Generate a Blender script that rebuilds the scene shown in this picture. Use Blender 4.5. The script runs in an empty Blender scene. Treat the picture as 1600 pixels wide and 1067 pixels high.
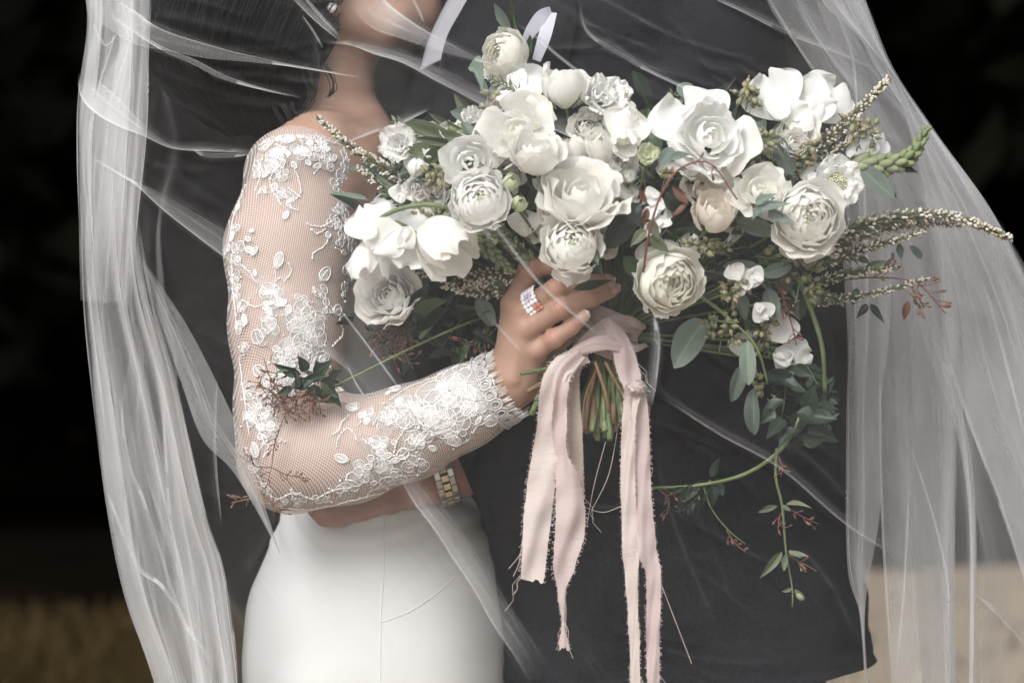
import bpy, bmesh, math, random
import numpy as np
from mathutils import Vector, Matrix, Quaternion
from mathutils.bvhtree import BVHTree
R = math.radians
rng = random.Random(7)
nrng = np.random.default_rng(11)
scene = bpy.context.scene
COL = scene.collection

# ------------------------------------------------------------------ camera, sky, sun, exposure
D = 2.6            # metres from the camera to the couple
S = 1667.0         # photo pixels per metre at that distance
ZC = 1.20          # camera height
cam = bpy.data.cameras.new('camera')
cam.sensor_width = 36.0
cam.lens = 36.0 * D / (1600.0 / S)
cam.clip_start = 0.05
cam.clip_end = 2000.0
cam.dof.use_dof = True
cam.dof.focus_distance = D - 0.06
cam.dof.aperture_fstop = 5.0
cam_ob = bpy.data.objects.new('camera', cam)
COL.objects.link(cam_ob)
cam_ob.location = (0, -D, ZC)
cam_ob.rotation_euler = (R(90), 0, 0)
scene.camera = cam_ob

SUN_EL, SUN_AZ = 39.0, 205.0     # azimuth measured clockwise from +Y (behind the camera, to its left)
world = bpy.data.worlds.new('World')
scene.world = world
world.use_nodes = True
wn = world.node_tree.nodes; wl = world.node_tree.links
wn.clear()
sky = wn.new('ShaderNodeTexSky'); sky.sky_type = 'NISHITA'; sky.sun_disc = False
sky.sun_elevation = R(SUN_EL); sky.sun_rotation = R(SUN_AZ)
sky.air_density = 1.0; sky.dust_density = 3.0; sky.ozone_density = 1.0
hsv = wn.new('ShaderNodeHueSaturation'); hsv.inputs['Saturation'].default_value = 0.14   # thin overcast
bgn = wn.new('ShaderNodeBackground'); bgn.inputs['Strength'].default_value = 0.105
wo = wn.new('ShaderNodeOutputWorld')
wl.new(sky.outputs[0], hsv.inputs['Color']); wl.new(hsv.outputs[0], bgn.inputs['Color']); wl.new(bgn.outputs[0], wo.inputs['Surface'])
sl = bpy.data.lights.new('sun', 'SUN'); sl.energy = 1.5; sl.angle = R(28); sl.color = (1.0, 0.98, 0.955)
sun = bpy.data.objects.new('sun', sl); COL.objects.link(sun)
az, el = R(SUN_AZ), R(SUN_EL)
to_sun = Vector((math.sin(az) * math.cos(el), math.cos(az) * math.cos(el), math.sin(el)))
sun.rotation_euler = to_sun.to_track_quat('Z', 'Y').to_euler()
sun.location = (-2, -4, 6)
vs = scene.view_settings
vs.view_transform = 'Standard'; vs.look = 'None'; vs.gamma = 1.0; vs.use_curve_mapping = False
vs.exposure = 0.84
scene.render.engine = 'CYCLES'
cy = scene.cycles
cy.max_bounces = 8; cy.diffuse_bounces = 4; cy.glossy_bounces = 2; cy.transmission_bounces = 4
cy.transparent_max_bounces = 48
cy.caustics_reflective = False; cy.caustics_refractive = False
cy.use_denoising = True
cy.use_adaptive_sampling = True; cy.adaptive_threshold = 0.015
cy.sample_clamp_indirect = 6.0

# ------------------------------------------------------------------ helpers
def P(px, py, y=0.0):
    """a point y metres behind the couple's plane, seen at photo pixel (px, py)"""
    f = (D + y) / D
    return Vector(((px - 800.0) / S * f, y, ZC + (533.5 - py) / S * f))
def PX(n): return n / S
def make_mesh(name, verts, faces, mats, smooth=True, fmat=None, attr=None, uv=None):
    me = bpy.data.meshes.new(name)
    v = np.asarray(verts, dtype=np.float32).reshape(-1, 3)
    me.from_pydata(v.tolist() if not isinstance(verts, list) else verts, [], faces)
    if not isinstance(mats, (list, tuple)): mats = [mats]
    for m in mats: me.materials.append(m)
    if smooth: me.polygons.foreach_set('use_smooth', [True] * len(me.polygons))
    if fmat is not None: me.polygons.foreach_set('material_index', fmat)
    if attr is not None:
        for an, vals in attr.items():
            a = me.attributes.new(an, 'FLOAT', 'POINT')
            a.data.foreach_set('value', np.asarray(vals, dtype=np.float32))
    if uv is not None:
        ul = me.uv_layers.new(name='UVMap')
        li = np.zeros(len(me.loops), dtype=np.int32); me.loops.foreach_get('vertex_index', li)
        ul.data.foreach_set('uv', np.asarray(uv, dtype=np.float32)[li].ravel())
    me.update()
    return me
def link(name, data, parent=None, loc=None):
    o = bpy.data.objects.new(name, data); COL.objects.link(o)
    if loc is not None: o.location = loc
    if parent is not None: o.parent = parent
    return o
def tag(o, label=None, cat=None, group=None, kind=None):
    if label: o['label'] = label
    if cat: o['category'] = cat
    if group: o['group'] = group
    if kind: o['kind'] = kind
    return o
def WM(o):
    return o.matrix_basis.copy() if o.parent is None else WM(o.parent) @ o.matrix_parent_inverse @ o.matrix_basis
def child(name, me, parent, mat=None):
    """link a mesh under parent; its vertices are in world space unless mat places it"""
    o = bpy.data.objects.new(name, me); COL.objects.link(o)
    o.parent = parent
    o.matrix_parent_inverse = WM(parent).inverted()
    o.matrix_basis = mat if mat is not None else Matrix.Identity(4)
    return o
class MB:
    """collects verts and faces"""
    def __init__(self): self.v = []; self.f = []; self.m = []; self.a = []
    def add(self, verts, faces, mat=0, a=0.0):
        n = len(self.v); self.v.extend([tuple(p) for p in verts])
        self.f.extend([tuple(i + n for i in q) for q in faces]); self.m.extend([mat] * len(faces))
        self.a.extend(a if hasattr(a, '__len__') else [a] * len(verts))
    def tube(self, pts, rad, seg=6, mat=0, cap=True, flat=1.0, up=None, a=0.0):
        pts = [Vector(p) for p in pts]; n = len(pts)
        if not hasattr(rad, '__len__'): rad = [rad] * n
        fl = flat if hasattr(flat, '__len__') else [flat] * n
        t0 = (pts[1] - pts[0]).normalized()
        nrm = Vector(up) if up is not None else (Vector((0, 0, 1)) if abs(t0.z) < 0.9 else Vector((1, 0, 0)))
        vs_, fs_ = [], []
        for i, p in enumerate(pts):
            t = (pts[min(i + 1, n - 1)] - pts[max(i - 1, 0)]).normalized()
            nrm = (nrm - t * nrm.dot(t)); nrm = nrm.normalized() if nrm.length > 1e-6 else t.orthogonal().normalized()
            b = t.cross(nrm)
            for k in range(seg):
                an = 2 * math.pi * k / seg
                vs_.append(p + (nrm * math.cos(an) * fl[i] + b * math.sin(an)) * rad[i])
        for i in range(n - 1):
            for k in range(seg):
                k2 = (k + 1) % seg
                fs_.append((i * seg + k, i * seg + k2, (i + 1) * seg + k2, (i + 1) * seg + k))
        if cap:
            fs_.append(tuple(range(seg - 1, -1, -1))); fs_.append(tuple((n - 1) * seg + k for k in range(seg)))
        self.add(vs_, fs_, mat, a)
    def ball(self, c, r, axis=None, long=1.0, seg=6, rings=4, mat=0, a=0.0):
        c = Vector(c)
        q = Vector((0, 0, 1)).rotation_difference(Vector(axis)) if axis is not None else Quaternion()
        vs_ = [c + q @ Vector((0, 0, -r * long))]
        for i in range(1, rings):
            th = math.pi * i / rings
            for k in range(seg):
                ph = 2 * math.pi * k / seg
                vs_.append(c + q @ Vector((r * math.sin(th) * math.cos(ph), r * math.sin(th) * math.sin(ph), -r * long * math.cos(th))))
        vs_.append(c + q @ Vector((0, 0, r * long)))
        fs_ = []
        for k in range(seg):
            k2 = (k + 1) % seg
            fs_.append((0, 1 + k2, 1 + k))
            for i in range(rings - 2):
                fs_.append((1 + i * seg + k, 1 + i * seg + k2, 1 + (i + 1) * seg + k2, 1 + (i + 1) * seg + k))
            b = 1 + (rings - 2) * seg
            fs_.append((b + k, b + k2, len(vs_) - 1))
        self.add(vs_, fs_, mat, a)
    def mesh(self, name, mats, smooth=True, attr=None):
        return make_mesh(name, self.v, self.f, mats, smooth, self.m, {attr: self.a} if attr else None)
def spline(pts, n):
    """Catmull-Rom through rows of any width, n samples"""
    p = np.asarray(pts, dtype=float)
    if len(p) == 2: return p[0] + np.linspace(0, 1, n)[:, None] * (p[1] - p[0])
    q = np.vstack([2 * p[0] - p[1], p, 2 * p[-1] - p[-2]])
    seg = np.linalg.norm(np.diff(p[:, :2], axis=0), axis=1); cs = np.concatenate([[0], np.cumsum(seg)])
    out = []
    for s in np.linspace(0, cs[-1], n):
        i = min(max(np.searchsorted(cs, s, side='right') - 1, 0), len(p) - 2)
        t = (s - cs[i]) / max(cs[i + 1] - cs[i], 1e-9)
        a, b, c, d = q[i], q[i + 1], q[i + 2], q[i + 3]
        out.append(0.5 * (2 * b + (c - a) * t + (2 * a - 5 * b + 4 * c - d) * t * t + (3 * b - a - 3 * c + d) * t ** 3))
    return np.array(out)
def interp(x, xs, ys): return np.interp(x, xs, ys)
def smooth_noise(n, m, cells_n, cells_m, r):
    """n x m smooth random field in -1..1"""
    g = r.uniform(-1, 1, (cells_n + 3, cells_m + 3))
    def w(k, c):
        x = np.linspace(0, c, k); i = np.minimum(x.astype(int), c - 1 if c > 0 else 0); t = x - i
        return i, t * t * (3 - 2 * t)
    i, ti = w(n, cells_n); j, tj = w(m, cells_m)
    a = g[np.ix_(i, j)]; b = g[np.ix_(i + 1, j)]; c = g[np.ix_(i, j + 1)]; d = g[np.ix_(i + 1, j + 1)]
    ti = ti[:, None]; tj = tj[None, :]
    return a * (1 - ti) * (1 - tj) + b * ti * (1 - tj) + c * (1 - ti) * tj + d * ti * tj
def grid_faces(n, m, wrap=False):
    f = []
    for i in range(n - 1):
        for j in range(m if wrap else m - 1):
            j2 = (j + 1) % m
            f.append((i * m + j, i * m + j2, (i + 1) * m + j2, (i + 1) * m + j))
    return f

# ------------------------------------------------------------------ materials
def srgb(r, g, b):
    f = lambda c: ((c / 255 + 0.055) / 1.055) ** 2.4 if c > 10 else c / 255 / 12.92
    return (f(r), f(g), f(b), 1.0)
def material(name, col=(0.5, 0.5, 0.5), rough=0.6, spec=0.3, var=0.0, scale=40.0, bump=0.0, bscale=200.0, sss=0.0, metal=0.0, sheen=0.0,
             col2=None, transl=0.0, coord='Object', objvar=0.0):
    m = bpy.data.materials.new(name); m.use_nodes = True
    nt = m.node_tree; n = nt.nodes; l = nt.links
    b = n['Principled BSDF']
    b.inputs['Base Color'].default_value = (*col[:3], 1); b.inputs['Roughness'].default_value = rough
    b.inputs['Specular IOR Level'].default_value = spec; b.inputs['Metallic'].default_value = metal
    if sheen: b.inputs['Sheen Weight'].default_value = sheen
    if sss:
        b.inputs['Subsurface Weight'].default_value = sss
        b.inputs['Subsurface Radius'].default_value = (1.0, 0.4, 0.2); b.inputs['Subsurface Scale'].default_value = 0.006
    tc = n.new('ShaderNodeTexCoord')
    csock = None
    if var or col2 is not None:
        no = n.new('ShaderNodeTexNoise'); no.inputs['Scale'].default_value = scale; no.inputs['Detail'].default_value = 5
        l.new(tc.outputs[coord], no.inputs['Vector'])
        mx = n.new('ShaderNodeMix'); mx.data_type = 'RGBA'
        c2 = col2 if col2 is not None else tuple(c * (1 - var) for c in col[:3])
        mx.inputs[6].default_value = (*col[:3], 1); mx.inputs[7].default_value = (*c2[:3], 1)
        rp = n.new('ShaderNodeValToRGB'); rp.color_ramp.elements[0].position = 0.35; rp.color_ramp.elements[1].position = 0.65
        l.new(no.outputs['Fac'], rp.inputs[0]); l.new(rp.outputs[0], mx.inputs[0])
        csock = mx.outputs[2]
    if objvar:
        oi = n.new('ShaderNodeObjectInfo'); hv = n.new('ShaderNodeHueSaturation')
        mr = n.new('ShaderNodeMapRange'); mr.inputs[3].default_value = 1 - objvar; mr.inputs[4].default_value = 1 + objvar
        l.new(oi.outputs['Random'], mr.inputs[0]); l.new(mr.outputs[0], hv.inputs['Value'])
        hv.inputs['Color'].default_value = (*col[:3], 1)
        if csock is not None: l.new(csock, hv.inputs['Color'])
        csock = hv.outputs[0]
    if csock is not None: l.new(csock, b.inputs['Base Color'])
    nsock = None
    if bump:
        nb = n.new('ShaderNodeTexNoise'); nb.inputs['Scale'].default_value = bscale; nb.inputs['Detail'].default_value = 4
        l.new(tc.outputs[coord], nb.inputs['Vector'])
        bp = n.new('ShaderNodeBump'); bp.inputs['Strength'].default_value = bump; bp.inputs['Distance'].default_value = 0.002
        l.new(nb.outputs['Fac'], bp.inputs['Height']); l.new(bp.outputs[0], b.inputs['Normal']); nsock = bp.outputs[0]
    if transl:
        tr = n.new('ShaderNodeBsdfTranslucent'); tr.inputs['Color'].default_value = (*col[:3], 1)
        if csock is not None: l.new(csock, tr.inputs['Color'])
        ms = n.new('ShaderNodeMixShader'); ms.inputs[0].default_value = transl
        l.new(b.outputs[0], ms.inputs[1]); l.new(tr.outputs[0], ms.inputs[2]); l.new(ms.outputs[0], n['Material Output'].inputs[0])
    return m
M = {}
M['skin'] = material('bride_skin', (0.42, 0.272, 0.205), 0.5, 0.35, col2=(0.375, 0.228, 0.168), scale=28, bump=0.12, bscale=420, sss=0.25)
_n = M['skin'].node_tree.nodes; _l = M['skin'].node_tree.links; _at = _n.new('ShaderNodeAttribute'); _at.attribute_name = 'ruddy'
_mx = _n.new('ShaderNodeMix'); _mx.data_type = 'RGBA'; _mx.inputs[7].default_value = (0.44, 0.20, 0.15, 1); _src = _n['Principled BSDF'].inputs['Base Color'].links[0].from_socket
_l.new(_at.outputs['Fac'], _mx.inputs[0]); _l.new(_src, _mx.inputs[6]); _l.new(_mx.outputs[2], _n['Principled BSDF'].inputs['Base Color'])
M['skin_groom'] = material('groom_skin', (0.34, 0.20, 0.15), 0.55, 0.3, col2=(0.28, 0.155, 0.115), scale=24, bump=0.15, bscale=380, sss=0.2)
M['stubble'] = material('stubble_skin', (0.10, 0.06, 0.045), 0.7, 0.2, var=0.4, scale=160)
M['nail'] = material('nail', (0.62, 0.40, 0.34), 0.2, 0.5)
M['nail_tip'] = material('nail_tip', (0.82, 0.79, 0.75), 0.2, 0.5)
M['lip'] = material('lip', (0.42, 0.14, 0.13), 0.4)
M['hair'] = material('black_hair', (0.0055, 0.005, 0.0055), 0.5, 0.25, var=0.4, scale=60)
M['eye'] = material('eye', (0.7, 0.7, 0.68), 0.15)
M['crepe'] = material('ivory_crepe', (0.565, 0.563, 0.562), 0.75, 0.2, var=0.03, scale=18, bump=0.10, bscale=900)
M['suit'] = material('charcoal_wool', (0.0155, 0.0166, 0.0205), 0.95, 0.06, col2=(0.0078, 0.0084, 0.0106), scale=420, bump=0.5, bscale=1500)
M['lapel'] = material('charcoal_lapel', (0.0195, 0.0199, 0.0230), 0.9, 0.08, col2=(0.0110, 0.0113, 0.0135), scale=420, bump=0.4, bscale=1500)
M['shirt'] = material('shaded_white_shirt', (0.27, 0.27, 0.295), 0.7, 0.2, bump=0.1, bscale=700)  # white cloth, base colour greyed to stand in for chin shade and veil haze
M['shoe'] = material('black_leather', (0.012, 0.011, 0.011), 0.35)
M['steel'] = material('brushed_steel', (0.55, 0.53, 0.50), 0.3, 0.5, metal=1.0, var=0.2, scale=90)
M['gold'] = material('yellow_gold', (0.72, 0.60, 0.41), 0.25, 0.5, metal=1.0)
M['silver'] = material('white_gold', (0.82, 0.80, 0.78), 0.15, 0.5, metal=1.0)
M['dial'] = material('dark_dial', (0.02, 0.02, 0.025), 0.2)
M['diamond'] = material('diamond', (0.93, 0.93, 0.96), 0.04, 1.0)
M['rose_gem'] = material('rose_gem', (0.62, 0.22, 0.17), 0.06, 1.0)
M['lilac_gem'] = material('lilac_gem', (0.70, 0.58, 0.74), 0.06, 1.0)
def petal_mat(name, tip, base, transl=0.45):
    m = bpy.data.materials.new(name); m.use_nodes = True
    n = m.node_tree.nodes; l = m.node_tree.links; b = n['Principled BSDF']
    b.inputs['Roughness'].default_value = 0.55; b.inputs['Specular IOR Level'].default_value = 0.2
    at = n.new('ShaderNodeAttribute'); at.attribute_name = 'along'
    no = n.new('ShaderNodeTexNoise'); no.inputs['Scale'].default_value = 60; no.inputs['Detail'].default_value = 3
    tc = n.new('ShaderNodeTexCoord'); l.new(tc.outputs['Object'], no.inputs['Vector'])
    ad = n.new('ShaderNodeMath'); ad.operation = 'MULTIPLY_ADD'; ad.inputs[1].default_value = 0.25; l.new(no.outputs['Fac'], ad.inputs[0]); l.new(at.outputs['Fac'], ad.inputs[2])
    rp = n.new('ShaderNodeValToRGB'); e = rp.color_ramp.elements
    e[0].position = 0.10; e[0].color = (*base, 1); e[1].position = 0.72; e[1].color = (*tip, 1)
    e2_ = rp.color_ramp.elements.new(1.08 if False else 1.0); e2_.color = (tip[0] * .98, tip[1] * .97, tip[2] * .94, 1)
    l.new(ad.outputs[0], rp.inputs[0]); l.new(rp.outputs[0], b.inputs['Base Color'])
    nb = n.new('ShaderNodeTexNoise'); nb.inputs['Scale'].default_value = 170; nb.inputs['Detail'].default_value = 6; l.new(tc.outputs['Object'], nb.inputs['Vector'])
    bp = n.new('ShaderNodeBump'); bp.inputs['Strength'].default_value = 0.32; bp.inputs['Distance'].default_value = 0.002
    l.new(nb.outputs['Fac'], bp.inputs['Height']); l.new(bp.outputs[0], b.inputs['Normal'])
    tr = n.new('ShaderNodeBsdfTranslucent'); l.new(rp.outputs[0], tr.inputs['Color'])
    ms = n.new('ShaderNodeMixShader'); ms.inputs[0].default_value = transl
    l.new(b.outputs[0], ms.inputs[1]); l.new(tr.outputs[0], ms.inputs[2]); l.new(ms.outputs[0], n['Material Output'].inputs[0])
    return m
M['petal'] = petal_mat('white_petal', (0.92, 0.915, 0.895), (0.86, 0.86, 0.74))
M['petal_cool'] = petal_mat('pure_white_petal', (0.925, 0.925, 0.92), (0.89, 0.895, 0.84))
M['petal_cream'] = petal_mat('cream_petal', (0.89, 0.88, 0.83), (0.81, 0.81, 0.65))
M['petal_blush'] = petal_mat('blush_petal', (0.88, 0.83, 0.765), (0.82, 0.74, 0.65))
M['green_bud'] = petal_mat('green_bud_petal', (0.66, 0.70, 0.52), (0.38, 0.46, 0.25))
def leaf_mat(name, col, rough=0.5, spec=0.35, transl=0.25, ov=0.22, vein=1.35):
    m = bpy.data.materials.new(name); m.use_nodes = True
    n = m.node_tree.nodes; l = m.node_tree.links; b = n['Principled BSDF']
    b.inputs['Roughness'].default_value = rough; b.inputs['Specular IOR Level'].default_value = spec
    at = n.new('ShaderNodeAttribute'); at.attribute_name = 'side'      # |distance| from the midrib
    rp = n.new('ShaderNodeValToRGB'); e = rp.color_ramp.elements
    e[0].position = 0.0; e[0].color = tuple(min(1, c * vein) for c in col) + (1,); e[1].position = 0.12; e[1].color = (*col, 1)
    l.new(at.outputs['Fac'], rp.inputs[0])
    no = n.new('ShaderNodeTexNoise'); no.inputs['Scale'].default_value = 90; tc = n.new('ShaderNodeTexCoord'); l.new(tc.outputs['Object'], no.inputs['Vector'])
    hv = n.new('ShaderNodeHueSaturation'); oi = n.new('ShaderNodeObjectInfo')
    mr = n.new('ShaderNodeMapRange'); mr.inputs[3].default_value = 1 - ov; mr.inputs[4].default_value = 1 + ov; l.new(oi.outputs['Random'], mr.inputs[0])
    ml = n.new('ShaderNodeMath'); ml.operation = 'MULTIPLY_ADD'; ml.inputs[1].default_value = 0.5; ml.inputs[2].default_value = 0.75
    l.new(no.outputs['Fac'], ml.inputs[0]); m2 = n.new('ShaderNodeMath'); m2.operation = 'MULTIPLY'; l.new(ml.outputs[0], m2.inputs[0]); l.new(mr.outputs[0], m2.inputs[1])
    l.new(m2.outputs[0], hv.inputs['Value']); l.new(rp.outputs[0], hv.inputs['Color']); l.new(hv.outputs[0], b.inputs['Base Color'])
    tr = n.new('ShaderNodeBsdfTranslucent'); l.new(hv.outputs[0], tr.inputs['Color'])
    ms = n.new('ShaderNodeMixShader'); ms.inputs[0].default_value = transl
    l.new(b.outputs[0], ms.inputs[1]); l.new(tr.outputs[0], ms.inputs[2]); l.new(ms.outputs[0], n['Material Output'].inputs[0])
    return m
M['euc'] = leaf_mat('eucalyptus_leaf', (0.145, 0.185, 0.155), 0.6, 0.3)
M['euc_pale'] = leaf_mat('pale_eucalyptus_leaf', (0.19, 0.24, 0.20), 0.65, 0.25)
M['olive'] = leaf_mat('olive_leaf', (0.15, 0.18, 0.11), 0.55)
M['dark_leaf'] = leaf_mat('dark_glossy_leaf', (0.024, 0.037, 0.024), 0.42, 0.4, vein=1.5)
M['jasmine'] = leaf_mat('jasmine_leaf', (0.028, 0.046, 0.032), 0.42, 0.4, vein=1.5)
M['green_leaf'] = leaf_mat('green_leaf', (0.075, 0.115, 0.055), 0.45)
M['red_leaf'] = leaf_mat('red_brown_leaf', (0.13, 0.055, 0.035), 0.45)
M['stem'] = material('green_stem', (0.145, 0.185, 0.085), 0.5, col2=(0.095, 0.135, 0.055), scale=60, objvar=0.25)
M['stem_brown'] = material('brown_stem', (0.23, 0.14, 0.08), 0.55, col2=(0.15, 0.11, 0.055), scale=60, objvar=0.2)
M['red_stem'] = material('red_stem', (0.17, 0.06, 0.05), 0.5)
M['berry'] = material('eucalyptus_seed', (0.20, 0.225, 0.125), 0.6, col2=(0.29, 0.245, 0.15), scale=70)
M['bell'] = material('heather_bell', (0.80, 0.78, 0.72), 0.6, col2=(0.52, 0.46, 0.36), scale=110, transl=0.2)
M['needle'] = material('heather_needle', (0.10, 0.13, 0.065), 0.6, col2=(0.15, 0.14, 0.08), scale=80)
M['redbud'] = material('jasmine_bud', (0.15, 0.060, 0.048), 0.55, col2=(0.19, 0.13, 0.085), scale=120)
M['snap'] = material('green_flower_bud', (0.30, 0.335, 0.195), 0.55, col2=(0.20, 0.245, 0.125), scale=40, transl=0.2)
M['pollen'] = material('pale_floret', (0.72, 0.72, 0.52), 0.7, var=0.25, scale=300)

# ------------------------------------------------------------------ ground and dark wood behind the couple
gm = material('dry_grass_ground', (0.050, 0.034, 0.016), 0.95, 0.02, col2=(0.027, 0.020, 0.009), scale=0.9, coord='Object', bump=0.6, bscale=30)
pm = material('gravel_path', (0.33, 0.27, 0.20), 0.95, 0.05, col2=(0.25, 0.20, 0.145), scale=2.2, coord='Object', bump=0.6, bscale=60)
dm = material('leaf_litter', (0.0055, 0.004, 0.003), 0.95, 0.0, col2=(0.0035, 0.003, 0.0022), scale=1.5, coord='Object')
g = np.array([(x, y) for y in (-60, -10, 0, 6, 12, 20, 40, 400) for x in (-300, -30, -6, 0, 6, 30, 300)], float)
gv = [(a, b, 0.0) for a, b in g]
tag(link('ground', make_mesh('ground', gv, grid_faces(8, 7), gm)), kind='structure')
# pale path sweeping from the couple's feet towards the right
pc = spline([(0.2, -8, 2.6), (0.8, 0, 2.3), (2.0, 5, 2.3), (3.2, 9, 2.9), (5.0, 11.4, 2.6), (12, 12.4, 1.2), (30, 12.6, 1.0)], 40)
pv = []
for i, (x, y, w) in enumerate(pc):
    a, b = pc[max(i - 1, 0)], pc[min(i + 1, 39)]
    t = Vector((b[0] - a[0], b[1] - a[1], 0)).normalized(); nn = Vector((-t.y, t.x, 0))
    for k in range(5):
        s = k / 4 * 2 - 1
        wob = 0.12 * rng.uniform(-1, 1) if abs(s) == 1 else 0
        pv.append(Vector((x, y, 0.004)) + nn * (w + wob) * s)
tag(link('path', make_mesh('path', pv, grid_faces(40, 5), pm)), kind='structure')
NL = 300
lv = [(-60 + i * .4, float(np.interp(-60 + i * .4, [0.2, 2.2], [9.3, 12.6])) + rng.uniform(-0.9, 0.9), 0.008) for i in range(NL)]
lv = lv + [(x, 60, 0.008) for x, _, _ in lv]
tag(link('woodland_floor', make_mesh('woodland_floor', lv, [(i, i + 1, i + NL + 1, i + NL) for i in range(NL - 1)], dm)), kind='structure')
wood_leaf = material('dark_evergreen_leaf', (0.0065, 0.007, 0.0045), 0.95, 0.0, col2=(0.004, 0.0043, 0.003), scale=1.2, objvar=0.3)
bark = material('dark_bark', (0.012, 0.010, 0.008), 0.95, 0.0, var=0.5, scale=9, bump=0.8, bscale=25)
def leaf_cloud(n, lo, hi, size, r, shell=0.35):
    v, f = [], []
    c = (np.array(lo) + np.array(hi)) / 2; h = (np.array(hi) - np.array(lo)) / 2
    lobes = r.uniform(-0.75, 0.75, (14, 3)); lr = r.uniform(0.28, 0.5, 14)
    k = 0
    while k < n:
        b = r.integers(0, 14); d = r.normal(size=3); d /= np.linalg.norm(d)
        p = lobes[b] + d * lr[b] * r.uniform(shell, 1.05)
        p = c + p * h
        if p[2] < lo[2]: p[2] = lo[2] + abs(r.normal()) * 0.2
        nrm = r.normal(size=3); nrm /= np.linalg.norm(nrm); u = np.cross(nrm, r.normal(size=3)); u /= np.linalg.norm(u); w = np.cross(nrm, u)
        s = size * r.uniform(0.6, 1.4); i = len(v)
        v += [p - u * s, p - w * s * 0.45, p + u * s, p + w * s * 0.45]; f.append((i, i + 1, i + 2, i + 3)); k += 1
    return [tuple(x) for x in v], f
def tree(x, y, h, cr, cb, label, r, n=2600, size=0.24):
    o = link('tree', None, loc=(x, y, 0)); tag(o, label, 'tree', 'evergreens of the dark wood behind')
    b = MB(); lean = r.uniform(-0.4, 0.4)
    b.tube([(0, 0, -0.1), (0.05, 0, 0.6), (lean * 0.4, 0.1, h * 0.35), (lean, 0.1, h * 0.8)], [0.30, 0.2, 0.15, 0.05], 9)
    for k in range(7):
        a = r.uniform(0, 6.28); z = r.uniform(max(cb, 1.0), h * 0.7); L = cr * r.uniform(0.5, 0.8)
        b.tube([(lean * z / h, 0.1, z), (L * 0.5 * math.cos(a), L * 0.5 * math.sin(a), z + 0.3), (L * math.cos(a), L * math.sin(a), z + 0.9)], [0.07, 0.045, 0.015], 6)
    t = link('trunk', b.mesh('trunk', bark), o)
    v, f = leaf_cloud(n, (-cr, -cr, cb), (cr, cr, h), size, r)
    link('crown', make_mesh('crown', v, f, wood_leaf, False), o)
tr_ = np.random.default_rng(5)
TREES = [(-8.4, 14.4, 9.5, 4.2, 1.2, 'dark evergreen tree at the far left of the wood'), (-4.9, 13.8, 10.5, 3.9, 0.9, 'broad dark evergreen tree behind the bride'),
         (-1.4, 14.8, 11, 4.0, 0.8, 'tall dark evergreen tree hidden behind the embracing couple'), (2.2, 14.0, 10, 3.9, 0.9, 'dark evergreen tree behind the groom'),
         (5.6, 14.6, 10.8, 4.2, 0.8, 'dark evergreen tree beyond the end of the path'), (9.3, 14.1, 9.6, 4.2, 1.0, 'dark evergreen tree at the far right of the wood')]
for t in TREES: tree(*t, tr_, n=4200)
# undergrowth under the canopy, one dark mass
v, f = [], []
for k in range(16):
    x = -14 + k * 1.85 + tr_.uniform(-0.4, 0.4); y = 17.2 + tr_.uniform(-1.2, 1.5); hh = tr_.uniform(3.5, 6.5)
    a, b_ = leaf_cloud(3400, (x - 1.7, y - 1.3, 0.0), (x + 1.7, y + 1.3, hh), 0.23, tr_)
    n0 = len(v); v += a; f += [tuple(i + n0 for i in q) for q in b_]
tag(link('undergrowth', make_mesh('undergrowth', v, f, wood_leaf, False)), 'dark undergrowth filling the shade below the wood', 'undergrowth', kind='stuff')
hv_ = []
for i in range(31):
    for z, yy in ((-0.2, 24), (2.5, 25), (6, 28), (11, 36)):
        hv_.append((-75 + 5 * i, yy + rng.uniform(-0.8, 0.8), z * (1 + 0.15 * math.sin(i * 0.9))))
tag(link('hill', make_mesh('hill', hv_, grid_faces(31, 4), dm)), kind='structure')
# grass blades on the near meadow
v, f = [], []
for k in range(16000):
    y = 3 + 6.4 * tr_.random() ** 0.8; x = tr_.uniform(-0.235, 0.235) * (y + D) * 1.3
    d = np.min(np.abs(pc[:, 1] - y)); j = int(np.argmin(np.abs(pc[:, 1] - y)))
    if abs(x - pc[j, 0]) < pc[j, 2] + 0.05 and tr_.random() > 0.03: continue
    hgt = tr_.uniform(0.04, 0.13); a = tr_.uniform(0, 6.28); i = len(v); w = 0.012
    v += [(x - w * math.cos(a), y - w * math.sin(a), 0), (x + w * math.cos(a), y + w * math.sin(a), 0), (x + tr_.normal() * 0.04, y + tr_.normal() * 0.04, hgt)]; f.append((i, i + 1, i + 2))
tag(link('grass', make_mesh('grass', v, f, material('dry_grass', (0.056, 0.038, 0.017), 0.9, 0.02, col2=(0.030, 0.023, 0.011), scale=3), False)), 'short dry grass of the meadow beside the path', 'grass', kind='stuff')
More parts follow.
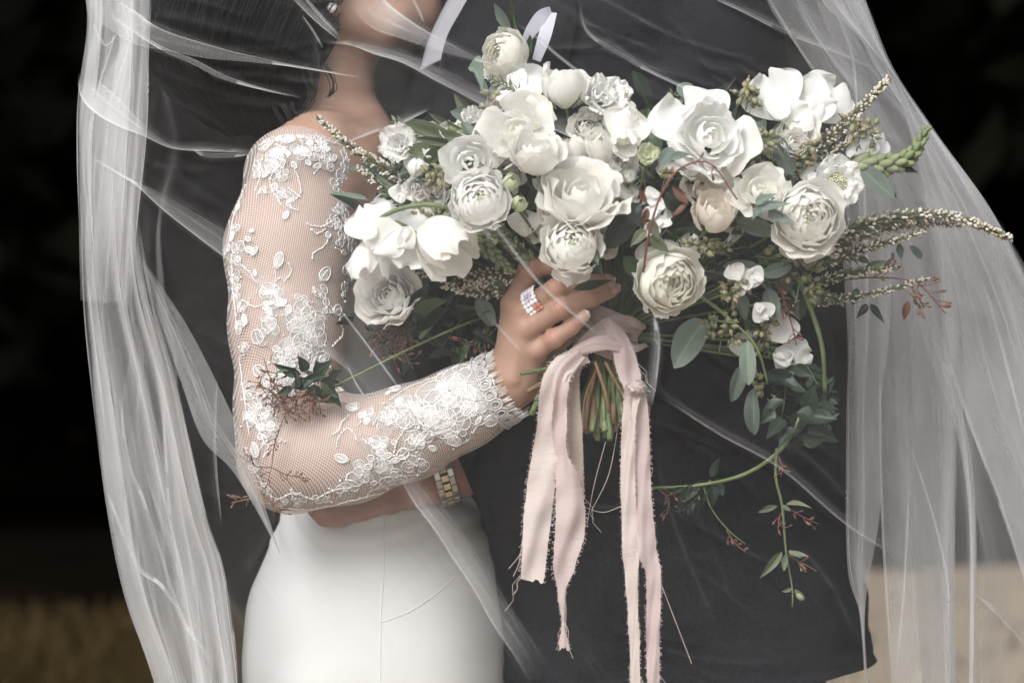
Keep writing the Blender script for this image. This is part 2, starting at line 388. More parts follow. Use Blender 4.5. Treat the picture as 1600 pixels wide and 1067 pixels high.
# ------------------------------------------------------------------ organic surfaces: smooth-blended fields meshed by surface nets
class Field:
    def __init__(self, lo, hi, h):
        self.lo = np.array(lo, float); self.h = h
        self.n = np.ceil((np.array(hi, float) - self.lo) / h).astype(int) + 1
        self.d = np.full(self.n, 0.05, np.float32)
    def _box(self, lo, hi):
        a = np.maximum(np.floor((np.array(lo) - self.lo) / self.h).astype(int), 0); b = np.minimum(np.ceil((np.array(hi) - self.lo) / self.h).astype(int) + 1, self.n)
        if np.any(b <= a): return None
        sl = tuple(slice(i, j) for i, j in zip(a, b))
        g = [self.lo[k] + np.arange(a[k], b[k]) * self.h for k in range(3)]
        return sl, g[0][:, None, None], g[1][None, :, None], g[2][None, None, :]
    def blend(self, sl, d, k):
        o = self.d[sl]; hh = np.maximum(k - np.abs(o - d), 0) / k
        self.d[sl] = np.minimum(o, d) - hh * hh * k * 0.25
    def cap(self, a, b, ra, rb, k=0.012, off=0.0):
        a = np.array(a); b = np.array(b); r = max(ra, rb) + off + 0.05
        bx = self._box(np.minimum(a, b) - r, np.maximum(a, b) + r)
        if bx is None: return
        sl, X, Y, Z = bx; ab = b - a
        t = np.clip(((X - a[0]) * ab[0] + (Y - a[1]) * ab[1] + (Z - a[2]) * ab[2]) / max(ab @ ab, 1e-9), 0, 1)
        d = np.sqrt((X - a[0] - t * ab[0]) ** 2 + (Y - a[1] - t * ab[1]) ** 2 + (Z - a[2] - t * ab[2]) ** 2) - (ra + (rb - ra) * t) - off
        self.blend(sl, d, k)
    def chain(self, pts, k=0.012, off=0.0):
        for (p, r), (q, s) in zip(pts, pts[1:]): self.cap(p, q, r, s, k, off)
    def ell(self, c, rad, k=0.012, q=None, off=0.0):
        c = np.array(c); rad = np.array(rad) + off; r = rad.max() + 0.05
        bx = self._box(c - r, c + r)
        if bx is None: return
        sl, X, Y, Z = bx
        v = [X - c[0], Y - c[1], Z - c[2]]
        if q is not None:
            m = np.array(q.to_matrix().inverted()); v = [m[i, 0] * v[0] + m[i, 1] * v[1] + m[i, 2] * v[2] for i in range(3)]
        k0 = np.sqrt((v[0] / rad[0]) ** 2 + (v[1] / rad[1]) ** 2 + (v[2] / rad[2]) ** 2); k1 = np.sqrt((v[0] / rad[0] ** 2) ** 2 + (v[1] / rad[1] ** 2) ** 2 + (v[2] / rad[2] ** 2) ** 2)
        self.blend(sl, (k0 * (k0 - 1) / np.maximum(k1, 1e-6)).astype(np.float32), k)
    def stack(self, rows, k=0.02, off=0.0):
        """rows: (z, cx, cy, a, b) horizontal ellipses, z rising"""
        rw = np.array(rows, float); m = 0.05
        bx = self._box((np.min(rw[:, 1] - rw[:, 3]) - m, np.min(rw[:, 2] - rw[:, 4]) - m, rw[0, 0] - m), (np.max(rw[:, 1] + rw[:, 3]) + m, np.max(rw[:, 2] + rw[:, 4]) + m, rw[-1, 0] + m))
        if bx is None: return
        sl, X, Y, Z = bx; z = Z.ravel()
        cx, cy_, a, b = [np.interp(z, rw[:, 0], rw[:, i])[None, None, :] for i in (1, 2, 3, 4)]
        a = a + off; b = b + off
        d = (np.sqrt(((X - cx) / a) ** 2 + ((Y - cy_) / b) ** 2) - 1) * np.minimum(a, b)
        d = np.maximum(d, np.maximum(rw[0, 0] - Z, Z - rw[-1, 0]))
        self.blend(sl, d.astype(np.float32), k)
    def mesh(self):
        d = self.d; n = self.n; ins = d < 0
        c = np.zeros(n - 1, np.int8)
        for i in (0, 1):
            for j in (0, 1):
                for k in (0, 1): c += ins[i:n[0] - 1 + i, j:n[1] - 1 + j, k:n[2] - 1 + k]
        cells = np.argwhere((c > 0) & (c < 8)); idx = -np.ones(n - 1, np.int32); idx[tuple(cells.T)] = np.arange(len(cells))
        acc = np.zeros((len(cells), 3)); cnt = np.zeros(len(cells))
        cr = [(i, j, k) for i in (0, 1) for j in (0, 1) for k in (0, 1)]
        for a in cr:
            for ax in range(3):
                if a[ax]: continue
                b = list(a); b[ax] = 1
                da = d[tuple((cells + a).T)]; db = d[tuple((cells + b).T)]; m = (da < 0) != (db < 0)
                t = np.where(m, da / np.where(m, da - db, 1), 0)
                p = np.array(a, float)[None] + 0.0; p = np.repeat(p, len(cells), 0); p[:, ax] += t
                acc[m] += p[m]; cnt[m] += 1
        v = self.lo + (cells + acc / cnt[:, None]) * self.h
        faces = []
        for ax in range(3):
            o1, o2 = [(1, 2), (2, 0), (0, 1)][ax]
            sl = [slice(1, -1)] * 3; sl[ax] = slice(0, n[ax] - 1)
            sh = [slice(1, -1)] * 3; sh[ax] = slice(1, n[ax])
            A = ins[tuple(sl)]; B = ins[tuple(sh)]
            e = np.argwhere(A != B); off0 = np.ones(3, int); off0[ax] = 0
            e0 = e + off0; flip = A[tuple(e.T)]
            def cell(x, y):
                q = e0.copy(); q[:, o1] -= x; q[:, o2] -= y; return idx[tuple(q.T)]
            q = np.stack([cell(1, 1), cell(0, 1), cell(0, 0), cell(1, 0)], 1)
            q[~flip] = q[~flip][:, ::-1]; faces.append(q)
        return v, np.vstack(faces)
def np_mesh(name, v, f, mats, smooth=True, uv=None, attr=None):
    me = bpy.data.meshes.new(name)
    me.vertices.add(len(v)); me.vertices.foreach_set('co', np.asarray(v, np.float32).ravel())
    k = f.shape[1]
    me.loops.add(f.size); me.loops.foreach_set('vertex_index', f.astype(np.int32).ravel())
    me.polygons.add(len(f)); me.polygons.foreach_set('loop_start', np.arange(0, f.size, k, dtype=np.int32)); me.polygons.foreach_set('loop_total', np.full(len(f), k, np.int32))
    for m in (mats if isinstance(mats, (list, tuple)) else [mats]): me.materials.append(m)
    me.update(calc_edges=True)
    if smooth: me.polygons.foreach_set('use_smooth', [True] * len(f))
    if uv is not None:
        ul = me.uv_layers.new(name='UVMap'); ul.data.foreach_set('uv', np.asarray(uv, np.float32)[f.ravel()].ravel())
    return me
def relax(v, f, it=2, lam=0.5):
    for _ in range(it):
        acc = np.zeros_like(v); cnt = np.zeros(len(v))
        for a in range(4):
            b = (a + 1) % 4
            np.add.at(acc, f[:, a], v[f[:, b]]); np.add.at(cnt, f[:, a], 1)
            np.add.at(acc, f[:, b], v[f[:, a]]); np.add.at(cnt, f[:, b], 1)
        v = v + lam * (acc / np.maximum(cnt, 1)[:, None] - v)
    return v
def keep_faces(v, f, mask):
    """keep the faces whose vertices all satisfy mask"""
    f = f[mask[f].all(1)]; u, inv = np.unique(f, return_inverse=True)
    return v[u], inv.reshape(f.shape)
def loft(rows, seg=96, smooth_rows=4):
    """rows (py, x_left, x_right, half depth m, centre y, power) -> verts of stacked superellipses, bottom rows last"""
    rw = np.array(rows, float); n = len(rows)
    t = np.linspace(0, n - 1, (n - 1) * smooth_rows + 1)
    cols = [np.clip(spline(np.c_[rw[:, 0], rw[:, i]], 400), -1e9, 1e9) for i in range(1, 6)]
    pys = np.interp(t, np.arange(n), rw[:, 0])
    v = []
    for py in pys:
        xl, xr, b, cyy, pw = [np.interp(py, c[:, 0], c[:, 1]) for c in cols]
        c0, c1 = P(xl, py, cyy), P(xr, py, cyy)
        cx = (c0.x + c1.x) / 2; a = (c1.x - c0.x) / 2
        for k in range(seg):
            an = 2 * math.pi * k / seg; co, si = math.cos(an), math.sin(an)
            v.append((cx + a * math.copysign(abs(co) ** (2 / pw), co), cyy + b * math.copysign(abs(si) ** (2 / pw), si), c0.z))
    return np.array(v), len(pys)
def r_(px, y=0.0): return px / S * (D + y) / D

# ---------------- the bride: one body, then clothes
ARM = [((470, 285, .05), 80), ((452, 390, .022), 91), ((450, 510, .002), 82), ((450, 640, -.012), 73), ((457, 716, -.02), 74),
       ((545, 703, -.034), 72), ((640, 675, -.05), 63), ((720, 638, -.064), 54), ((790, 602, -.075), 43)]
ARMW = [(np.array(P(*c)), r_(r, c[2])) for c, r in ARM]
FING = {  # joint (px, py, y), radius in px
 'index': [((805, 474, -.088), 21), ((829, 419, -.104), 17.5), ((868, 415, -.104), 15.5), ((892, 430, -.09), 13)],
 'middle': [((816, 486, -.100), 20), ((868, 452, -.118), 15.8), ((912, 441, -.109), 14), ((944, 440, -.097), 11.8)],
 'ring': [((822, 512, -.102), 19), ((877, 482, -.120), 15.4), ((922, 467, -.112), 13.6), ((953, 455, -.100), 11.6)],
 'pinky': [((836, 548, -.095), 17), ((866, 529, -.111), 13.8), ((893, 511, -.116), 12), ((910, 497, -.116), 10.6)],
 'thumb': [((822, 580, -.055), 22), ((868, 535, -.022), 17), ((915, 500, -.012), 15), ((945, 478, -.02), 12)]}
def bride_field(F, off=0.0, arm_only=False):
    F.chain(ARMW, 0.02, off)
    if arm_only: return
    W_ = np.array
    # palm and fingers
    wr = P(795, 600, -.075)
    for nm, st in (('index', 24), ('middle', 25), ('ring', 24), ('pinky', 23)):
        m = FING[nm][0]; F.cap(P(803, 588, -.078), P(*m[0]), r_(30), r_(m[1]), 0.012)
    F.ell(P(822, 545, -.074), (r_(27), .019, r_(50)), 0.015)
    F.cap(P(806, 590, -.07), P(822, 575, -.058), r_(32), r_(24), 0.015)
    for nm, ch in FING.items():
        F.chain([(P(*c), r_(r, c[2])) for c, r in ch], 0.0042)
    for nm in ('middle', 'ring', 'index'):                   # tendons of the back of the hand
        q = P(*FING[nm][0][0]); w0 = P(800, 590, -.098); F.cap((q.x, q.y - .006, q.z), w0, .0040, .0030, 0.009)
    for nm in ('middle', 'ring', 'pinky', 'index'):          # knuckles
        c, r = FING[nm][0]; q = P(*c); F.ell((q.x, q.y - 0.004, q.z), (r_(r) * .72, .011, r_(r) * .72), 0.008)
        c, r = FING[nm][1]; q = P(*c); F.ell((q.x, q.y - 0.0015, q.z), (r_(r) * .95, r_(r), r_(r) * .95), 0.004)
    # trunk, neck, head
    row = lambda py, xl, xr, b, cyy: (P(0, py, cyy).z, (P(xl, py, cyy).x + P(xr, py, cyy).x) / 2, cyy, (P(xr, py, cyy).x - P(xl, py, cyy).x) / 2, b)
    F.stack([row(1000, 450, 730, .12, .18), row(760, 500, 690, .095, .18), row(640, 490, 630, .09, .18), row(560, 485, 605, .09, .18), row(480, 475, 640, .105, .18), row(380, 462, 675, .125, .18), row(300, 440, 625, .145, .18), row(240, 450, 590, .12, .175), row(205, 480, 560, .07, .165)], 0.03)
    F.cap(P(490, 240, .07), P(525, 215, .17), .030, .035, 0.04)
    F.cap(P(500, 250, .30), P(525, 215, .17), .045, .035, 0.04)
    F.cap(P(522, 235, .165), P(520, 30, .15), r_(74), r_(64), 0.014)
    F.cap(P(560, 262, .08), P(578, 215, .15), .016, .02, 0.03)                     # collar bone
    # shifted
    F.ell(P(500, -106, .15), (.095, .078, .10), 0.03)
    F.ell(P(590, -56, .15), (.062, .058, .085), 0.03)
    F.ell(P(590, 22, .15), (.054, .050, .026), 0.012)
    F.ell(P(654, 28, .15), (.020, .022, .023), 0.02)
    F.cap(P(520, 4, .095), P(600, 44, .115), .014, .014, 0.03)                    # jaw line towards the camera
    F.cap(P(660, -61, .15), P(693, -38, .15), .010, .011, 0.015)                    # nose
    F.ell(P(672, -8, .15), (.010, .020, .007), 0.008); F.ell(P(669, 6, .15), (.009, .018, .006), 0.008)
    F.ell(P(510, -8, .083), (.013, .010, .020), 0.01); F.ell(P(517, 10, .080), (.008, .007, .009), 0.008)
    # the other arm, reaching round the groom
    F.chain([(P(500, 280, .31), .046), (P(640, 420, .37), .040), (P(820, 380, .46), .034), (P(930, 340, .50), .026), (P(1000, 330, .51), .022)], 0.02)
pa, pb = P(335, -330), P(1010, 1010)
FB = Field((pa.x, -.15, pb.z), (pb.x, .56, pa.z), 0.0034); bride_field(FB); vb, fb = FB.mesh(); vb = relax(vb, fb, 1)
qa, qb = P(640, 380, -.1), P(990, 760, -.1)
FH = Field((qa.x, -.165, qb.z), (qb.x, .04, qa.z), 0.0010); bride_field(FH); vh, fh = FH.mesh(); vh = relax(vh, fh, 2)
# finger creases: shallow rings at the joints of the back of each finger
for nm, ch in FING.items():
    for j, wd in ((1, 1.0), (2, 0.7)):
        a = np.array(P(*ch[j - 1][0])); b = np.array(P(*ch[j][0])); c = np.array(P(*ch[j + 1][0])); ax = c - a; ax /= np.linalg.norm(ax)
        dv = vh - b; s = dv @ ax; rad = np.linalg.norm(dv - s[:, None] * ax, axis=1); m = rad < r_(ch[j][1]) * 1.5
        dep = sum(np.exp(-((s - o) / 0.0010) ** 2) for o in (-.0042, -.0012, .0018, .0048)) * 0.00065 * wd
        out = dv - s[:, None] * ax; out /= np.maximum(np.linalg.norm(out, axis=1), 1e-6)[:, None]
        vh = vh - out * (dep * m)[:, None]
# one skin: the finer hand takes over beyond a cut across the cuffed wrist
cn = np.array(ARMW[-1][0] - ARMW[-2][0]); cn /= np.linalg.norm(cn); cp = ARMW[-2][0] + 0.4 * (ARMW[-1][0] - ARMW[-2][0])
side = lambda v: (v - cp) @ cn
near = lambda v: np.linalg.norm(v - cp, axis=1)
inh = (vb[:, 0] > qa.x) & (vb[:, 1] < .03) & (vb[:, 2] > qb.z) & (vb[:, 2] < qa.z + .02)
vb2, fb2 = keep_faces(vb, fb, ~((side(vb) > 0.001) & inh & (vb[:, 0] < qb.x)))
vh2, fh2 = keep_faces(vh, fh, (side(vh) > -0.002) & (vh[:, 1] < 0.03))
bride_me = np_mesh('bride_body', np.vstack([vb2, vh2]), np.vstack([fb2, fh2 + len(vb2)]), M['skin'])
vv_all = np.vstack([vb2, vh2]); rud = np.zeros(len(vv_all))
for nm, ch in FING.items():            # redder knuckles and fingertips
    for j, (c, r) in enumerate(ch):
        if nm != 'thumb': rud = np.maximum(rud, (.55, .6, .45, .55)[j] * np.exp(-(np.linalg.norm(vv_all - np.array(P(*c)) - np.array((0, -.006, 0)), axis=1) / (r_(r) * .95)) ** 2))
bride_me.attributes.new('ruddy', 'FLOAT', 'POINT').data.foreach_set('value', rud.astype(np.float32))
bride = link('person', bride_me)
tag(bride, 'woman in a white lace sleeved gown holding the bouquet, dark hair down her back', 'person')
# lips and eyes (above the frame), nails
def nail(root, base, tip, w, nrm, tipped=True):
    base, tip = Vector(base), Vector(tip); ax = (tip - base); L = ax.length; ax.normalize(); nrm = (Vector(nrm) - ax * Vector(nrm).dot(ax)).normalized(); sd = ax.cross(nrm)
    v, f, mi = [], [], []
    nu, nv = 9, 9
    for i in range(nu):
        t = i / (nu - 1)
        ww = w * (0.82 + 0.18 * math.sin(math.pi * min(1, t * 1.2))) * (1 if t < .8 else math.sqrt(max(0.06, 1 - ((t - .8) / .2) ** 2)))
        if t < .15: ww *= 0.75 + 0.25 * t / .15
        for j in range(nv):
            s = j / (nv - 1) * 2 - 1
            v.append(base + ax * (L * t) + sd * (ww * s) + nrm * (0.0026 * (1 - s * s) - 0.0016))
    for i in range(nu - 1):
        for j in range(nv - 1):
            f.append((i * nv + j, i * nv + j + 1, (i + 1) * nv + j + 1, (i + 1) * nv + j)); mi.append(1 if tipped and i >= nu - 3 else 0)
    me = make_mesh('nail', v, f, [M['nail'], M['nail_tip']], True, mi)
    child('nail', me, root)
for nm in ('middle', 'ring', 'pinky'):
    ch = FING[nm]; a, b = P(*ch[2][0]), P(*ch[3][0]); ax = (b - a).normalized(); r = r_(ch[3][1])
    nn = Vector((0.05, -1, 0.28)).normalized(); nn = (nn - ax * nn.dot(ax)).normalized()
    nail(bride, b - ax * r * 0.35 + nn * (r * 1.05), b + ax * r * 1.30 + nn * (r * 0.80), r * 0.80, nn)
b = MB()
b.ball(P(676, -8, .15), .0075, (0, 1, 0), 2.2); b.ball(P(673, 4, .15), .0075, (0, 1, 0), 2.0)
child('lips', b.mesh('lips', M['lip']), bride)
for yy in (.117, .183):
    b = MB(); b.ball(P(640, -98, yy), .0125, seg=12, rings=8); child('eye', b.mesh('eye', M['eye']), bride)

# hair: a shell and loose strands
HR = [(-270, 480, 40, .04, .15), (-235, 480, 120, .085, .15), (-150, 470, 165, .108, .15), (-60, 440, 165, .115, .145), (20, 395, 160, .115, .14), (90, 372, 140, .105, .135), (140, 372, 112, .09, .13), (185, 388, 78, .066, .125), (215, 408, 44, .035, .12), (238, 420, 12, .01, .118)]
hv2, hf2 = [], []
hn = 22; hr = spline(HR, hn)
for i in range(hn):
    py, cx, a, bb, cyy = hr[i]
    for k in range(40):
        an = 2 * math.pi * k / 40; w = 0.93 + 0.05 * math.sin(7 * an + i * 0.15) + 0.03 * math.sin(17 * an)
        q = P(cx + a * w * math.cos(an), py, cyy); hv2.append((q.x, cyy + bb * w * math.sin(an), q.z))
hair = child('hair', make_mesh('hair', hv2, grid_faces(hn, 40, True), M['hair']), bride)
hs = MB(); hrg = np.random.default_rng(3)
for k in range(3200):
    an = hrg.uniform(0, 2 * math.pi); rho = hrg.uniform(.90, 1.03) + (.05 * hrg.random() if hrg.random() < .15 else 0); ph = hrg.uniform(0, 6.28); fr = hrg.uniform(.3, .7); am = hrg.uniform(0, .06)
    i0 = int(hrg.integers(0, 5)); i1 = int(hrg.integers(14, hn)); tw = hrg.uniform(-.25, .25); pts = []
    for i in range(i0, i1):
        py, cx, a, bb, cyy = hr[i]; rr = rho + am * math.sin(ph + fr * i); aa = an + tw * i / hn
        q = P(cx + a * rr * math.cos(aa), py, cyy); pts.append((q.x, cyy + bb * rr * math.sin(aa), q.z))
    if len(pts) > 3: hs.tube(pts, hrg.uniform(.00025, .0006), 4, cap=False)
WISPS = [[(470, 110, .07), (482, 150, .07), (470, 178, .065), (452, 200, .06)], [(478, 100, .065), (488, 128, .062), (484, 160, .06), (470, 176, .062)], [(505, 100, .06), (516, 120, .058), (520, 140, .058), (512, 150, .06)], [(455, 160, .06), (462, 178, .058), (470, 188, .056), (480, 186, .055)],
         [(440, 165, .06), (452, 190, .055), (444, 212, .05), (425, 228, .045), (412, 236, .045)], [(446, 170, .06), (458, 195, .05), (450, 218, .045), (430, 232, .04)], [(430, 170, .06), (444, 196, .05), (440, 214, .045), (436, 226, .04)], [(492, 60, .06), (498, 100, .058), (494, 140, .058), (480, 168, .058)]]
for w in WISPS:
    for k in range(7):
        o = hrg.normal(0, 2.2, 2); pts = [P(x + o[0] + hrg.normal(0, .8), y + o[1], z) for x, y, z in spline(w, 12)]
        hs.tube(pts, .00045, 4, cap=False)
child('strands', hs.mesh('hair_strands', M['hair']), hair)

# gown: bodice and skirt in one shell, with raised seams
GOWN = [(300, 465, 640, .125, .185, 2.1), (350, 455, 690, .138, .185, 2.1), (400, 458, 695, .137, .18, 2.1), (470, 466, 655, .122, .18, 2.1), (540, 470, 622, .112, .18, 2.1), (600, 472, 632, .110, .18, 2.1), (660, 472, 664, .112, .18, 2.1), (720, 466, 708, .118, .18, 2.1), (790, 446, 752, .128, .18, 2.15), (850, 420, 776, .138, .18, 2.2), (920, 394, 792, .148, .18, 2.2),
        (1000, 380, 800, .155, .18, 2.2), (1067, 379, 800, .158, .18, 2.2), (1200, 388, 792, .155, .18, 2.2), (1500, 405, 770, .15, .18, 2.1), (1900, 405, 760, .15, .18, 2.1), (2250, 370, 800, .19, .18, 2.0), (2530, 240, 900, .30, .18, 2.0)]
gvv, gn = loft(GOWN, 160, 8)
gz = gvv[:, 2].reshape(gn, 160)
gvv = gvv.reshape(gn, 160, 3); nz = smooth_noise(gn, 160, 20, 12, nrng)[:, :, None]
cen = gvv.mean(1, keepdims=True); dirv = gvv - cen; dirv[:, :, 2] = 0; dirv /= np.linalg.norm(dirv, axis=2, keepdims=True)
tg_ = np.linspace(0, 1, gn)[:, None]; ug_ = np.linspace(0, 2 * math.pi, 160)[None, :]; pull = .0026 * np.sin(150 * tg_ + 6 * np.sin(ug_ * 2.2 + 1)) * np.exp(-((gz - P(0, 800, .18).z) / .035) ** 2) * (np.sin(ug_) < -.1)
gvv = gvv + dirv * (nz * 0.0022 + pull[:, :, None])
gown = child('gown', np_mesh('gown', gvv.reshape(-1, 3), np.array(grid_faces(gn, 160, True)), M['crepe']), bride)
gbv = BVHTree.FromPolygons([Vector(p) for p in gvv.reshape(-1, 3)], grid_faces(gn, 160, True))
CAMP = Vector((0, -D, ZC))
def hit(bvh, px, py):
    d = (P(px, py, 0) - CAMP).normalized(); return bvh.ray_cast(CAMP, d)
def seam(pts, r=0.0008):
    out = []
    for x, y in spline(pts, 40):
        h = hit(gbv, x, y)
        if h[0] is not None: out.append(h[0] + h[1] * 0.0002)
    b = MB(); b.tube(out, r, 6); child('seam', b.mesh('seam', M['crepe']), gown)
seam([(600, 800), (599, 900), (595, 970), (594, 1100)]); seam([(595, 972), (640, 955), (690, 920), (742, 868)])

# ---------------- lace sleeve
def net_mat(name, pitch, base_cover, thread, hexa=False):
    m = bpy.data.materials.new(name); m.use_nodes = True
    n = m.node_tree.nodes; l = m.node_tree.links; n.clear()
    uv = n.new('ShaderNodeTexCoord'); sp = n.new('ShaderNodeSeparateXYZ'); l.new(uv.outputs['UV'], sp.inputs[0])
    def mth(op, a, b=None):
        q = n.new('ShaderNodeMath'); q.operation = op
        for i, s in enumerate((a, b)):
            if s is None: continue
            if isinstance(s, (int, float)): q.inputs[i].default_value = s
            else: l.new(s, q.inputs[i])
        return q.outputs[0]
    k = 1.0 / pitch
    a1 = mth('ABSOLUTE', mth('SINE', mth('MULTIPLY', mth('ADD', sp.outputs[0], mth('MULTIPLY', sp.outputs[1], 0.62)), k * math.pi)))
    a2 = mth('ABSOLUTE', mth('SINE', mth('MULTIPLY', mth('SUBTRACT', sp.outputs[0], mth('MULTIPLY', sp.outputs[1], 0.62)), k * math.pi)))
    lo = mth('MINIMUM', a1, a2)
    mr = n.new('ShaderNodeMapRange'); mr.inputs[1].default_value = thread; mr.inputs[2].default_value = thread + 0.28; mr.inputs[3].default_value = 0.86; mr.inputs[4].default_value = base_cover
    l.new(lo, mr.inputs[0])
    df = n.new('ShaderNodeBsdfDiffuse'); df.inputs[0].default_value = (0.80, 0.765, 0.74, 1)
    tl = n.new('ShaderNodeBsdfTranslucent'); tl.inputs[0].default_value = (0.80, 0.765, 0.74, 1)
    m1 = n.new('ShaderNodeMixShader'); m1.inputs[0].default_value = 0.3; l.new(df.outputs[0], m1.inputs[1]); l.new(tl.outputs[0], m1.inputs[2])
    tp = n.new('ShaderNodeBsdfTransparent'); ms = n.new('ShaderNodeMixShader'); l.new(mr.outputs[0], ms.inputs[0]); l.new(tp.outputs[0], ms.inputs[1]); l.new(m1.outputs[0], ms.inputs[2])
    o = n.new('ShaderNodeOutputMaterial'); l.new(ms.outputs[0], o.inputs[0])
    return m
M['net'] = net_mat('tulle_net', 0.00235, 0.06, 0.24)
def sheer_like(src, name, mix):
    m = src.copy(); m.name = name
    for q in m.node_tree.nodes:
        if q.type == 'MIX_SHADER': q.inputs[0].default_value = mix
    return m
M['lace_open'] = material('sheer_lace_fill', (0.60, 0.58, 0.567), 0.85, 0.1, bump=0.5, bscale=700)
n_ = M['lace_open'].node_tree.nodes; tp_ = n_.new('ShaderNodeBsdfTransparent'); mx_ = n_.new('ShaderNodeMixShader'); mx_.inputs[0].default_value = 0.42
l_ = M['lace_open'].node_tree.links; l_.new(tp_.outputs[0], mx_.inputs[1]); l_.new(n_['Principled BSDF'].outputs[0], mx_.inputs[2]); l_.new(mx_.outputs[0], n_['Material Output'].inputs[0])
M['lace_ground'] = sheer_like(M['lace_open'], 'lace_ground', .26)
M['lace'] = material('white_lace', (0.60, 0.588, 0.58), 0.8, 0.15, bump=0.5, bscale=900, transl=0.15)
M['cord'] = material('lace_cord', (0.74, 0.73, 0.72), 0.75, 0.15)
OFF = r_(5)
FS = Field((P(330, 0).x, -.16, P(0, 830).z), (P(850, 0).x, .20, P(0, 190).z), 0.0030)
FS.chain(ARMW[:-1] + [(np.array(P(800, 597, -.076)), r_(49))], 0.02, OFF)
FS.ell(P(468, 262, .06), (r_(78), .07, r_(56)), 0.02, None, 0.0)
FS.cap(P(520, 240, .09), P(545, 330, .10), .030, .034, 0.03)           # over the shoulder seam towards the bodice
vs_, fs_ = FS.mesh(); vs_ = relax(vs_, fs_, 2)
cuff_p = np.array(P(790, 603, -.076)); cuff_n = cn
neck_a = np.array(P(418, 214, .05)); 
keep = ((vs_ - cuff_p) @ cuff_n < 0)
# neckline: cut the sleeve along a slanting plane through the shoulder
nk_p = np.array(P(500, 222, .08)); nk_n = np.array((0.10, .28, 1.0)); nk_n /= np.linalg.norm(nk_n)
keep &= ((vs_ - nk_p) @ nk_n < 0.004)
keep &= ~((vs_[:, 1] > .135))
vs_, fs_ = keep_faces(vs_, fs_, keep)
# sleeve coordinates: metres along the arm, metres round it
pts = np.array([p for p, _ in ARMW]); seg = np.diff(pts, axis=0); sl_ = np.linalg.norm(seg, axis=1); cum = np.concatenate([[0], np.cumsum(sl_)])
best = np.full(len(vs_), 1e9); uu = np.zeros(len(vs_)); vv2 = np.zeros(len(vs_))
for i in range(len(seg)):
    t = np.clip(((vs_ - pts[i]) @ seg[i]) / (sl_[i] ** 2), 0 if i else -0.6, 1); q = pts[i] + t[:, None] * seg[i]; dd = vs_ - q; ds = np.linalg.norm(dd, axis=1); m = ds < best
    ax = seg[i] / sl_[i]; e1 = np.array((0, -1.0, 0)); e1 = e1 - ax * (e1 @ ax); e1 /= np.linalg.norm(e1); e2 = np.cross(ax, e1)
    best[m] = ds[m]; uu[m] = (cum[i] + t * sl_[i])[m]; vv2[m] = np.arctan2(dd @ e2, dd @ e1)[m] * 0.046
uu_, vv_ = uu.copy(), vv2.copy()
wsum = np.zeros(len(vs_)); us = np.zeros(len(vs_)); vx = np.zeros(len(vs_)); vy = np.zeros(len(vs_))
for i in range(len(seg)):            # blend neighbouring arm segments so that the net runs on smoothly round the elbow
    t = ((vs_ - pts[i]) @ seg[i]) / (sl_[i] ** 2); tcl = np.clip(t, 0, 1); q = pts[i] + tcl[:, None] * seg[i]; dd = vs_ - q; ds = np.linalg.norm(dd, axis=1); w = np.exp(-(ds - best) / .006)
    tt_ = np.clip(t, -.35 if i else -2, 1.35); ax = seg[i] / sl_[i]; e1 = np.array((0, -1.0, 0)); e1 = e1 - ax * (e1 @ ax); e1 /= np.linalg.norm(e1); e2 = np.cross(ax, e1); an = np.arctan2(dd @ e2, dd @ e1)
    wsum += w; us += w * (cum[i] + tt_ * sl_[i]); vx += w * np.cos(an); vy += w * np.sin(an)
uu = us / wsum; vv2 = np.arctan2(vy, vx) * .046
uvs = np.c_[uu, np.cos(vv2 / .046), np.sin(vv2 / .046)]; uvs = relax(uvs, fs_, 14, .6); uu = uvs[:, 0]; vv2 = np.arctan2(uvs[:, 2], uvs[:, 1]) * .046
sleeve = child('sleeve', np_mesh('sleeve', vs_, fs_, M['net'], uv=np.c_[vs_[:, 0] * .94 + vs_[:, 2] * .34 + .55 * vs_[:, 1], (vs_[:, 2] * .94 - vs_[:, 0] * .34 + .45 * vs_[:, 1])]), bride)
sbv = BVHTree.FromPolygons([Vector(p) for p in vs_], [tuple(int(i) for i in q) for q in fs_])
class Patch:
    """draws lace on a surface around the point seen at a pixel; local units are photo pixels"""
    def __init__(self, bvh, px, py, rot=0.0):
        h = hit(bvh, px, py); self.ok = h[0] is not None; self.bvh = bvh
        if not self.ok: return
        self.c, n_ = h[0], h[1]
        if n_.dot(CAMP - self.c) < 0: n_ = -n_
        ex = Vector((1, 0, 0)) - n_ * n_.x; ex.normalize(); ez = Vector((0, 0, 1)); ez = (ez - n_ * ez.dot(n_) - ex * ez.dot(ex)).normalized()
        cr, sr = math.cos(rot), math.sin(rot); self.ex = ex * cr + ez * sr; self.ez = -ex * sr + ez * cr; self.n = n_
    def at(self, x, y, lift=0.0):
        p = self.c + self.ex * PX(x) + self.ez * PX(y)
        h = self.bvh.find_nearest(p)
        n_ = h[1]
        if n_.dot(self.n) < 0: n_ = -n_
        return h[0] + n_ * (0.0005 + lift * .45)
def petal_fill(b, pc, ang, r0, r1, w, mat, lift, nu=5, nv=5, a=0.0):
    v = []
    ca, sa = math.cos(ang), math.sin(ang)
    for i in range(nu):
        t = i / (nu - 1); rr = r0 + (r1 - r0) * t; ww = w * math.sin(math.pi * min(.97, .12 + .80 * t ** 0.8)) if t < 1 else w * .35
        for j in range(nv):
            s = j / (nv - 1) * 2 - 1; rj = rr - (r1 - r0) * 0.12 * s * s * t
            v.append(pc.at(ca * rj - sa * ww * s, sa * rj + ca * ww * s, lift + 0.0007 * (1 - s * s)))
    b.add(v, grid_faces(nu, nv), mat)
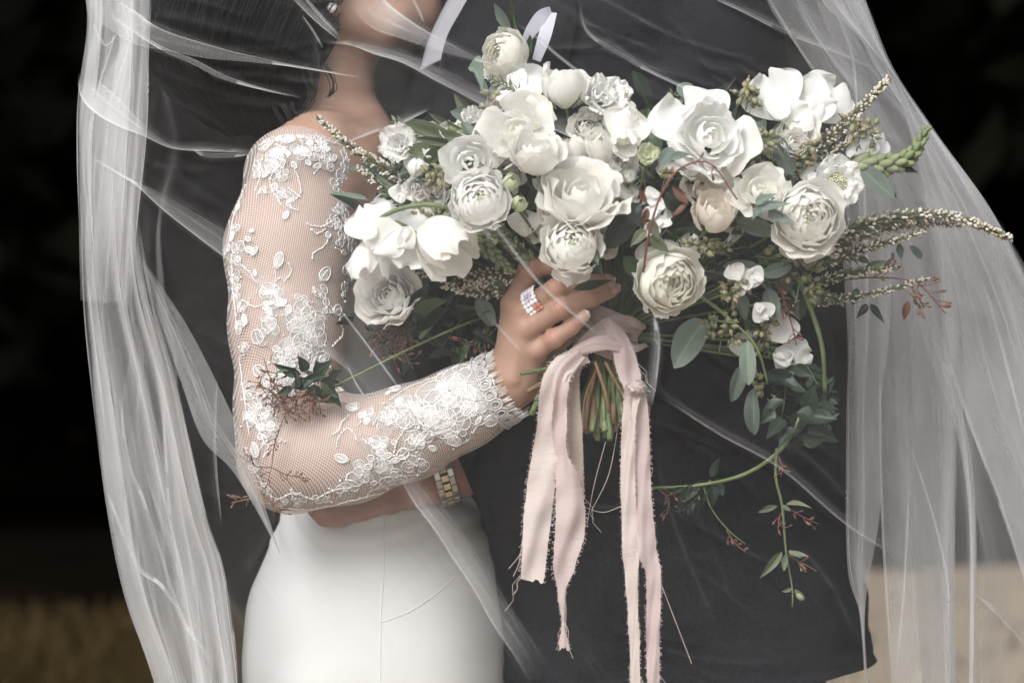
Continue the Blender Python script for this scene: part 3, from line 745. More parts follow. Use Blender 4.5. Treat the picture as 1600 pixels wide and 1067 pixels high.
def petal_edge(pc, ang, r0, r1, w, lift, n=13):
    ca, sa = math.cos(ang), math.sin(ang); out = []
    for k in range(n):
        u = k / (n - 1) * 2 - 1            # -1..1 round the petal rim
        th = u * 2.35
        x = (r0 + r1) / 2 + (r1 - r0) / 2 * math.cos(th); y = w * math.sin(th)
        if abs(u) == 1: y *= .4
        out.append(pc.at(ca * x - sa * y, sa * x + ca * y, lift))
    return out
lrng = random.Random(22)
def lace_flower(bvh, root, px, py, r, npet=6, rot=0.0, inner=True, cord=.72):
    pc = Patch(bvh, px, py, rot)
    if not pc.ok: return
    b = MB(); ph = lrng.uniform(0, 6.28); g0 = [pc.at(0, 0)]; gn_ = 22
    for kk in (.5, 1.0):
        g0 += [pc.at(math.cos(t) * r * kk * (1.05 + .25 * math.sin(3 * t + ph) + .12 * math.sin(7 * t)), math.sin(t) * r * kk * (1.05 + .25 * math.sin(3 * t + ph) + .12 * math.sin(7 * t))) for t in np.linspace(0, 2 * math.pi, gn_, False)]
    b.add(g0, [(0, 1 + k, 1 + (k + 1) % gn_) for k in range(gn_)] + [(1 + k, 1 + gn_ + k, 1 + gn_ + (k + 1) % gn_, 1 + (k + 1) % gn_) for k in range(gn_)], 3)
    arc = 2 * math.pi if r > 28 else lrng.uniform(3.4, 5.6); npet = npet if r > 28 else max(3, int(npet * arc / 6.28))
    for k in range(npet):
        an = ph + arc * k / npet + lrng.uniform(-.22, .22); rr = r * lrng.uniform(.78, 1.3); w = rr * .5 * lrng.uniform(.62, 1.05) * (6 / max(npet, 5)) ** .5; r0 = r * lrng.uniform(.02, .2)
        petal_fill(b, pc, an, r0, rr, w * 1.02, 0 if lrng.random() < .16 else 2, 0.0001 + .0004 * lrng.random())
        b.tube(petal_edge(pc, an, r0, rr, w, 0.0006), PX(cord * lrng.uniform(.8, 1.15)), 5, 1, cap=False)
        for q in range(3 if r > 16 else 2):                          # thread veins
            a2 = an + lrng.uniform(-.4, .4) * w / rr * 1.4; e = lrng.uniform(.6, .9); b.tube([pc.at(math.cos(an) * r0 * 1.2, math.sin(an) * r0 * 1.2, .0006), pc.at(math.cos(a2) * rr * e * .6, math.sin(a2) * rr * e * .6, .0008), pc.at(math.cos(a2 + .06) * rr * e, math.sin(a2 + .06) * rr * e, .0006)], PX(.45), 4, 1, cap=False)
    if inner and r > 18:
        m = 5 if r > 28 else 3
        for k in range(m):
            an = ph + .5 + 2 * math.pi * k / m + lrng.uniform(-.3, .3); rr = r * lrng.uniform(.42, .62); w = rr * .5
            petal_fill(b, pc, an, r * .04, rr, w, 0 if lrng.random() < .4 else 2, 0.0005, 5, 5); b.tube(petal_edge(pc, an, r * .04, rr, w, 0.0014, 11), PX(cord * .9), 5, 1, cap=False)
    if r > 12:
        for k in range(7): b.ball(pc.at(lrng.gauss(0, r * .08), lrng.gauss(0, r * .08), .001), PX(lrng.uniform(.9, 1.7)), None, 1, 5, 4, 1)
    for k in range(2 if r < 20 else 4):                               # curling tendrils that tie the motif into the net
        an = lrng.uniform(0, 6.28); tp = [(math.cos(an + .25 * j * lrng.uniform(-1, 1)) * r * (.8 + .16 * j), math.sin(an + .25 * j * lrng.uniform(-1, 1)) * r * (.8 + .16 * j)) for j in range(5)]
        b.tube([pc.at(x, y, .0004) for x, y in tp], [PX(.9), PX(.9), PX(.8), PX(.7), PX(.5)], 5, 1); b.ball(pc.at(*tp[-1], .0005), PX(lrng.uniform(1.3, 2.4)), None, 1, 5, 4, 1)
    child('lace_flower', b.mesh('lace_flower', [M['lace'], M['cord'], M['lace_open'], M['lace_ground']]), root)
def lace_leaf(bvh, root, px, py, L, w, ang):
    pc = Patch(bvh, px, py, ang)
    if not pc.ok: return
    b = MB(); petal_fill(b, pc, 0, 0, L, w, 2 if lrng.random() < .5 else 0, .0003); b.tube(petal_edge(pc, 0, 0, L, w, .0008), PX(1.1), 5, 1, cap=False)
    b.tube([pc.at(0, 0, .001), pc.at(L * .5, w * .15, .001), pc.at(L * .85, 0, .001)], PX(.7), 4, 1, cap=False)
    child('lace_leaf', b.mesh('lace_leaf', [M['lace'], M['cord'], M['lace_open']]), root)
def lace_trail(bvh, root, pts, knots=True, r=.85):
    out = []
    for x, y in spline(pts, max(8, int(len(pts) * 6))):
        pc = Patch(bvh, x + lrng.uniform(-.8, .8), y + lrng.uniform(-.8, .8))
        if pc.ok: out.append(pc.at(0, 0, .0007))
    if len(out) < 3: return
    b = MB(); b.tube(out, PX(r), 5, 1, cap=True)
    if knots:
        for p in out[::2]:
            b.ball(p, PX(lrng.uniform(1.0, 2.2)), None, 1, 6, 4, 1)
    child('lace_trail', b.mesh('lace_trail', [M['lace'], M['cord']]), root)
BIG = [(703, 612, 55, 8), (745, 628, 32, 6), (690, 655, 30, 5), (640, 640, 30, 6), (716, 675, 24, 5), (655, 690, 20, 5), (607, 655, 20, 6), (590, 700, 21, 6), (568, 740, 26, 5), (608, 742, 27, 5), (540, 765, 18, 5), (650, 726, 18, 5), (575, 650, 14, 5),
       (426, 462, 19, 6), (426, 492, 17, 6), (478, 505, 32, 8), (486, 540, 26, 6), (456, 548, 20, 5), (420, 520, 18, 5), (505, 565, 17, 5), (450, 570, 22, 6), (432, 605, 26, 6), (405, 640, 22, 6), (418, 672, 20, 5), (388, 610, 13, 5), (388, 655, 12, 5), (470, 470, 14, 5), (508, 480, 12, 5), (500, 455, 11, 4),
       (372, 395, 17, 5), (366, 430, 16, 6), (372, 455, 14, 5), (368, 360, 10, 5), (378, 478, 12, 5), (375, 510, 10, 5), (383, 545, 9, 5),
       (445, 300, 14, 6), (440, 272, 12, 5), (410, 300, 8, 4), (455, 318, 9, 5), (407, 260, 17, 6), (432, 248, 20, 6), (462, 240, 16, 6), (488, 236, 17, 6), (515, 252, 19, 6), (537, 268, 18, 6), (527, 290, 15, 6), (545, 300, 14, 5), (535, 330, 14, 6), (548, 350, 13, 5), (522, 352, 14, 6), (530, 375, 13, 5), (548, 392, 16, 5), (542, 425, 15, 5), (538, 455, 13, 5), (420, 225, 13, 5), (450, 218, 14, 6), (480, 218, 13, 6), (510, 226, 13, 6), (540, 242, 13, 6),
       (440, 785, 11, 5), (470, 785, 12, 5), (502, 778, 12, 5), (415, 765, 9, 5), (398, 730, 9, 5)]
for x, y, r, n in BIG: lace_flower(sbv, sleeve, x, y, r, n)
for x, y, L, w, a in [(500, 440, 28, 9, 1.0), (432, 420, 26, 7, 1.3), (520, 490, 24, 8, .6), (408, 540, 26, 10, 2.0), (520, 600, 26, 8, -.6), (395, 690, 26, 7, -1.2), (560, 640, 22, 7, 2.6), (625, 610, 24, 8, 2.3), (665, 585, 26, 9, 2.2), (760, 600, 22, 9, .4), (735, 580, 22, 8, 1.2), (640, 700, 24, 8, -2.4), (545, 720, 22, 6, 2.8), (550, 410, 30, 11, -1.4), (548, 360, 26, 9, -1.7), (535, 300, 26, 9, -.9), (700, 680, 26, 9, -.8), (755, 655, 24, 10, -.3), (430, 285, 18, 5, -1.6), (450, 330, 16, 4, -1.9), (415, 585, 24, 9, 2.6), (470, 590, 22, 8, -.4), (372, 330, 18, 5, 1.7), (380, 490, 20, 5, -1.2)]:
    lace_leaf(sbv, sleeve, x, y, L, w, a)
for t in [[(432, 440), (430, 415), (436, 395)], [(445, 440), (455, 425), (450, 410)], [(400, 440), (390, 425), (375, 412)], [(380, 470), (400, 480), (420, 470)], [(520, 540), (535, 520), (530, 500), (538, 490)], [(540, 560), (548, 540), (545, 520)], [(505, 360), (495, 365), (485, 358)], [(515, 370), (505, 385), (490, 395), (487, 405)], [(520, 345), (500, 355), (478, 350)],
          [(410, 265), (405, 285), (400, 300)], [(430, 265), (422, 285), (430, 305), (440, 322)], [(458, 260), (466, 280), (470, 300), (462, 312)], [(452, 295), (470, 310)], [(545, 650), (535, 660), (530, 672), (520, 680)], [(560, 690), (545, 670), (530, 682), (525, 700)], [(600, 720), (585, 700), (570, 690)], [(640, 660), (620, 690), (615, 715)],
          [(430, 780), (460, 770), (490, 778), (520, 765), (550, 760)], [(440, 792), (480, 795), (520, 788), (560, 778), (600, 768)], [(455, 765), (462, 772), (470, 768)], [(385, 700), (392, 720), (405, 745), (420, 770)], [(375, 560), (380, 600), (385, 640), (390, 680)], [(362, 400), (364, 440), (368, 480), (372, 520)], [(368, 330), (362, 360), (358, 385)], [(385, 290), (375, 315), (368, 335)],
          [(415, 680), (420, 700), (412, 715)], [(400, 660), (412, 690), (405, 705)], [(610, 625), (640, 605), (680, 590), (720, 570)], [(480, 640), (500, 632), (530, 628), (560, 632)]]:
    lace_trail(sbv, sleeve, t)
for k in range(120):          # fine sprays of leaflets along the main garlands
    gx, gy = lrng.choice([(430, 470), (480, 520), (450, 570), (425, 620), (400, 660), (700, 610), (640, 650), (590, 700), (570, 745), (660, 700), (740, 640), (545, 300), (530, 350), (440, 245), (500, 240), (480, 225), (430, 235), (530, 265), (540, 320), (548, 400), (372, 380), (372, 420), (490, 570), (620, 640), (600, 720)]); lace_leaf(sbv, sleeve, gx + lrng.gauss(0, 13), gy + lrng.gauss(0, 12), lrng.uniform(8, 18), lrng.uniform(2.5, 5), lrng.uniform(0, 6.28))
# cuff: band, scalloped eyelets and eyelash fringe
cyc = ARMW[-1][0]
def cuff_ring(off, n=72, rad=None):
    out = []
    c = Vector(cuff_p) + Vector(cn) * off; ax = Vector(cn); e1 = Vector((0, -1, 0)); e1 = (e1 - ax * e1.dot(ax)).normalized(); e2 = ax.cross(e1)
    for k in range(n):
        a = 2 * math.pi * k / n; d = e1 * math.cos(a) + e2 * math.sin(a)
        if rad is None:
            h = sbv.ray_cast(c + d * .12, -d); p = h[0] if h[0] is not None else c + d * .033
        else: p = c + d * rad
        out.append((p, d, a))
    return out
cb = MB(); ringp = cuff_ring(-PX(26), 72)
cb.tube([p + d * .0012 for p, d, _ in ringp] + [ringp[0][0] + ringp[0][1] * .0012], PX(3.2), 6, 0, flat=.5, cap=False)
ring2 = cuff_ring(-PX(14), 20); axv = Vector(cn)
for p, d, a in ring2:
    p = p + d * .0013; tg = axv.cross(d)
    for rr, ct, lift in ((11, 1.5, .0), (6, 1.2, .0006)):
        loop = [p + (axv * math.cos(t) + tg * math.sin(t) * .85) * PX(rr) + d * lift for t in np.linspace(0, 2 * math.pi, 15)]
        cb.tube(loop, PX(ct), 5, 0, cap=False)
    n0 = 16; inn = [p + (axv * math.cos(t) + tg * math.sin(t) * .85) * PX(5.5) for t in np.linspace(0, 2 * math.pi, n0, False)]; ou = [p + (axv * math.cos(t) + tg * math.sin(t) * .85) * PX(11) for t in np.linspace(0, 2 * math.pi, n0, False)]
    cb.add(inn + ou, [(k, (k + 1) % n0, n0 + (k + 1) % n0, n0 + k) for k in range(n0)], 0)
cuff = child('cuff_trim', cb.mesh('cuff_trim', [M['lace']]), sleeve)
fr = MB()
for p, d, a in cuff_ring(-PX(3), 110):
    L = PX(lrng.uniform(10, 17)); q = p + axv * L + d * PX(lrng.uniform(-1, 4)); m_ = p + axv * L * .5 + d * PX(1.5)
    fr.tube([p + d * .0008, m_, q], [PX(.75), PX(.65), PX(.4)], 4, 0)
child('fringe', fr.mesh('cuff_fringe', M['cord']), sleeve)
# lace over the shoulder: ragged eyelash edge along the neckline
eb = MB()
for x in np.arange(412, 572, 2.2):
    py = np.interp(x, [405, 430, 460, 500, 540, 575], [236, 214, 207, 210, 222, 245]) + 4
    pc = Patch(sbv, x, py + 5)
    if not pc.ok: continue
    L = lrng.uniform(5, 11); an = 1.57 + lrng.uniform(-.7, .7)
    eb.tube([pc.at(0, 0, .0005), pc.at(math.cos(an) * L * .5, math.sin(an) * L * .5, .001) , pc.c + pc.ex * PX(math.cos(an) * L) + pc.ez * PX(math.sin(an) * L) + pc.n * .002], [PX(.8), PX(.7), PX(.4)], 4, 0)
child('neckline_fringe', eb.mesh('neckline_fringe', M['cord']), sleeve)

# ---------------- earring and ring: worn, but things of their own
er = link('earring', None, loc=P(518, 12, .068)); tag(er, 'round diamond stud earring in the ear lobe', 'earring')
b = MB(); c = P(518, 12, .068)
for k in range(3): pass
b.tube([c + Vector((0, .004, 0)), c + Vector((0, 0, 0))], [.0052, .0058], 20); child('setting', b.mesh('setting', M['silver']), er)
b = MB(); st = [c + Vector((math.cos(t) * .0046, -.0005, math.sin(t) * .0046)) for t in np.linspace(0, 2 * math.pi, 12, False)] + [c + Vector((math.cos(t + .26) * .0026, -.0026, math.sin(t + .26) * .0026)) for t in np.linspace(0, 2 * math.pi, 12, False)] + [c + Vector((0, -.0028, 0))]
b.add(st, [(k, (k + 1) % 12, 12 + k) for k in range(12)] + [((k + 1) % 12, 12 + (k + 1) % 12, 12 + k) for k in range(12)] + [(12 + k, 12 + (k + 1) % 12, 24) for k in range(12)])
child('stone', b.mesh('stone', M['diamond'], False), er)
a, bq = P(*FING['middle'][0][0]), P(*FING['middle'][1][0]); ax = (bq - a).normalized(); rc = a.lerp(bq, .43) + Vector((0, -.0005, 0)); rr = r_(18.6)
rg = link('ring', None, loc=rc); tag(rg, 'wide diamond set ring with a rose stone on her finger', 'ring')
e1 = Vector((0, -1, .1)); e1 = (e1 - ax * e1.dot(ax)).normalized(); e2 = ax.cross(e1)
b = MB(); v = []
for k in range(40):
    t = 2 * math.pi * k / 40; wd = .0046 + .0036 * max(0, math.cos(t)) ** 2
    for s, h_ in ((-1, 0), (-1, .0014), (1, .0014), (1, 0)): v.append(rc + ax * wd * s + (e1 * math.cos(t) + e2 * math.sin(t)) * (rr + h_))
b.add(v, [(k * 4 + j, k * 4 + (j + 1) % 4, ((k + 1) % 40) * 4 + (j + 1) % 4, ((k + 1) % 40) * 4 + j) for k in range(40) for j in range(4)])
child('band', b.mesh('band', M['silver'], False), rg)
for i, t in enumerate(np.linspace(-1.35, 1.35, 9)):
    for j, s in enumerate((-1.5, -.5, .5, 1.5)):
        pos = rc + ax * (s * .0039) + (e1 * math.cos(t) + e2 * math.sin(t)) * (rr + .0016); nn = (e1 * math.cos(t) + e2 * math.sin(t))
        q = Vector((0, 0, 1)).rotation_difference(nn); b = MB(); R0 = lrng.uniform(.0019, .0026)
        st = [pos + q @ Vector((math.cos(u) * R0, math.sin(u) * R0, 0)) for u in np.linspace(0, 2 * math.pi, 8, False)] + [pos + q @ Vector((math.cos(u + .4) * R0 * .6, math.sin(u + .4) * R0 * .6, .0014)) for u in np.linspace(0, 2 * math.pi, 8, False)]
        b.add(st, [(k, (k + 1) % 8, 8 + k) for k in range(8)] + [((k + 1) % 8, 8 + (k + 1) % 8, 8 + k) for k in range(8)] + [tuple(range(8, 16))])
        mt = M['rose_gem'] if (i in (5, 6) and s > 0) else (M['lilac_gem'] if i in (2, 3) and abs(s) < 1 else M['diamond'])
        child('gem', b.mesh('gem', mt, False), rg)
# ------------------------------------------------------------------ the groom
GA = [((1060, 150, .10), .045), ((1062, 360, .06), .048), ((1020, 610, .075), .043), ((880, 695, .07), .036), ((720, 733, .058), .026)]
GF = {'index': [((612, 722, .052), 20), ((560, 735, .05), 18), ((520, 750, .052), 17), ((494, 762, .06), 15)],
      'middle': [((606, 742, .045), 20), ((552, 757, .045), 18), ((512, 772, .048), 17), ((490, 783, .057), 15)],
      'ring': [((606, 762, .042), 20), ((552, 777, .041), 18), ((515, 790, .046), 17), ((496, 797, .056), 15)],
      'pinky': [((612, 782, .043), 19), ((565, 796, .042), 17), ((528, 806, .046), 15.5), ((506, 809, .056), 14)],
      'thumb': [((660, 728, .045), 21), ((635, 690, .04), 18), ((610, 665, .05), 16), ((590, 655, .058), 13)]}
def groom_field(F):
    F.chain([(P(*c), r) for c, r in GA], 0.02)
    for nm in ('index', 'middle', 'ring', 'pinky'):
        c, r = GF[nm][0]; F.cap(P(690, 742, .055), P(*c), r_(30), r_(r), 0.012)
    F.ell(P(645, 757, .052), (r_(44), .017, r_(32)), 0.015)
    for nm, ch in GF.items(): F.chain([(P(*c), r_(r)) for c, r in ch], 0.004)
    for nm in ('ring', 'pinky', 'middle'):
        c, r = GF[nm][0]; q = P(*c); F.ell((q.x, q.y - .003, q.z), (r_(14), .010, r_(14)), 0.008)
    F.cap(P(880, 230, .24), P(845, -30, .22), .062, .060, 0.03)
    F.ell(P(850, -180, .22), (.10, .080, .115), 0.03)
    F.ell(P(775, -80, .22), (.060, .060, .085), 0.03)
    F.ell(P(752, -28, .22), (.026, .030, .024), 0.025); F.ell(P(800, -22, .22), (.05, .055, .03), 0.03)
    F.cap(P(706, -95, .22), P(694, -128, .22), .013, .012, 0.015)
    F.ell(P(706, -62, .22), (.009, .022, .007), 0.008); F.ell(P(712, -48, .22), (.009, .020, .007), 0.008)
    F.ell(P(868, -120, .145), (.018, .010, .030), 0.01)
    F.cap(P(1000, 200, .24), P(1060, 150, .10), .07, .045, 0.05); F.cap(P(1000, 200, .24), P(880, 230, .24), .09, .08, .05); F.cap(P(1000, 200, .26), P(1040, 180, .38), .07, .045, .05)
    F.cap(P(1000, 200, .24), P(1040, 900, .22), .10, .10, .05)
ga, gb = P(470, -380, .2), P(1230, 1010, .2)
FG = Field((ga.x, -.02, gb.z), (gb.x, .52, ga.z), 0.0050); groom_field(FG); vg, fg = FG.mesh(); vg = relax(vg, fg, 1)
ha, hb = P(470, 630, .05), P(800, 850, .05)
FG2 = Field((ha.x, -.005, hb.z), (hb.x, .12, ha.z), 0.0017); groom_field(FG2); vg2, fg2 = FG2.mesh(); vg2 = relax(vg2, fg2, 2)
cx_ = P(770, 0, .05).x
inb = (vg[:, 0] < cx_) & (vg[:, 1] < .115) & (vg[:, 2] < ha.z) & (vg[:, 2] > hb.z)
va, fa = keep_faces(vg, fg, ~inb); vc, fc = keep_faces(vg2, fg2, vg2[:, 0] < cx_ + .004)
vall = np.vstack([va, vc]); fall = np.vstack([fa, fc + len(va)])
me = np_mesh('groom_body', vall, fall, [M['skin_groom'], M['stubble']])
fcn = vall[fall].mean(1); chin = P(745, -5, .22); low = (fcn[:, 2] < P(0, -35, .22).z) & (fcn[:, 2] > P(0, 30, .22).z) & (fcn[:, 0] < P(850, 0, .22).x) & (fcn[:, 0] > P(690, 0, .22).x) & (fcn[:, 1] > .1)
me.polygons.foreach_set('material_index', low.astype(np.int32))
groom = link('person', me); tag(groom, 'man in a charcoal suit facing the woman, his arm round her waist', 'person')
for nm in ('ring', 'pinky', 'middle'):
    ch = GF[nm]; a, b = P(*ch[2][0]), P(*ch[3][0]); ax = (b - a).normalized(); r = r_(ch[3][1]); nn = Vector((-.25, -1, .1)).normalized(); nn = (nn - ax * nn.dot(ax)).normalized()
    nail(groom, b - ax * r * .4 + nn * r * .9, b + ax * r * .9 + nn * r * .55, r * .6, nn, False)
hv3 = []
for i, (py, cx, a, bb) in enumerate(spline([(-395, 870, 20, .02), (-370, 868, 130, .075), (-300, 862, 175, .096), (-220, 885, 160, .094), (-130, 920, 118, .082), (-60, 925, 90, .072), (-20, 920, 60, .055)], 16)):
    for k in range(32):
        an = 2 * math.pi * k / 32; q = P(cx + a * math.cos(an), py, .22); hv3.append((q.x, .22 + bb * math.sin(an), q.z))
child('hair', make_mesh('groom_hair', hv3, grid_faces(16, 32, True), M['hair']), groom)
# jacket
JK = [(-45, 840, 1090, .150, .24, 2.2), (-20, 775, 1150, .195, .24, 2.3), (40, 705, 1195, .215, .24, 2.4), (110, 650, 1215, .22, .24, 2.4), (200, 618, 1232, .22, .24, 2.4), (320, 625, 1250, .215, .24, 2.4), (460, 650, 1268, .205, .24, 2.4), (600, 690, 1288, .195, .24, 2.4), (740, 725, 1305, .195, .24, 2.4), (880, 745, 1328, .20, .24, 2.4), (1000, 760, 1350, .21, .24, 2.4), (1052, 765, 1362, .215, .24, 2.4)]
jv, jn = loft(JK, 180, 12); jv = jv.reshape(jn, 180, 3)
nz = smooth_noise(jn, 180, 12, 18, nrng) * .010 + smooth_noise(jn, 180, 22, 10, nrng) * .006 + smooth_noise(jn, 180, 40, 40, nrng) * .0012
tt = np.linspace(0, 1, jn)[:, None]; uu2 = np.linspace(0, 2 * math.pi, 180)[None, :]
nz = nz + .0045 * np.sin(9 * tt * 6 + 3 * np.sin(uu2 * 2)) * np.exp(-((tt - .5) / .25) ** 2) * (np.cos(uu2 - 4.4) > 0)      # drag folds at the waist
cen = jv.mean(1, keepdims=True); dv = jv - cen; dv[:, :, 2] = 0; dv /= np.linalg.norm(dv, axis=2, keepdims=True)
jv = jv + dv * nz[:, :, None]
# hem: rises towards the back, short rounded corner; top: round the shoulders in
hemz = jv[-1, :, 0]; x0, x1 = hemz.min(), hemz.max()
lift = np.interp(jv[:, :, 0], [x0, x1], [-.012, .018]) * np.clip((tt - .8) / .2, 0, 1)
jv[:, :, 2] += lift
jacket = child('jacket', np_mesh('jacket', jv.reshape(-1, 3), np.array(grid_faces(jn, 180, True)), M['suit']), groom)
so = jacket.modifiers.new('cloth', 'SOLIDIFY'); so.thickness = .003; so.offset = -1
jbv = BVHTree.FromPolygons([Vector(p) for p in jv.reshape(-1, 3)], grid_faces(jn, 180, True))
# sleeve with cuff
SL = [((1060, 10, .13), .088), ((1070, 130, .105), .090), ((1066, 290, .085), .079), ((1056, 450, .07), .070), ((1030, 590, .062), .066), ((955, 668, .066), .063), ((870, 712, .064), .057), ((800, 744, .062), .051), ((738, 770, .06), .0445)]
sp_ = spline([(*P(*c), r) for c, r in SL], 70); sv = []
for i in range(70):
    t = Vector(sp_[min(i + 1, 69)][:3] - sp_[max(i - 1, 0)][:3]).normalized()
    n1 = Vector((0, -1, 0)); n1 = (n1 - t * n1.dot(t)).normalized(); n2 = t.cross(n1)
    for k in range(72):
        an = 2 * math.pi * k / 72; el_ = math.exp(-((i - 40) / 9) ** 2); rr = sp_[i][3]
        if i < 4: rr *= (.55, .8, .92, .98)[i]
        rr += .0030 * math.sin(i * .55 + 2.2 * math.sin(an + 1)) * (.45 + el_ * 1.5) + .0015 * math.sin(i * .23 + an * 3)
        sv.append(Vector(sp_[i][:3]) + (n1 * math.cos(an) * 1.0 + n2 * math.sin(an) * 1.0) * rr)
# inner lip of the cuff
for q in (.93, .9):
    i = 69; c = Vector(sp_[i][:3])
    for k in range(72): sv.append(c + (sv[69 * 72 + k] - c) * q - Vector(sp_[69][:3] - sp_[66][:3]).normalized() * (.0 if q > .92 else .03))
gsl = child('jacket_sleeve', make_mesh('jacket_sleeve', sv, grid_faces(72, 72, True), M['suit']), groom)
# lapel and collar: stand along the front edge of the jacket
def strip(name, rows, mat, root, thick=.003):
    """rows: (px, py, y, px2, py2, y2) cross edges"""
    rr = spline(rows, 30); v = []
    for q in rr:
        a, b = P(*q[:3]), P(*q[3:6])
        for k in range(7):
            s = k / 6; p = a.lerp(b, s); p.y -= .004 * math.sin(math.pi * s); v.append(p)
    o = child(name, make_mesh(name, v, grid_faces(30, 7), mat), root); m = o.modifiers.new('cloth', 'SOLIDIFY'); m.thickness = thick
    return o
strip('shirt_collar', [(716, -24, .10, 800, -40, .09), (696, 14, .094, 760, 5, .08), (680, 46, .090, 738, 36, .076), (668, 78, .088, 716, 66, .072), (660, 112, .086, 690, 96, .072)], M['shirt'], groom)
strip('lapel', [(745, -20, .06, 860, -60, .05), (722, 20, .052, 900, 10, .012), (700, 60, .050, 890, 90, .006), (688, 112, .050, 860, 190, .004), (672, 220, .05, 780, 300, .006), (650, 330, .05, 700, 380, .02)], M['lapel'], jacket)
# shoulder seam and back vent
def suit_line(pts, bvh, root, r=.0011, name='seam'):
    out = []
    for x, y in spline(pts, 40):
        h = hit(bvh, x, y)
        if h[0] is not None: out.append(h[0] + h[1] * (.0002 if h[1].y < 0 else -.0002))
    if len(out) > 3:
        b = MB(); b.tube(out, r, 6); child(name, b.mesh(name, M['lapel']), root)
suit_line([(1255, 640), (1275, 760), (1305, 880), (1338, 1010)], jbv, jacket)
suit_line([(1225, 690), (1248, 790), (1262, 860)], jbv, jacket, .0009)
# trousers and shoes
TR = [(1000, 775, 1290, .17, .24, 2.3), (1100, 780, 1285, .17, .24, 2.3), (1300, 800, 1260, .165, .24, 2.3)]
tv, tn = loft(TR, 64, 4); child('trousers', np_mesh('trousers', tv, np.array(grid_faces(tn, 64, True)), M['suit']), groom)
for cyy in (.14, .34):
    lv2, ln = loft([(1280, 850, 1215, .10, cyy, 2.2), (1700, 880, 1160, .078, cyy, 2.1), (2200, 900, 1120, .065, cyy, 2.1), (2480, 890, 1125, .062, cyy, 2.1)], 40, 4)
    child('trouser_leg', np_mesh('trouser_leg', lv2, np.array(grid_faces(ln, 40, True)), M['suit']), groom)
    b = MB(); c = P(1000, 2480, cyy)
    b.tube([(c.x + .10, cyy, .05), (c.x + .05, cyy, .055), (c.x - .05, cyy, .045), (c.x - .15, cyy, .032), (c.x - .20, cyy, .022)], [.035, .042, .045, .040, .015], 12, flat=.8)
    child('shoe', b.mesh('shoe', M['shoe']), groom)
# watch
wt = link('wristwatch', None, loc=P(690, 748, .05)); tag(wt, 'steel and gold link wristwatch showing below the lace cuff', 'watch')
wc, w2 = P(690, 740, .056), P(722, 730, .058); ax = (w2 - wc).normalized(); e1 = Vector((0, -1, 0)); e1 = (e1 - ax * e1.dot(ax)).normalized(); e2 = ax.cross(e1)
rr = .0275
def link_box(t, s0, s1, mat, h=.0030, dt=.132, name='link'):
    v = []
    for s in (s0, s1):
        for q in (-dt, dt):
            for hh in (0, h):
                v.append(wc + ax * s + (e1 * math.cos(t + q) + e2 * math.sin(t + q)) * (rr + hh))
    b = MB(); b.add(v, [(0, 1, 3, 2), (4, 6, 7, 5), (0, 4, 5, 1), (2, 3, 7, 6), (1, 5, 7, 3), (0, 2, 6, 4)])
    o = child(name, b.mesh(name, mat, False), wt); bv = o.modifiers.new('b', 'BEVEL'); bv.width = .0006; bv.segments = 2
    return o
for i in range(22):
    t = i * 2 * math.pi / 22
    link_box(t, -.0095, -.0037, M['steel']); link_box(t + .14, -.0036, .0036, M['gold'] if i % 1 == 0 else M['steel'], .0034, .105); link_box(t, .0037, .0095, M['steel'])
def on_w(t, s, h): return wc + ax * s + (e1 * math.cos(t) + e2 * math.sin(t)) * (rr + h)
T0 = -math.pi * .28
for T0 in (math.pi * (-.45 if (e2.z < 0) else .45),):
    nn = (e1 * math.cos(T0) + e2 * math.sin(T0)); b = MB(); c = on_w(T0, 0, .002); b.tube([c, c + nn * .008], [.019, .018], 32); child('case', b.mesh('case', M['steel']), wt)
    b = MB(); b.tube([c + nn * .0081, c + nn * .0095], [.0175, .0155], 32); child('bezel', b.mesh('bezel', M['gold']), wt); b = MB(); b.tube([c + nn * .0096, c + nn * .0099], [.0150, .0150], 32); child('dial', b.mesh('dial', M['dial']), wt)
# ------------------------------------------------------------------ the bouquet
BQ = link('bouquet', None, loc=P(945, 520, -.062))
tag(BQ, 'loose white flower bouquet with eucalyptus, heather and trailing pink ribbons in her hand', 'bouquet')
FS_ = 1.04
def YB(px, py):
    """depth of the bouquet's front at a pixel"""
    q = ((px - 960) / 520) ** 2 + ((py - 300) / 270) ** 2
    return -.075 - .088 * math.sqrt(max(0, 1 - min(q, 1)))
frng = random.Random(5); fnp = np.random.default_rng(8)
def wrap_petal(Rr, phi0, w, th_rim, th_base=2.6, flare=0.0, ruffle=.03, sq=1.0, nu=8, nv=9, pointy=.35, cut=0.0):
    v, a = [], []; ph = frng.uniform(0, 6.28); f1 = frng.uniform(2, 4)
    for i in range(nu):
        t = i / (nu - 1)
        for j in range(nv):
            s = j / (nv - 1) * 2 - 1
            tr = th_rim + (th_base - th_rim) * pointy * abs(s) ** 2.4 + ruffle * 1.6 * math.sin(f1 * s * 2 + ph)
            th = th_base + (tr - th_base) * t; shp = .35 + .65 * math.sin(math.pi / 2 * min(1, t * 1.5))
            p = phi0 + w * s * shp; r = Rr * (1 + ruffle * math.sin(3 * s + ph) * t + flare * .35 * t ** 3)
            x, y, z = r * math.sin(th) * math.cos(p), r * math.sin(th) * math.sin(p), r * math.cos(th) * sq
            fo = flare * Rr * t ** 5 * (.6 + .4 * (1 - s * s)); x += math.cos(p) * fo; y += math.sin(p) * fo; z -= fo * .55
            x += ruffle * Rr * .6 * math.sin(f1 * 3 * s + ph * 2) * t ** 4 * math.cos(p); y += ruffle * Rr * .6 * math.sin(f1 * 3 * s + ph * 2) * t ** 4 * math.sin(p)
            v.append((x, y, z)); a.append(t)
    return v, grid_faces(nu, nv), a
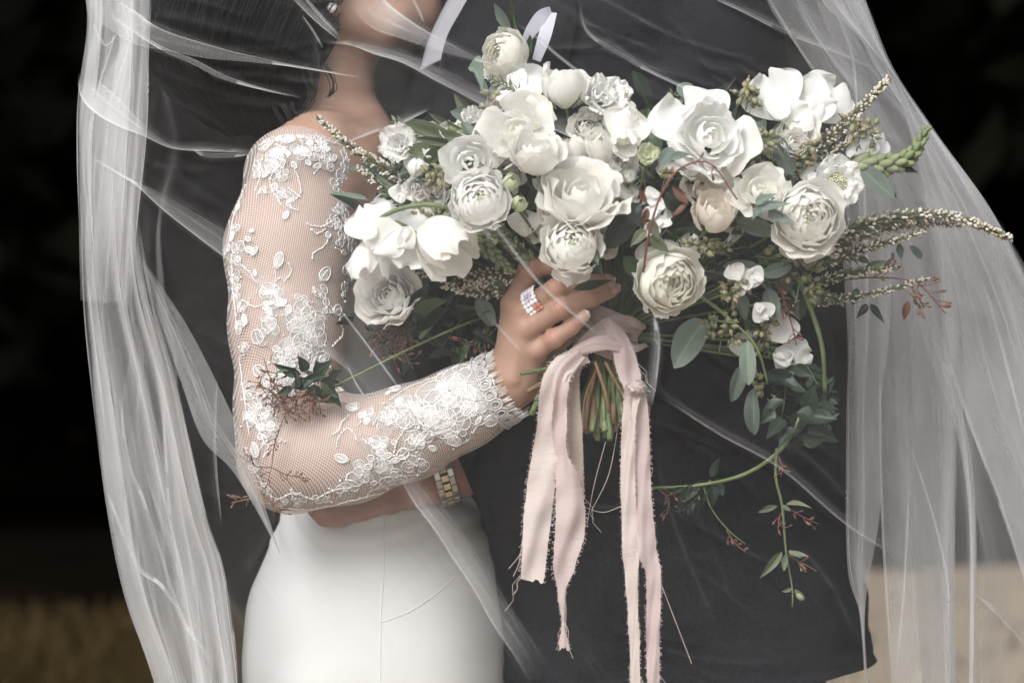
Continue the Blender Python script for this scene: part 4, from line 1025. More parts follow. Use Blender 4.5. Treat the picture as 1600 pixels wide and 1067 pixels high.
def flat_petal(L, W, cup=.2, wave=.08, notch=.1, curl=.2, nu=10, nv=13, fr=6, base=.18, frill=0.0):
    v, a = [], []; ph = frng.uniform(0, 6.28); skew = frng.uniform(-.12, .12)
    for i in range(nu):
        t = i / (nu - 1); wd = W * (base + (1 - base) * math.sin(math.pi / 2 * min(1, t / .6)) ** .9) if t < .6 else W * math.sqrt(max(.02, 1 - ((t - .6) / .4) ** 2 * .9))
        for j in range(nv):
            s = j / (nv - 1) * 2 - 1
            z = L * (t - .10 * t * t * s * s - notch * t ** 4 * math.exp(-(s / .22) ** 2) + .02 * math.sin(7 * s + ph) * t ** 3)
            y = cup * W * s * s * t + wave * L * math.sin(fr * s + ph) * t ** 2 + frill * L * math.sin(fr * 2.7 * s + ph * 3) * t ** 5 - curl * L * t * t
            v.append((wd * s + skew * L * t * t, y, z)); a.append(t)
    return v, grid_faces(nu, nv), a
def place_mat(px, py, y, face, roll=0.0):
    c = P(px, py, y); d = Vector((face[0], -face[2], face[1])).normalized()
    return Matrix.Translation(c) @ Vector((0, 0, 1)).rotation_difference(d).to_matrix().to_4x4() @ Matrix.Rotation(roll, 4, 'Z')
def pmesh(v, f, a, mat): return make_mesh('petal', [tuple(q) for q in v], f, M[mat], True, None, {'along': a})
def join(parts):
    V, F, A = [], [], []
    for v, f, a in parts:
        n = len(V); V += list(v); F += [tuple(i + n for i in q) for q in f]; A += list(a)
    return V, F, A
def xform(part, mat):
    v, f, a = part; return [tuple(mat @ Vector(p)) for p in v], f, a
def flower_obj(name, core, mat, mw, root=None):
    me = make_mesh(name, core[0], core[1], M[mat], True, None, {'along': core[2]})
    return child(name, me, root or BQ, mw)
def sub(o, part, mat):
    c = child('petal', pmesh(*part, mat), o); c.matrix_parent_inverse = Matrix.Identity(4); return c
def calyx(o, R0, z, n=5, L=1.0, mat='green_leaf', down=False):
    for k in range(n):
        part = flat_petal(R0 * L, R0 * .22, .1, .03, 0, .15 if not down else -.3, 6, 5, base=.5)
        v = [(x * (1 - .85 * (zz / (R0 * L)) ** 2 if zz > 0 else 1), yy, zz) for x, yy, zz in part[0]]
        m = Matrix.Translation((0, 0, z)) @ Matrix.Rotation(2 * math.pi * k / n + .3, 4, 'Z') @ Matrix.Translation((0, R0 * .22, 0)) @ Matrix.Rotation(R(-62 if not down else -125), 4, 'X')
        me = make_mesh('sepal', [tuple(m @ Vector(p)) for p in v], part[1], M[mat], True, None, {'side': [abs(j / 4 * 2 - 1) for i in range(6) for j in range(5)]})
        c = child('sepal', me, o); c.matrix_parent_inverse = Matrix.Identity(4)
STEMS = []
def ranunculus(px, py, rpx, face, mat='petal', dy=0.0, open_=1.0, n=34, outer=7, y=None, root=None):
    y = YB(px, py) + dy if y is None else y; Rr = r_(rpx * FS_, y); parts = []
    for i in range(n):
        t = i / (n - 1); parts.append(wrap_petal(Rr * (.13 + .80 * t ** .8), i * 2.399, .95 - .25 * t, R(16 + 46 * open_ * t) * frng.uniform(.9, 1.12), 2.5, frng.uniform(0, .05), frng.uniform(.03, .075), .86, 8, 11, .22))
    mw = place_mat(px, py, y + .0, face, frng.uniform(0, 6)); o = flower_obj('ranunculus', join(parts), mat, mw, root)
    for k in range(outer):
        sub(o, wrap_petal(Rr * frng.uniform(.96, 1.05), 2 * math.pi * k / outer + frng.uniform(-.2, .2), .62, R(frng.uniform(66, 92)) * open_, 2.6, frng.uniform(.04, .16), .06, .86, 8, 11, .30), mat)
    b = MB(); b.ball((0, 0, Rr * .02), Rr * .15, None, 1, 10, 6)
    c = child('flower_heart', make_mesh('flower_heart', b.v, b.f, M['green_bud'], True, None, {'along': [.3] * len(b.v)}), o); c.matrix_parent_inverse = Matrix.Identity(4)
    STEMS.append((mw @ Vector((0, 0, -Rr * .8)), rpx)); return o
def rose(px, py, rpx, face, mat='petal', dy=0.0, n=18, outer=7, flare=.28, sq=1.1, sep=True, openr=1.0):
    y = YB(px, py) + dy; Rr = r_(rpx * FS_, y); parts = []
    for i in range(n):
        t = i / (n - 1); parts.append(wrap_petal(Rr * (.12 + .72 * t ** .9), i * 2.399, 1.15 - .3 * t, R(12 + 46 * t * openr), 2.7, .10 + .18 * t, frng.uniform(.04, .08), sq * (1.15 - .15 * t), 10, 13, .18))
    mw = place_mat(px, py, y, face, frng.uniform(0, 6)); o = flower_obj('rose', join(parts), mat, mw)
    for k in range(outer):
        rr = .80 + .22 * (k / outer)
        sub(o, wrap_petal(Rr * rr, k * 2.2 + frng.uniform(-.2, .2), .85, R(frng.uniform(38, 78)) * openr, 2.75, flare * frng.uniform(.6, 1.6) + .06, frng.uniform(.05, .10), sq, 11, 15, .30), mat)
    if sep: calyx(o, Rr * .75, -Rr * sq * .88)
    STEMS.append((mw @ Vector((0, 0, -Rr * .8)), rpx)); return o
def sweet_pea(px, py, rpx, face, mat='petal_cool', dy=0.0, roll=0.0, wings=True, y=None):
    y = YB(px, py) + dy if y is None else y; Rr = r_(rpx * FS_, y)
    # petals stand up (local Y is the picture's up when roll is 0); the axis points at the viewer
    c = P(px, py, y); d = Vector((face[0], -face[2], face[1])).normalized(); up = Vector((0, 0, 1)); up = (up - d * up.dot(d)).normalized(); rt = up.cross(d)
    m = Matrix((( rt.x, up.x, d.x, c.x), (rt.y, up.y, d.y, c.y), (rt.z, up.z, d.z, c.z), (0, 0, 0, 1))) @ Matrix.Rotation(roll, 4, 'Z')
    T = Matrix(((1, 0, 0, 0), (0, 0, 1, -Rr * .55), (0, -1, 0, 0), (0, 0, 0, 1)))       # petal z -> up, petal y -> away from the viewer
    st = xform(flat_petal(Rr * 1.75, Rr * 1.15, frng.uniform(-.3, -.05), frng.uniform(.10, .18), frng.uniform(.05, .22), frng.uniform(-.15, .15), 13, 19, frng.uniform(3.5, 6), .3, .035), T @ Matrix.Rotation(R(-8), 4, 'X'))
    o = flower_obj('sweet_pea', st, mat, m)
    if wings:
        for s in (-1, 1):
            w = flat_petal(Rr * 1.05, Rr * .55, .5, .09, .0, .25, 8, 9, 4, .3)
            sub(o, xform(w, Matrix.Translation((s * Rr * .12, -Rr * .25, Rr * .28)) @ Matrix.Rotation(s * R(-32), 4, 'Z') @ T @ Matrix.Rotation(s * R(35), 4, 'Z') @ Matrix.Rotation(R(-18), 4, 'X')), mat)
        k = flat_petal(Rr * .6, Rr * .25, .9, .02, 0, .1, 6, 7, 3, .5)
        sub(o, xform(k, Matrix.Translation((0, -Rr * .2, Rr * .40)) @ T), mat)
    STEMS.append((m @ Vector((0, -Rr * .6, -Rr * .1)), rpx * .6)); return o
def frilly(px, py, rpx, face, mat='petal_cool', dy=0.0, rings=((9, 1.0, 35), (8, .78, 58), (6, .52, 76)), pin=0, name='carnation'):
    y = YB(px, py) + dy; Rr = r_(rpx * FS_, y); mw = place_mat(px, py, y, face, frng.uniform(0, 6)); o = None
    for n, L, tilt in rings:
        for k in range(n):
            part = flat_petal(Rr * L, Rr * L * .42, .15, .07, .05, .1, 9, 13, 5, .15, .06)
            part = xform(part, Matrix.Rotation(2 * math.pi * k / n + frng.uniform(-.2, .2), 4, 'Z') @ Matrix.Rotation(R(-(90 - tilt) + frng.uniform(-9, 9)), 4, 'X'))
            if o is None: o = flower_obj(name, part, mat, mw)
            else: sub(o, part, mat)
    if pin:
        b = MB()
        for k in range(pin):
            rr = math.sqrt((k + .5) / pin) * Rr * .46; an = k * 2.399; z = Rr * (.34 - .3 * (rr / (Rr * .46)) ** 2); p = Vector((rr * math.cos(an), rr * math.sin(an), z)); q = p * 1.0 + Vector((0, 0, Rr * frng.uniform(.04, .12)))
            b.ball(q, Rr * frng.uniform(.028, .05), None, 1.2, 6, 4)
        c = child('pincushion', b.mesh('pincushion', M['pollen']), o); c.matrix_parent_inverse = Matrix.Identity(4)
    STEMS.append((mw @ Vector((0, 0, -Rr * .3)), rpx * .7)); return o
def bud(px, py, rpx, face, mat='green_bud', dy=0.0, sep=True, sq=1.25):
    y = YB(px, py) + dy; Rr = r_(rpx * FS_, y)
    parts = [wrap_petal(Rr * (.55 + .45 * i / 6), i * 2.399, 1.1, R(8 + 14 * i / 6), 2.8, .03, .02, sq, 8, 9, .3) for i in range(7)]
    mw = place_mat(px, py, y, face, frng.uniform(0, 6)); o = flower_obj('flower_bud', join(parts), mat, mw)
    if sep: calyx(o, Rr * .9, -Rr * sq * .9, 5, 1.1)
    STEMS.append((mw @ Vector((0, 0, -Rr)), rpx * .7)); return o
def tulip(px, py, rpx, face, mat='petal', dy=0.0, n=6, L=1.5, y=None):
    """nodding bell of broad petals, axis along its opening"""
    y = YB(px, py) + dy if y is None else y; Rr = r_(rpx * FS_, y); mw = place_mat(px, py, y, face, frng.uniform(0, 6)); o = None
    for k in range(n):
        part = wrap_petal(Rr * (1 - .08 * (k % 2)), 2 * math.pi * k / n + frng.uniform(-.15, .15), .74, R(frng.uniform(34, 64)), 3.0, frng.uniform(.03, .28), frng.uniform(.06, .11), L, 12, 15, .26)
        if o is None: o = flower_obj('drooping_flower', part, mat, mw)
        else: sub(o, part, mat)
    calyx(o, Rr * .6, -Rr * L * .96, 5, .9)
    STEMS.append((mw @ Vector((0, 0, -Rr * L)), rpx * .6)); return o

# --- white flowers, left to right
tulip(578, 412, 29, (-.12, -1, .25), 'petal_cool', L=1.25)
sweet_pea(578, 352, 36, (-.4, .25, 1), 'petal_cool', -.01, .5); sweet_pea(632, 378, 34, (.1, -.3, 1), 'petal_cool', -.015, 2.9); sweet_pea(606, 362, 34, (-.2, .1, 1), 'petal_cool', -.02, 2.5, False); sweet_pea(655, 352, 24, (.2, .3, 1), 'petal_cool', .0, .2, False)
tulip(698, 386, 43, (.62, -.55, .45), 'petal', -.01, 6, 1.25)
rose(606, 462, 42, (-.3, .25, 1), 'petal_cool', .02, sep=False)
frilly(629, 228, 40, (-.35, .2, .9), 'petal_cool', .03)
bud(652, 262, 15, (.2, -.6, .8), 'petal_cool', .0, False, 1.0)
frilly(738, 195, 30, (.2, .7, .7), 'petal_cool', .03, ((9, 1.0, 50), (6, .8, 70)), name='star_flower')
rose(733, 254, 38, (-.1, .1, 1), 'petal_cool', -.02, 10, 6, .2, .9, False); ranunculus(750, 312, 44, (-.03, .28, 1), 'petal_cool', -.03, .9)
bud(797, 286, 14, (.35, .5, .8), 'green_bud', -.02); bud(811, 318, 13, (.3, .3, .9), 'green_bud', -.02)
rose(806, 204, 47, (-.35, .35, .8), 'petal', .0, 10, 7, .3, .95, False); rose(838, 238, 38, (-.05, .75, .45), 'petal', -.03, 12, 7, .12, 1.0, True)
sweet_pea(822, 148, 34, (-.3, .4, .9), 'petal_cool', .03, .5); sweet_pea(806, 140, 28, (-.5, .4, .9), 'petal_cool', .035, 1.0, False)
rose(884, 132, 37, (.02, 1, .22), 'petal', .0, 12, 7, .10, 1.12, True, .9)
frilly(938, 162, 47, (.25, .5, .8), 'petal_cool', .02); frilly(960, 150, 30, (.5, .6, .7), 'petal_cool', .025)
sweet_pea(976, 206, 33, (.2, .2, 1), 'petal', -.0, -.4); tulip(936, 228, 21, (-.2, .9, .4), 'petal', .01); tulip(900, 228, 19, (0, 1, .25), 'petal', .02); tulip(975, 222, 20, (.3, -.6, .6), 'petal', -.01)
rose(909, 305, 52, (.05, .72, .70), 'petal', -.02, 14, 8, .30, 1.0, False, 1.05)
sweet_pea(972, 293, 32, (.5, .3, .8), 'petal_cool', .02, -.3, False); sweet_pea(862, 350, 33, (-.3, -.3, 1), 'petal', .03, 2.6, False); sweet_pea(948, 330, 28, (.4, -.2, 1), 'petal_cream', .03, -1.2, False)
ranunculus(894, 382, 45, (-.02, .30, 1), 'petal', -.035, .95); sweet_pea(893, 420, 26, (.0, -.6, 1), 'petal', .0, 3.1, False)
ranunculus(1046, 440, 50, (.36, -.22, 1), 'petal_cream', -.03, 1.0, 38, 8); sweet_pea(1030, 402, 28, (-.3, .5, 1), 'petal_cream', .015, .4, False); sweet_pea(1075, 392, 22, (.2, .6, 1), 'petal_cool', .02, -.3, False)
sweet_pea(1085, 192, 58, (-.15, .35, 1), 'petal_cool', .0, .45, False); rose(1112, 214, 50, (.22, .30, 1), 'petal_cool', -.02, 12, 7, .3, .8, False); sweet_pea(1135, 262, 24, (.5, -.2, 1), 'petal', .0, 2.4, False)
rose(1116, 332, 33, (.12, .66, .62), 'petal_blush', -.02, 12, 5, .10, 1.12, True, .85); rose(1098, 300, 28, (0, .6, .8), 'petal_blush', .02, 8, 5, .2, 1.0, False)
rose(1187, 298, 37, (-.05, .5, .9), 'petal', -.02, 9, 6, .3, .9, False)
ranunculus(1263, 340, 52, (.14, -.03, 1), 'petal', -.04, 1.0, 40, 9); sweet_pea(1255, 380, 32, (0, -.6, 1), 'petal_cool', -.005, 3.0, False); sweet_pea(1285, 378, 24, (.2, -.6, 1), 'petal_cool', -.005, 2.7, False)
frilly(1304, 284, 46, (.2, -.05, 1), 'petal_cool', -.01, ((9, 1.0, 22), (8, .8, 40)), 120, 'scabiosa')
sweet_pea(1212, 160, 44, (-.15, .2, 1), 'petal_cool', .02, .45); sweet_pea(1240, 186, 26, (-.1, .1, 1), 'petal_cool', .015, -.9, False)
sweet_pea(1290, 165, 42, (.1, .1, 1), 'petal_cool', .02, -.7); sweet_pea(1278, 150, 30, (-.1, .3, 1), 'petal_cool', .015, 1.2, False); rose(1246, 208, 27, (.0, .2, 1), 'petal', .02, 8, 5, .3, .9, False)
sweet_pea(1362, 230, 24, (.2, .1, 1), 'petal_cool', .03, -.6); sweet_pea(1345, 238, 18, (.1, .1, 1), 'petal_cool', .03, .6, False)
frilly(1011, 243, 22, (.1, .25, 1), 'green_bud', -.02, ((11, 1.0, 30), (9, .8, 45)), 60, 'astrantia')
for x, y in ((1022, 305), (1030, 322), (1018, 335), (1032, 348), (1022, 362)): sweet_pea(x, y, 13, (frng.uniform(-.4, .4), frng.uniform(-.3, .4), 1), 'petal_cool', .0, frng.uniform(-2, 2))
for x, y, r, ro in ((1150, 428, 15, .5), (1168, 440, 18, -.4), (1184, 432, 14, .9), (1160, 446, 12, 2), (1188, 484, 17, -2.4)): sweet_pea(x, y, r, (frng.uniform(-.3, .3), 0, 1), 'petal_cool', .0, ro)
sweet_pea(1218, 520, 27, (.1, -.2, 1), 'petal_cool', .0, -.2, False); sweet_pea(1228, 557, 30, (.2, -.4, 1), 'petal_cool', -.01, -1.9); sweet_pea(1170, 545, 24, (-.2, 0, 1), 'petal', .02, .3, False); sweet_pea(1252, 562, 18, (.2, -.3, 1), 'petal_cool', -.01, -1.3, False)

for k in range(75):           # smaller blooms deep between the others
    x, y = frng.uniform(620, 1290), frng.uniform(190, 400)
    if ((x - 950) / 350) ** 2 + ((y - 290) / 125) ** 2 > 1: continue
    (sweet_pea if frng.random() < .7 else rose)(x, y, frng.uniform(15, 27), (frng.uniform(-.5, .5), frng.uniform(-.1, .6), 1), frng.choice(['petal_cool', 'petal', 'petal']), frng.uniform(.012, .045))
# --- leaves
LEAFM = {}
def leaf_mesh(kind, mat, var):
    key = (kind, mat, var)
    if key in LEAFM: return LEAFM[key]
    lr = random.Random(hash((kind, var)) % 999 + var * 7 + len(kind)); nu, nv = 11, 7; v, sd = [], []
    bend, fold, tw = lr.uniform(-.22, .28), lr.uniform(.1, .45), lr.uniform(-.5, .5)
    for i in range(nu):
        t = i / (nu - 1)
        w = {'oval': math.sin(math.pi * min(1, t * .93 + .05)) ** .62, 'lance': math.sin(math.pi * t ** .85) ** .9, 'pointed': math.sin(math.pi * t ** .62) ** 1.05}[kind]
        if i in (0, nu - 1): w = .03
        for j in range(nv):
            s = j / (nv - 1) * 2 - 1
            y = .5 * w * s; z = fold * abs(y) * .7 + bend * .35 * math.sin(math.pi * t) - bend * .5 * t * t + .012 * math.sin(9 * t + 5 * s) * w
            c, q = math.cos(tw * t), math.sin(tw * t); v.append((t, y * c - (z * q * .3), z + y * q)); sd.append(abs(s))
    LEAFM[key] = make_mesh('leaf', v, grid_faces(nu, nv), M[mat], True, None, {'side': sd})
    return LEAFM[key]
def leaf(b, t, w, kind='oval', mat='euc', tilt=0.0, root=None, name='leaf', var=None):
    B, T = P(*b), P(*t); ax = T - B; L = ax.length; ax.normalize()
    n_ = Vector((0, -1, .25)); n_ = (n_ - ax * n_.dot(ax)).normalized(); n_ = Quaternion(ax, tilt) @ n_; s_ = n_.cross(ax)
    W = r_(w, b[2]) / 1.0
    m = Matrix(((ax.x * L, s_.x * W, n_.x * L, B.x), (ax.y * L, s_.y * W, n_.y * L, B.y), (ax.z * L, s_.z * W, n_.z * L, B.z), (0, 0, 0, 1)))
    return child(name, leaf_mesh(kind, mat, frng.randint(0, 4) if var is None else var), root or BQ, m)
F_ = -.16
for a in [((1102, 500, -.10), (1053, 572, -.12), 46, 'oval', 'euc_pale', .2), ((1168, 532, -.13), (1170, 602, -.13), 26, 'oval', 'euc_pale', .2), ((1160, 570, -.10), (1143, 628, -.10), 26, 'oval', 'euc', -.2), ((1178, 606, -.11), (1178, 680, -.11), 22, 'oval', 'euc', .4),
          ((1000, 268, -.13), (1012, 170, -.11), 58, 'oval', 'green_leaf', .3), ((890, 190, -.13), (968, 182, -.13), 30, 'oval', 'green_leaf', -.5), ((870, 195, -.12), (930, 205, -.12), 32, 'oval', 'dark_leaf', .5), ((1000, 318, -.16), (948, 388, -.17), 40, 'oval', 'dark_leaf', .1), ((1055, 280, -.13), (1122, 270, -.12), 40, 'oval', 'dark_leaf', -.3), ((1040, 300, -.12), (1075, 330, -.12), 38, 'oval', 'dark_leaf', .2),
          ((1238, 275, -.13), (1205, 210, -.13), 30, 'oval', 'euc', .1), ((1338, 258, -.12), (1398, 310, -.12), 34, 'oval', 'euc', .2), ((1380, 285, -.10), (1402, 310, -.10), 14, 'pointed', 'dark_leaf', .2), ((1398, 255, -.10), (1435, 270, -.10), 14, 'pointed', 'dark_leaf', .5), ((1085, 165, -.10), (1060, 130, -.09), 26, 'oval', 'euc_pale', .3), ((1060, 160, -.09), (1095, 150, -.09), 24, 'oval', 'euc_pale', -.4), ((1160, 235, -.11), (1180, 170, -.11), 34, 'oval', 'green_leaf', .3), ((1175, 240, -.12), (1195, 185, -.12), 30, 'oval', 'euc', -.3),
          ((625, 295, -.08), (540, 260, -.07), 11, 'lance', 'euc_pale', .9), ((640, 315, -.09), (585, 275, -.08), 16, 'lance', 'olive', .3), ((575, 312, -.08), (513, 305, -.07), 12, 'oval', 'euc_pale', .2), ((690, 330, -.11), (640, 300, -.10), 18, 'lance', 'olive', .3), ((660, 260, -.11), (622, 272, -.11), 14, 'lance', 'euc_pale', .5),
          ((935, 415, -.20), (893, 358, -.19), 24, 'lance', 'dark_leaf', .5), ((915, 375, -.20), (938, 430, -.19), 24, 'lance', 'dark_leaf', -.3), ((895, 452, -.145), (958, 438, -.145), 17, 'lance', 'dark_leaf', .1), ((975, 400, -.15), (1002, 430, -.14), 26, 'oval', 'green_leaf', .4), ((960, 400, -.14), (985, 440, -.13), 30, 'oval', 'dark_leaf', -.4),
          ((755, 240, -.15), (720, 190, -.14), 24, 'oval', 'euc_pale', .3), ((730, 225, -.14), (628, 193, -.12), 15, 'lance', 'olive', .2), ((735, 230, -.14), (640, 215, -.12), 14, 'lance', 'olive', -.3), ((728, 235, -.14), (632, 240, -.12), 13, 'lance', 'olive', .4), ((725, 240, -.14), (655, 255, -.12), 14, 'lance', 'green_leaf', .2), ((740, 215, -.13), (665, 175, -.11), 14, 'lance', 'olive', -.4), ((735, 225, -.15), (690, 210, -.14), 18, 'lance', 'olive', .0),
          ((753, 145, -.10), (733, 95, -.05), 14, 'lance', 'euc_pale', .3), ((1190, 320, -.20), (1175, 345, -.20), 14, 'pointed', 'euc', .2), ((1185, 322, -.20), (1238, 318, -.21), 15, 'pointed', 'euc', .3), ((1180, 320, -.20), (1215, 302, -.20), 18, 'pointed', 'euc_pale', -.3), ((1200, 330, -.19), (1245, 350, -.21), 16, 'pointed', 'euc', .5), ((1150, 345, -.15), (1215, 365, -.15), 28, 'oval', 'euc', .3), ((1075, 390, -.13), (1140, 365, -.13), 26, 'oval', 'dark_leaf', .3),
          ((1130, 415, -.12), (1190, 420, -.12), 24, 'oval', 'euc', .4), ((1150, 455, -.12), (1165, 500, -.12), 28, 'oval', 'euc', -.3), ((1200, 450, -.12), (1212, 500, -.12), 28, 'oval', 'euc', .2), ((1245, 445, -.10), (1250, 500, -.10), 32, 'oval', 'dark_leaf', .1), ((1190, 430, -.12), (1238, 415, -.12), 24, 'oval', 'euc', .2),
          ((1440, 405, -.06), (1420, 385, -.06), 22, 'oval', 'euc', .5), ((1405, 380, -.07), (1408, 405, -.07), 12, 'lance', 'euc', .2), ((1360, 475, -.08), (1382, 505, -.08), 12, 'pointed', 'dark_leaf', .2), ((1355, 475, -.08), (1338, 498, -.08), 12, 'pointed', 'dark_leaf', -.2), ((1340, 450, -.08), (1332, 480, -.08), 12, 'pointed', 'green_leaf', .2), ((1330, 395, -.09), (1360, 412, -.09), 12, 'lance', 'green_leaf', .2), ((1420, 470, -.07), (1412, 500, -.07), 12, 'lance', 'red_leaf', .2), ((1350, 420, -.08), (1385, 408, -.08), 14, 'lance', 'olive', .2),
          ((1010, 318, -.21), (998, 295, -.21), 15, 'lance', 'red_leaf', .6), ((1012, 325, -.21), (1000, 352, -.21), 14, 'lance', 'red_leaf', -.5), ((1050, 290, -.22), (1076, 318, -.22), 12, 'lance', 'red_leaf', .8), ((1074, 316, -.22), (1050, 340, -.22), 10, 'lance', 'red_leaf', .3), ((1015, 345, -.20), (1030, 375, -.20), 18, 'pointed', 'olive', .3), ((1010, 360, -.20), (985, 385, -.20), 18, 'pointed', 'olive', .2), ((1012, 370, -.20), (1045, 395, -.19), 20, 'pointed', 'olive', -.2), ((1030, 260, -.21), (1050, 230, -.20), 22, 'oval', 'euc_pale', .3), ((1048, 250, -.21), (1080, 240, -.20), 20, 'oval', 'euc_pale', -.3),
          ((770, 510, -.08), (745, 465, -.08), 26, 'oval', 'euc', .2), ((700, 470, -.08), (640, 500, -.07), 18, 'lance', 'green_leaf', .3)]:
    leaf(*a)
# dark jasmine leaves low on the left, and deep filler foliage
def sprig_leaves(cx, cy, n, spread, mat, size, y0, kind='pointed', wr=.42):
    for k in range(n):
        an = 2 * math.pi * k / n + frng.uniform(-.4, .4); x, y = cx + frng.gauss(0, spread[0]), cy + frng.gauss(0, spread[1]); L = size * frng.uniform(.7, 1.25); z = y0 + frng.uniform(-.03, .03)
        leaf((x, y, z), (x + L * math.cos(an), y + L * math.sin(an) * .9, z + frng.uniform(-.02, .02)), L * wr, kind, mat, frng.uniform(-.9, .9))
sprig_leaves(610, 500, 8, (22, 20), 'dark_leaf', 46, -.045); sprig_leaves(680, 500, 12, (40, 26), 'dark_leaf', 48, -.04); sprig_leaves(650, 490, 13, (30, 18), 'dark_leaf', 52, -.05); sprig_leaves(720, 470, 8, (25, 18), 'dark_leaf', 46, -.05); sprig_leaves(690, 525, 6, (28, 14), 'green_leaf', 46, -.06); sprig_leaves(745, 520, 5, (12, 20), 'dark_leaf', 40, -.06)
for k in range(104):
    an = frng.uniform(0, 6.28); q = math.sqrt(frng.random()) * .95; x, y = 950 + 400 * q * math.cos(an), 318 + 165 * q * math.sin(an)
    if 800 < x < 960 and y > 440: continue
    L = frng.uniform(38, 66); dx, dy_ = x - 950, y - 480; dn = math.hypot(dx, dy_) + 1; dirx, diry = dx / dn + frng.gauss(0, .5), dy_ / dn + frng.gauss(0, .5); z = min(YB(x, y) + frng.uniform(.045, .10), -.035)
    leaf((x, y, z), (x + L * dirx, y + L * diry, z - .01), L * (frng.uniform(.3, .5) if x > 700 else .2), frng.choice(['oval', 'lance', 'pointed']) if x > 700 else 'lance', frng.choice(['dark_leaf', 'dark_leaf', 'green_leaf', 'euc', 'jasmine', 'olive']), frng.uniform(-.8, .8))
for k in range(16):
    x, y = frng.uniform(1205, 1290), frng.uniform(575, 690); an = frng.uniform(0, 6.28); L = frng.uniform(26, 46); z = frng.uniform(-.125, -.08)
    leaf((x, y, z), (x + L * math.cos(an), y + L * math.sin(an), z + frng.uniform(-.02, .02)), L * frng.uniform(.4, .6), 'pointed', 'jasmine', frng.uniform(-1.1, 1.1))
# jasmine cluster hanging on the right
for x, y, dx, dy_, w in ((1215, 590, 45, 25, 26), (1240, 600, 40, 40, 32), (1262, 625, 42, -35, 34), (1250, 640, -10, 45, 32), (1225, 625, -40, 38, 30), (1270, 650, 38, 5, 26), (1262, 668, 45, 20, 26), (1245, 670, -30, 30, 28), (1225, 655, -28, 30, 24), (1280, 632, 30, 8, 20), (1255, 690, 35, -8, 26), (1235, 598, -45, -20, 32), (1262, 640, 12, -40, 30), (1245, 645, 40, 18, 30), (1210, 640, -22, 22, 20), (1280, 660, 32, -14, 20), (1232, 690, 20, 10, 22), (1240, 572, 30, 15, 22)):
    z = -.10 + frng.uniform(-.03, .02); leaf((x, y, z), (x + dx, y + dy_, z + frng.uniform(-.02, .01)), w, 'pointed', 'jasmine', frng.uniform(-.7, .7))
# leaves of the trailing vines
for a in [((1215, 790, -.10), (1182, 800, -.11), 10), ((1228, 788, -.10), (1268, 792, -.11), 11), ((1222, 788, -.10), (1235, 800, -.11), 9), ((1222, 862, -.10), (1188, 902, -.11), 14), ((1232, 860, -.10), (1252, 872, -.11), 10), ((1228, 865, -.11), (1224, 892, -.11), 11), ((1232, 862, -.10), (1262, 868, -.1), 9), ((1238, 918, -.1), (1222, 924, -.1), 7), ((1242, 920, -.1), (1258, 936, -.1), 10)]: leaf(*a, 'lance', 'olive', frng.uniform(-.6, .6))
for a in [((1110, 745, -.07), (1126, 715, -.08), 16), ((1095, 752, -.07), (1070, 782, -.07), 16), ((1110, 750, -.07), (1112, 800, -.07), 22), ((1120, 748, -.07), (1130, 775, -.07), 16), ((1080, 755, -.07), (1058, 800, -.06), 14), ((1100, 752, -.07), (1090, 805, -.06), 16), ((1070, 760, -.07), (1046, 770, -.06), 10)]: leaf(*a, 'lance', 'jasmine', frng.uniform(-.6, .6))

# --- sprigs: one mesh each for stem, one for what sits on it
def stem_obj(pts, r, mat='stem', name='stem', n=24):
    q = spline(pts, n); b = MB(); rr = r if hasattr(r, '__len__') else (r, r); b.tube([P(*p[:3]) for p in q], [r_(rr[0] + (rr[1] - rr[0]) * i / (n - 1)) for i in range(n)], 7); return child(name, b.mesh(name, M[mat]), BQ), q
def heather(pts, wid, n=120, bell=2.6, name='heather_spike', taper=True):
    st, q = stem_obj(pts, (1.6, .7), 'needle', name, 30); b = MB(); nb = MB()
    n = int(n * 1.5); bell *= .80
    for k in range(n):
        t = (k + frng.random()) / n; i = t * 29; i0 = int(min(i, 28)); f = i - i0; c = q[i0] + (q[i0 + 1] - q[i0]) * f; tg = Vector(P(*q[i0 + 1][:3]) - P(*q[i0][:3])).normalized()
        w = wid * (1 - .75 * t if taper else 1) ; an = frng.uniform(0, 6.28); o1 = tg.orthogonal().normalized(); o2 = tg.cross(o1); dr = (o1 * math.cos(an) + o2 * math.sin(an)); p0 = P(*c[:3]); p1 = p0 + dr * r_(w) * frng.uniform(.6, 1.05) + tg * r_(w * .5)
        b.ball(p1, r_(bell * frng.uniform(.7, 1.15)), (dr + tg * .6).normalized(), 1.45, 6, 4)
        for _ in range(2):
            an2 = frng.uniform(0, 6.28); d2 = (o1 * math.cos(an2) + o2 * math.sin(an2)); e = p0 + d2 * r_(w) * frng.uniform(.7, 1.2) + tg * r_(w * .9); nb.tube([p0, p0.lerp(e, .6) - tg * r_(.5), e], [r_(.9), r_(1.1), r_(.3)], 4)
    tag(child('bells', b.mesh('bells', M['bell']), st), kind='stuff'); tag(child('needles', nb.mesh('needles', M['needle']), st), kind='stuff')
heather([(690, 330, -.09), (620, 275, -.085), (555, 235, -.08), (496, 184, -.07)], 15, 170, 3.0)
heather([(660, 330, -.085), (610, 300, -.08), (560, 262, -.075)], 13, 80, 2.8)
heather([(1215, 285, -.11), (1270, 235, -.11), (1335, 180, -.10), (1388, 124, -.09)], 17, 190, 3.0)
heather([(1230, 300, -.105), (1280, 255, -.105), (1330, 215, -.10)], 14, 80, 2.7)
heather([(1290, 375, -.12), (1380, 345, -.10), (1480, 338, -.08), (1580, 372, -.06)], 17, 230, 3.1)
heather([(1280, 395, -.11), (1360, 362, -.095), (1430, 350, -.08), (1500, 352, -.07)], 15, 140, 3.0)
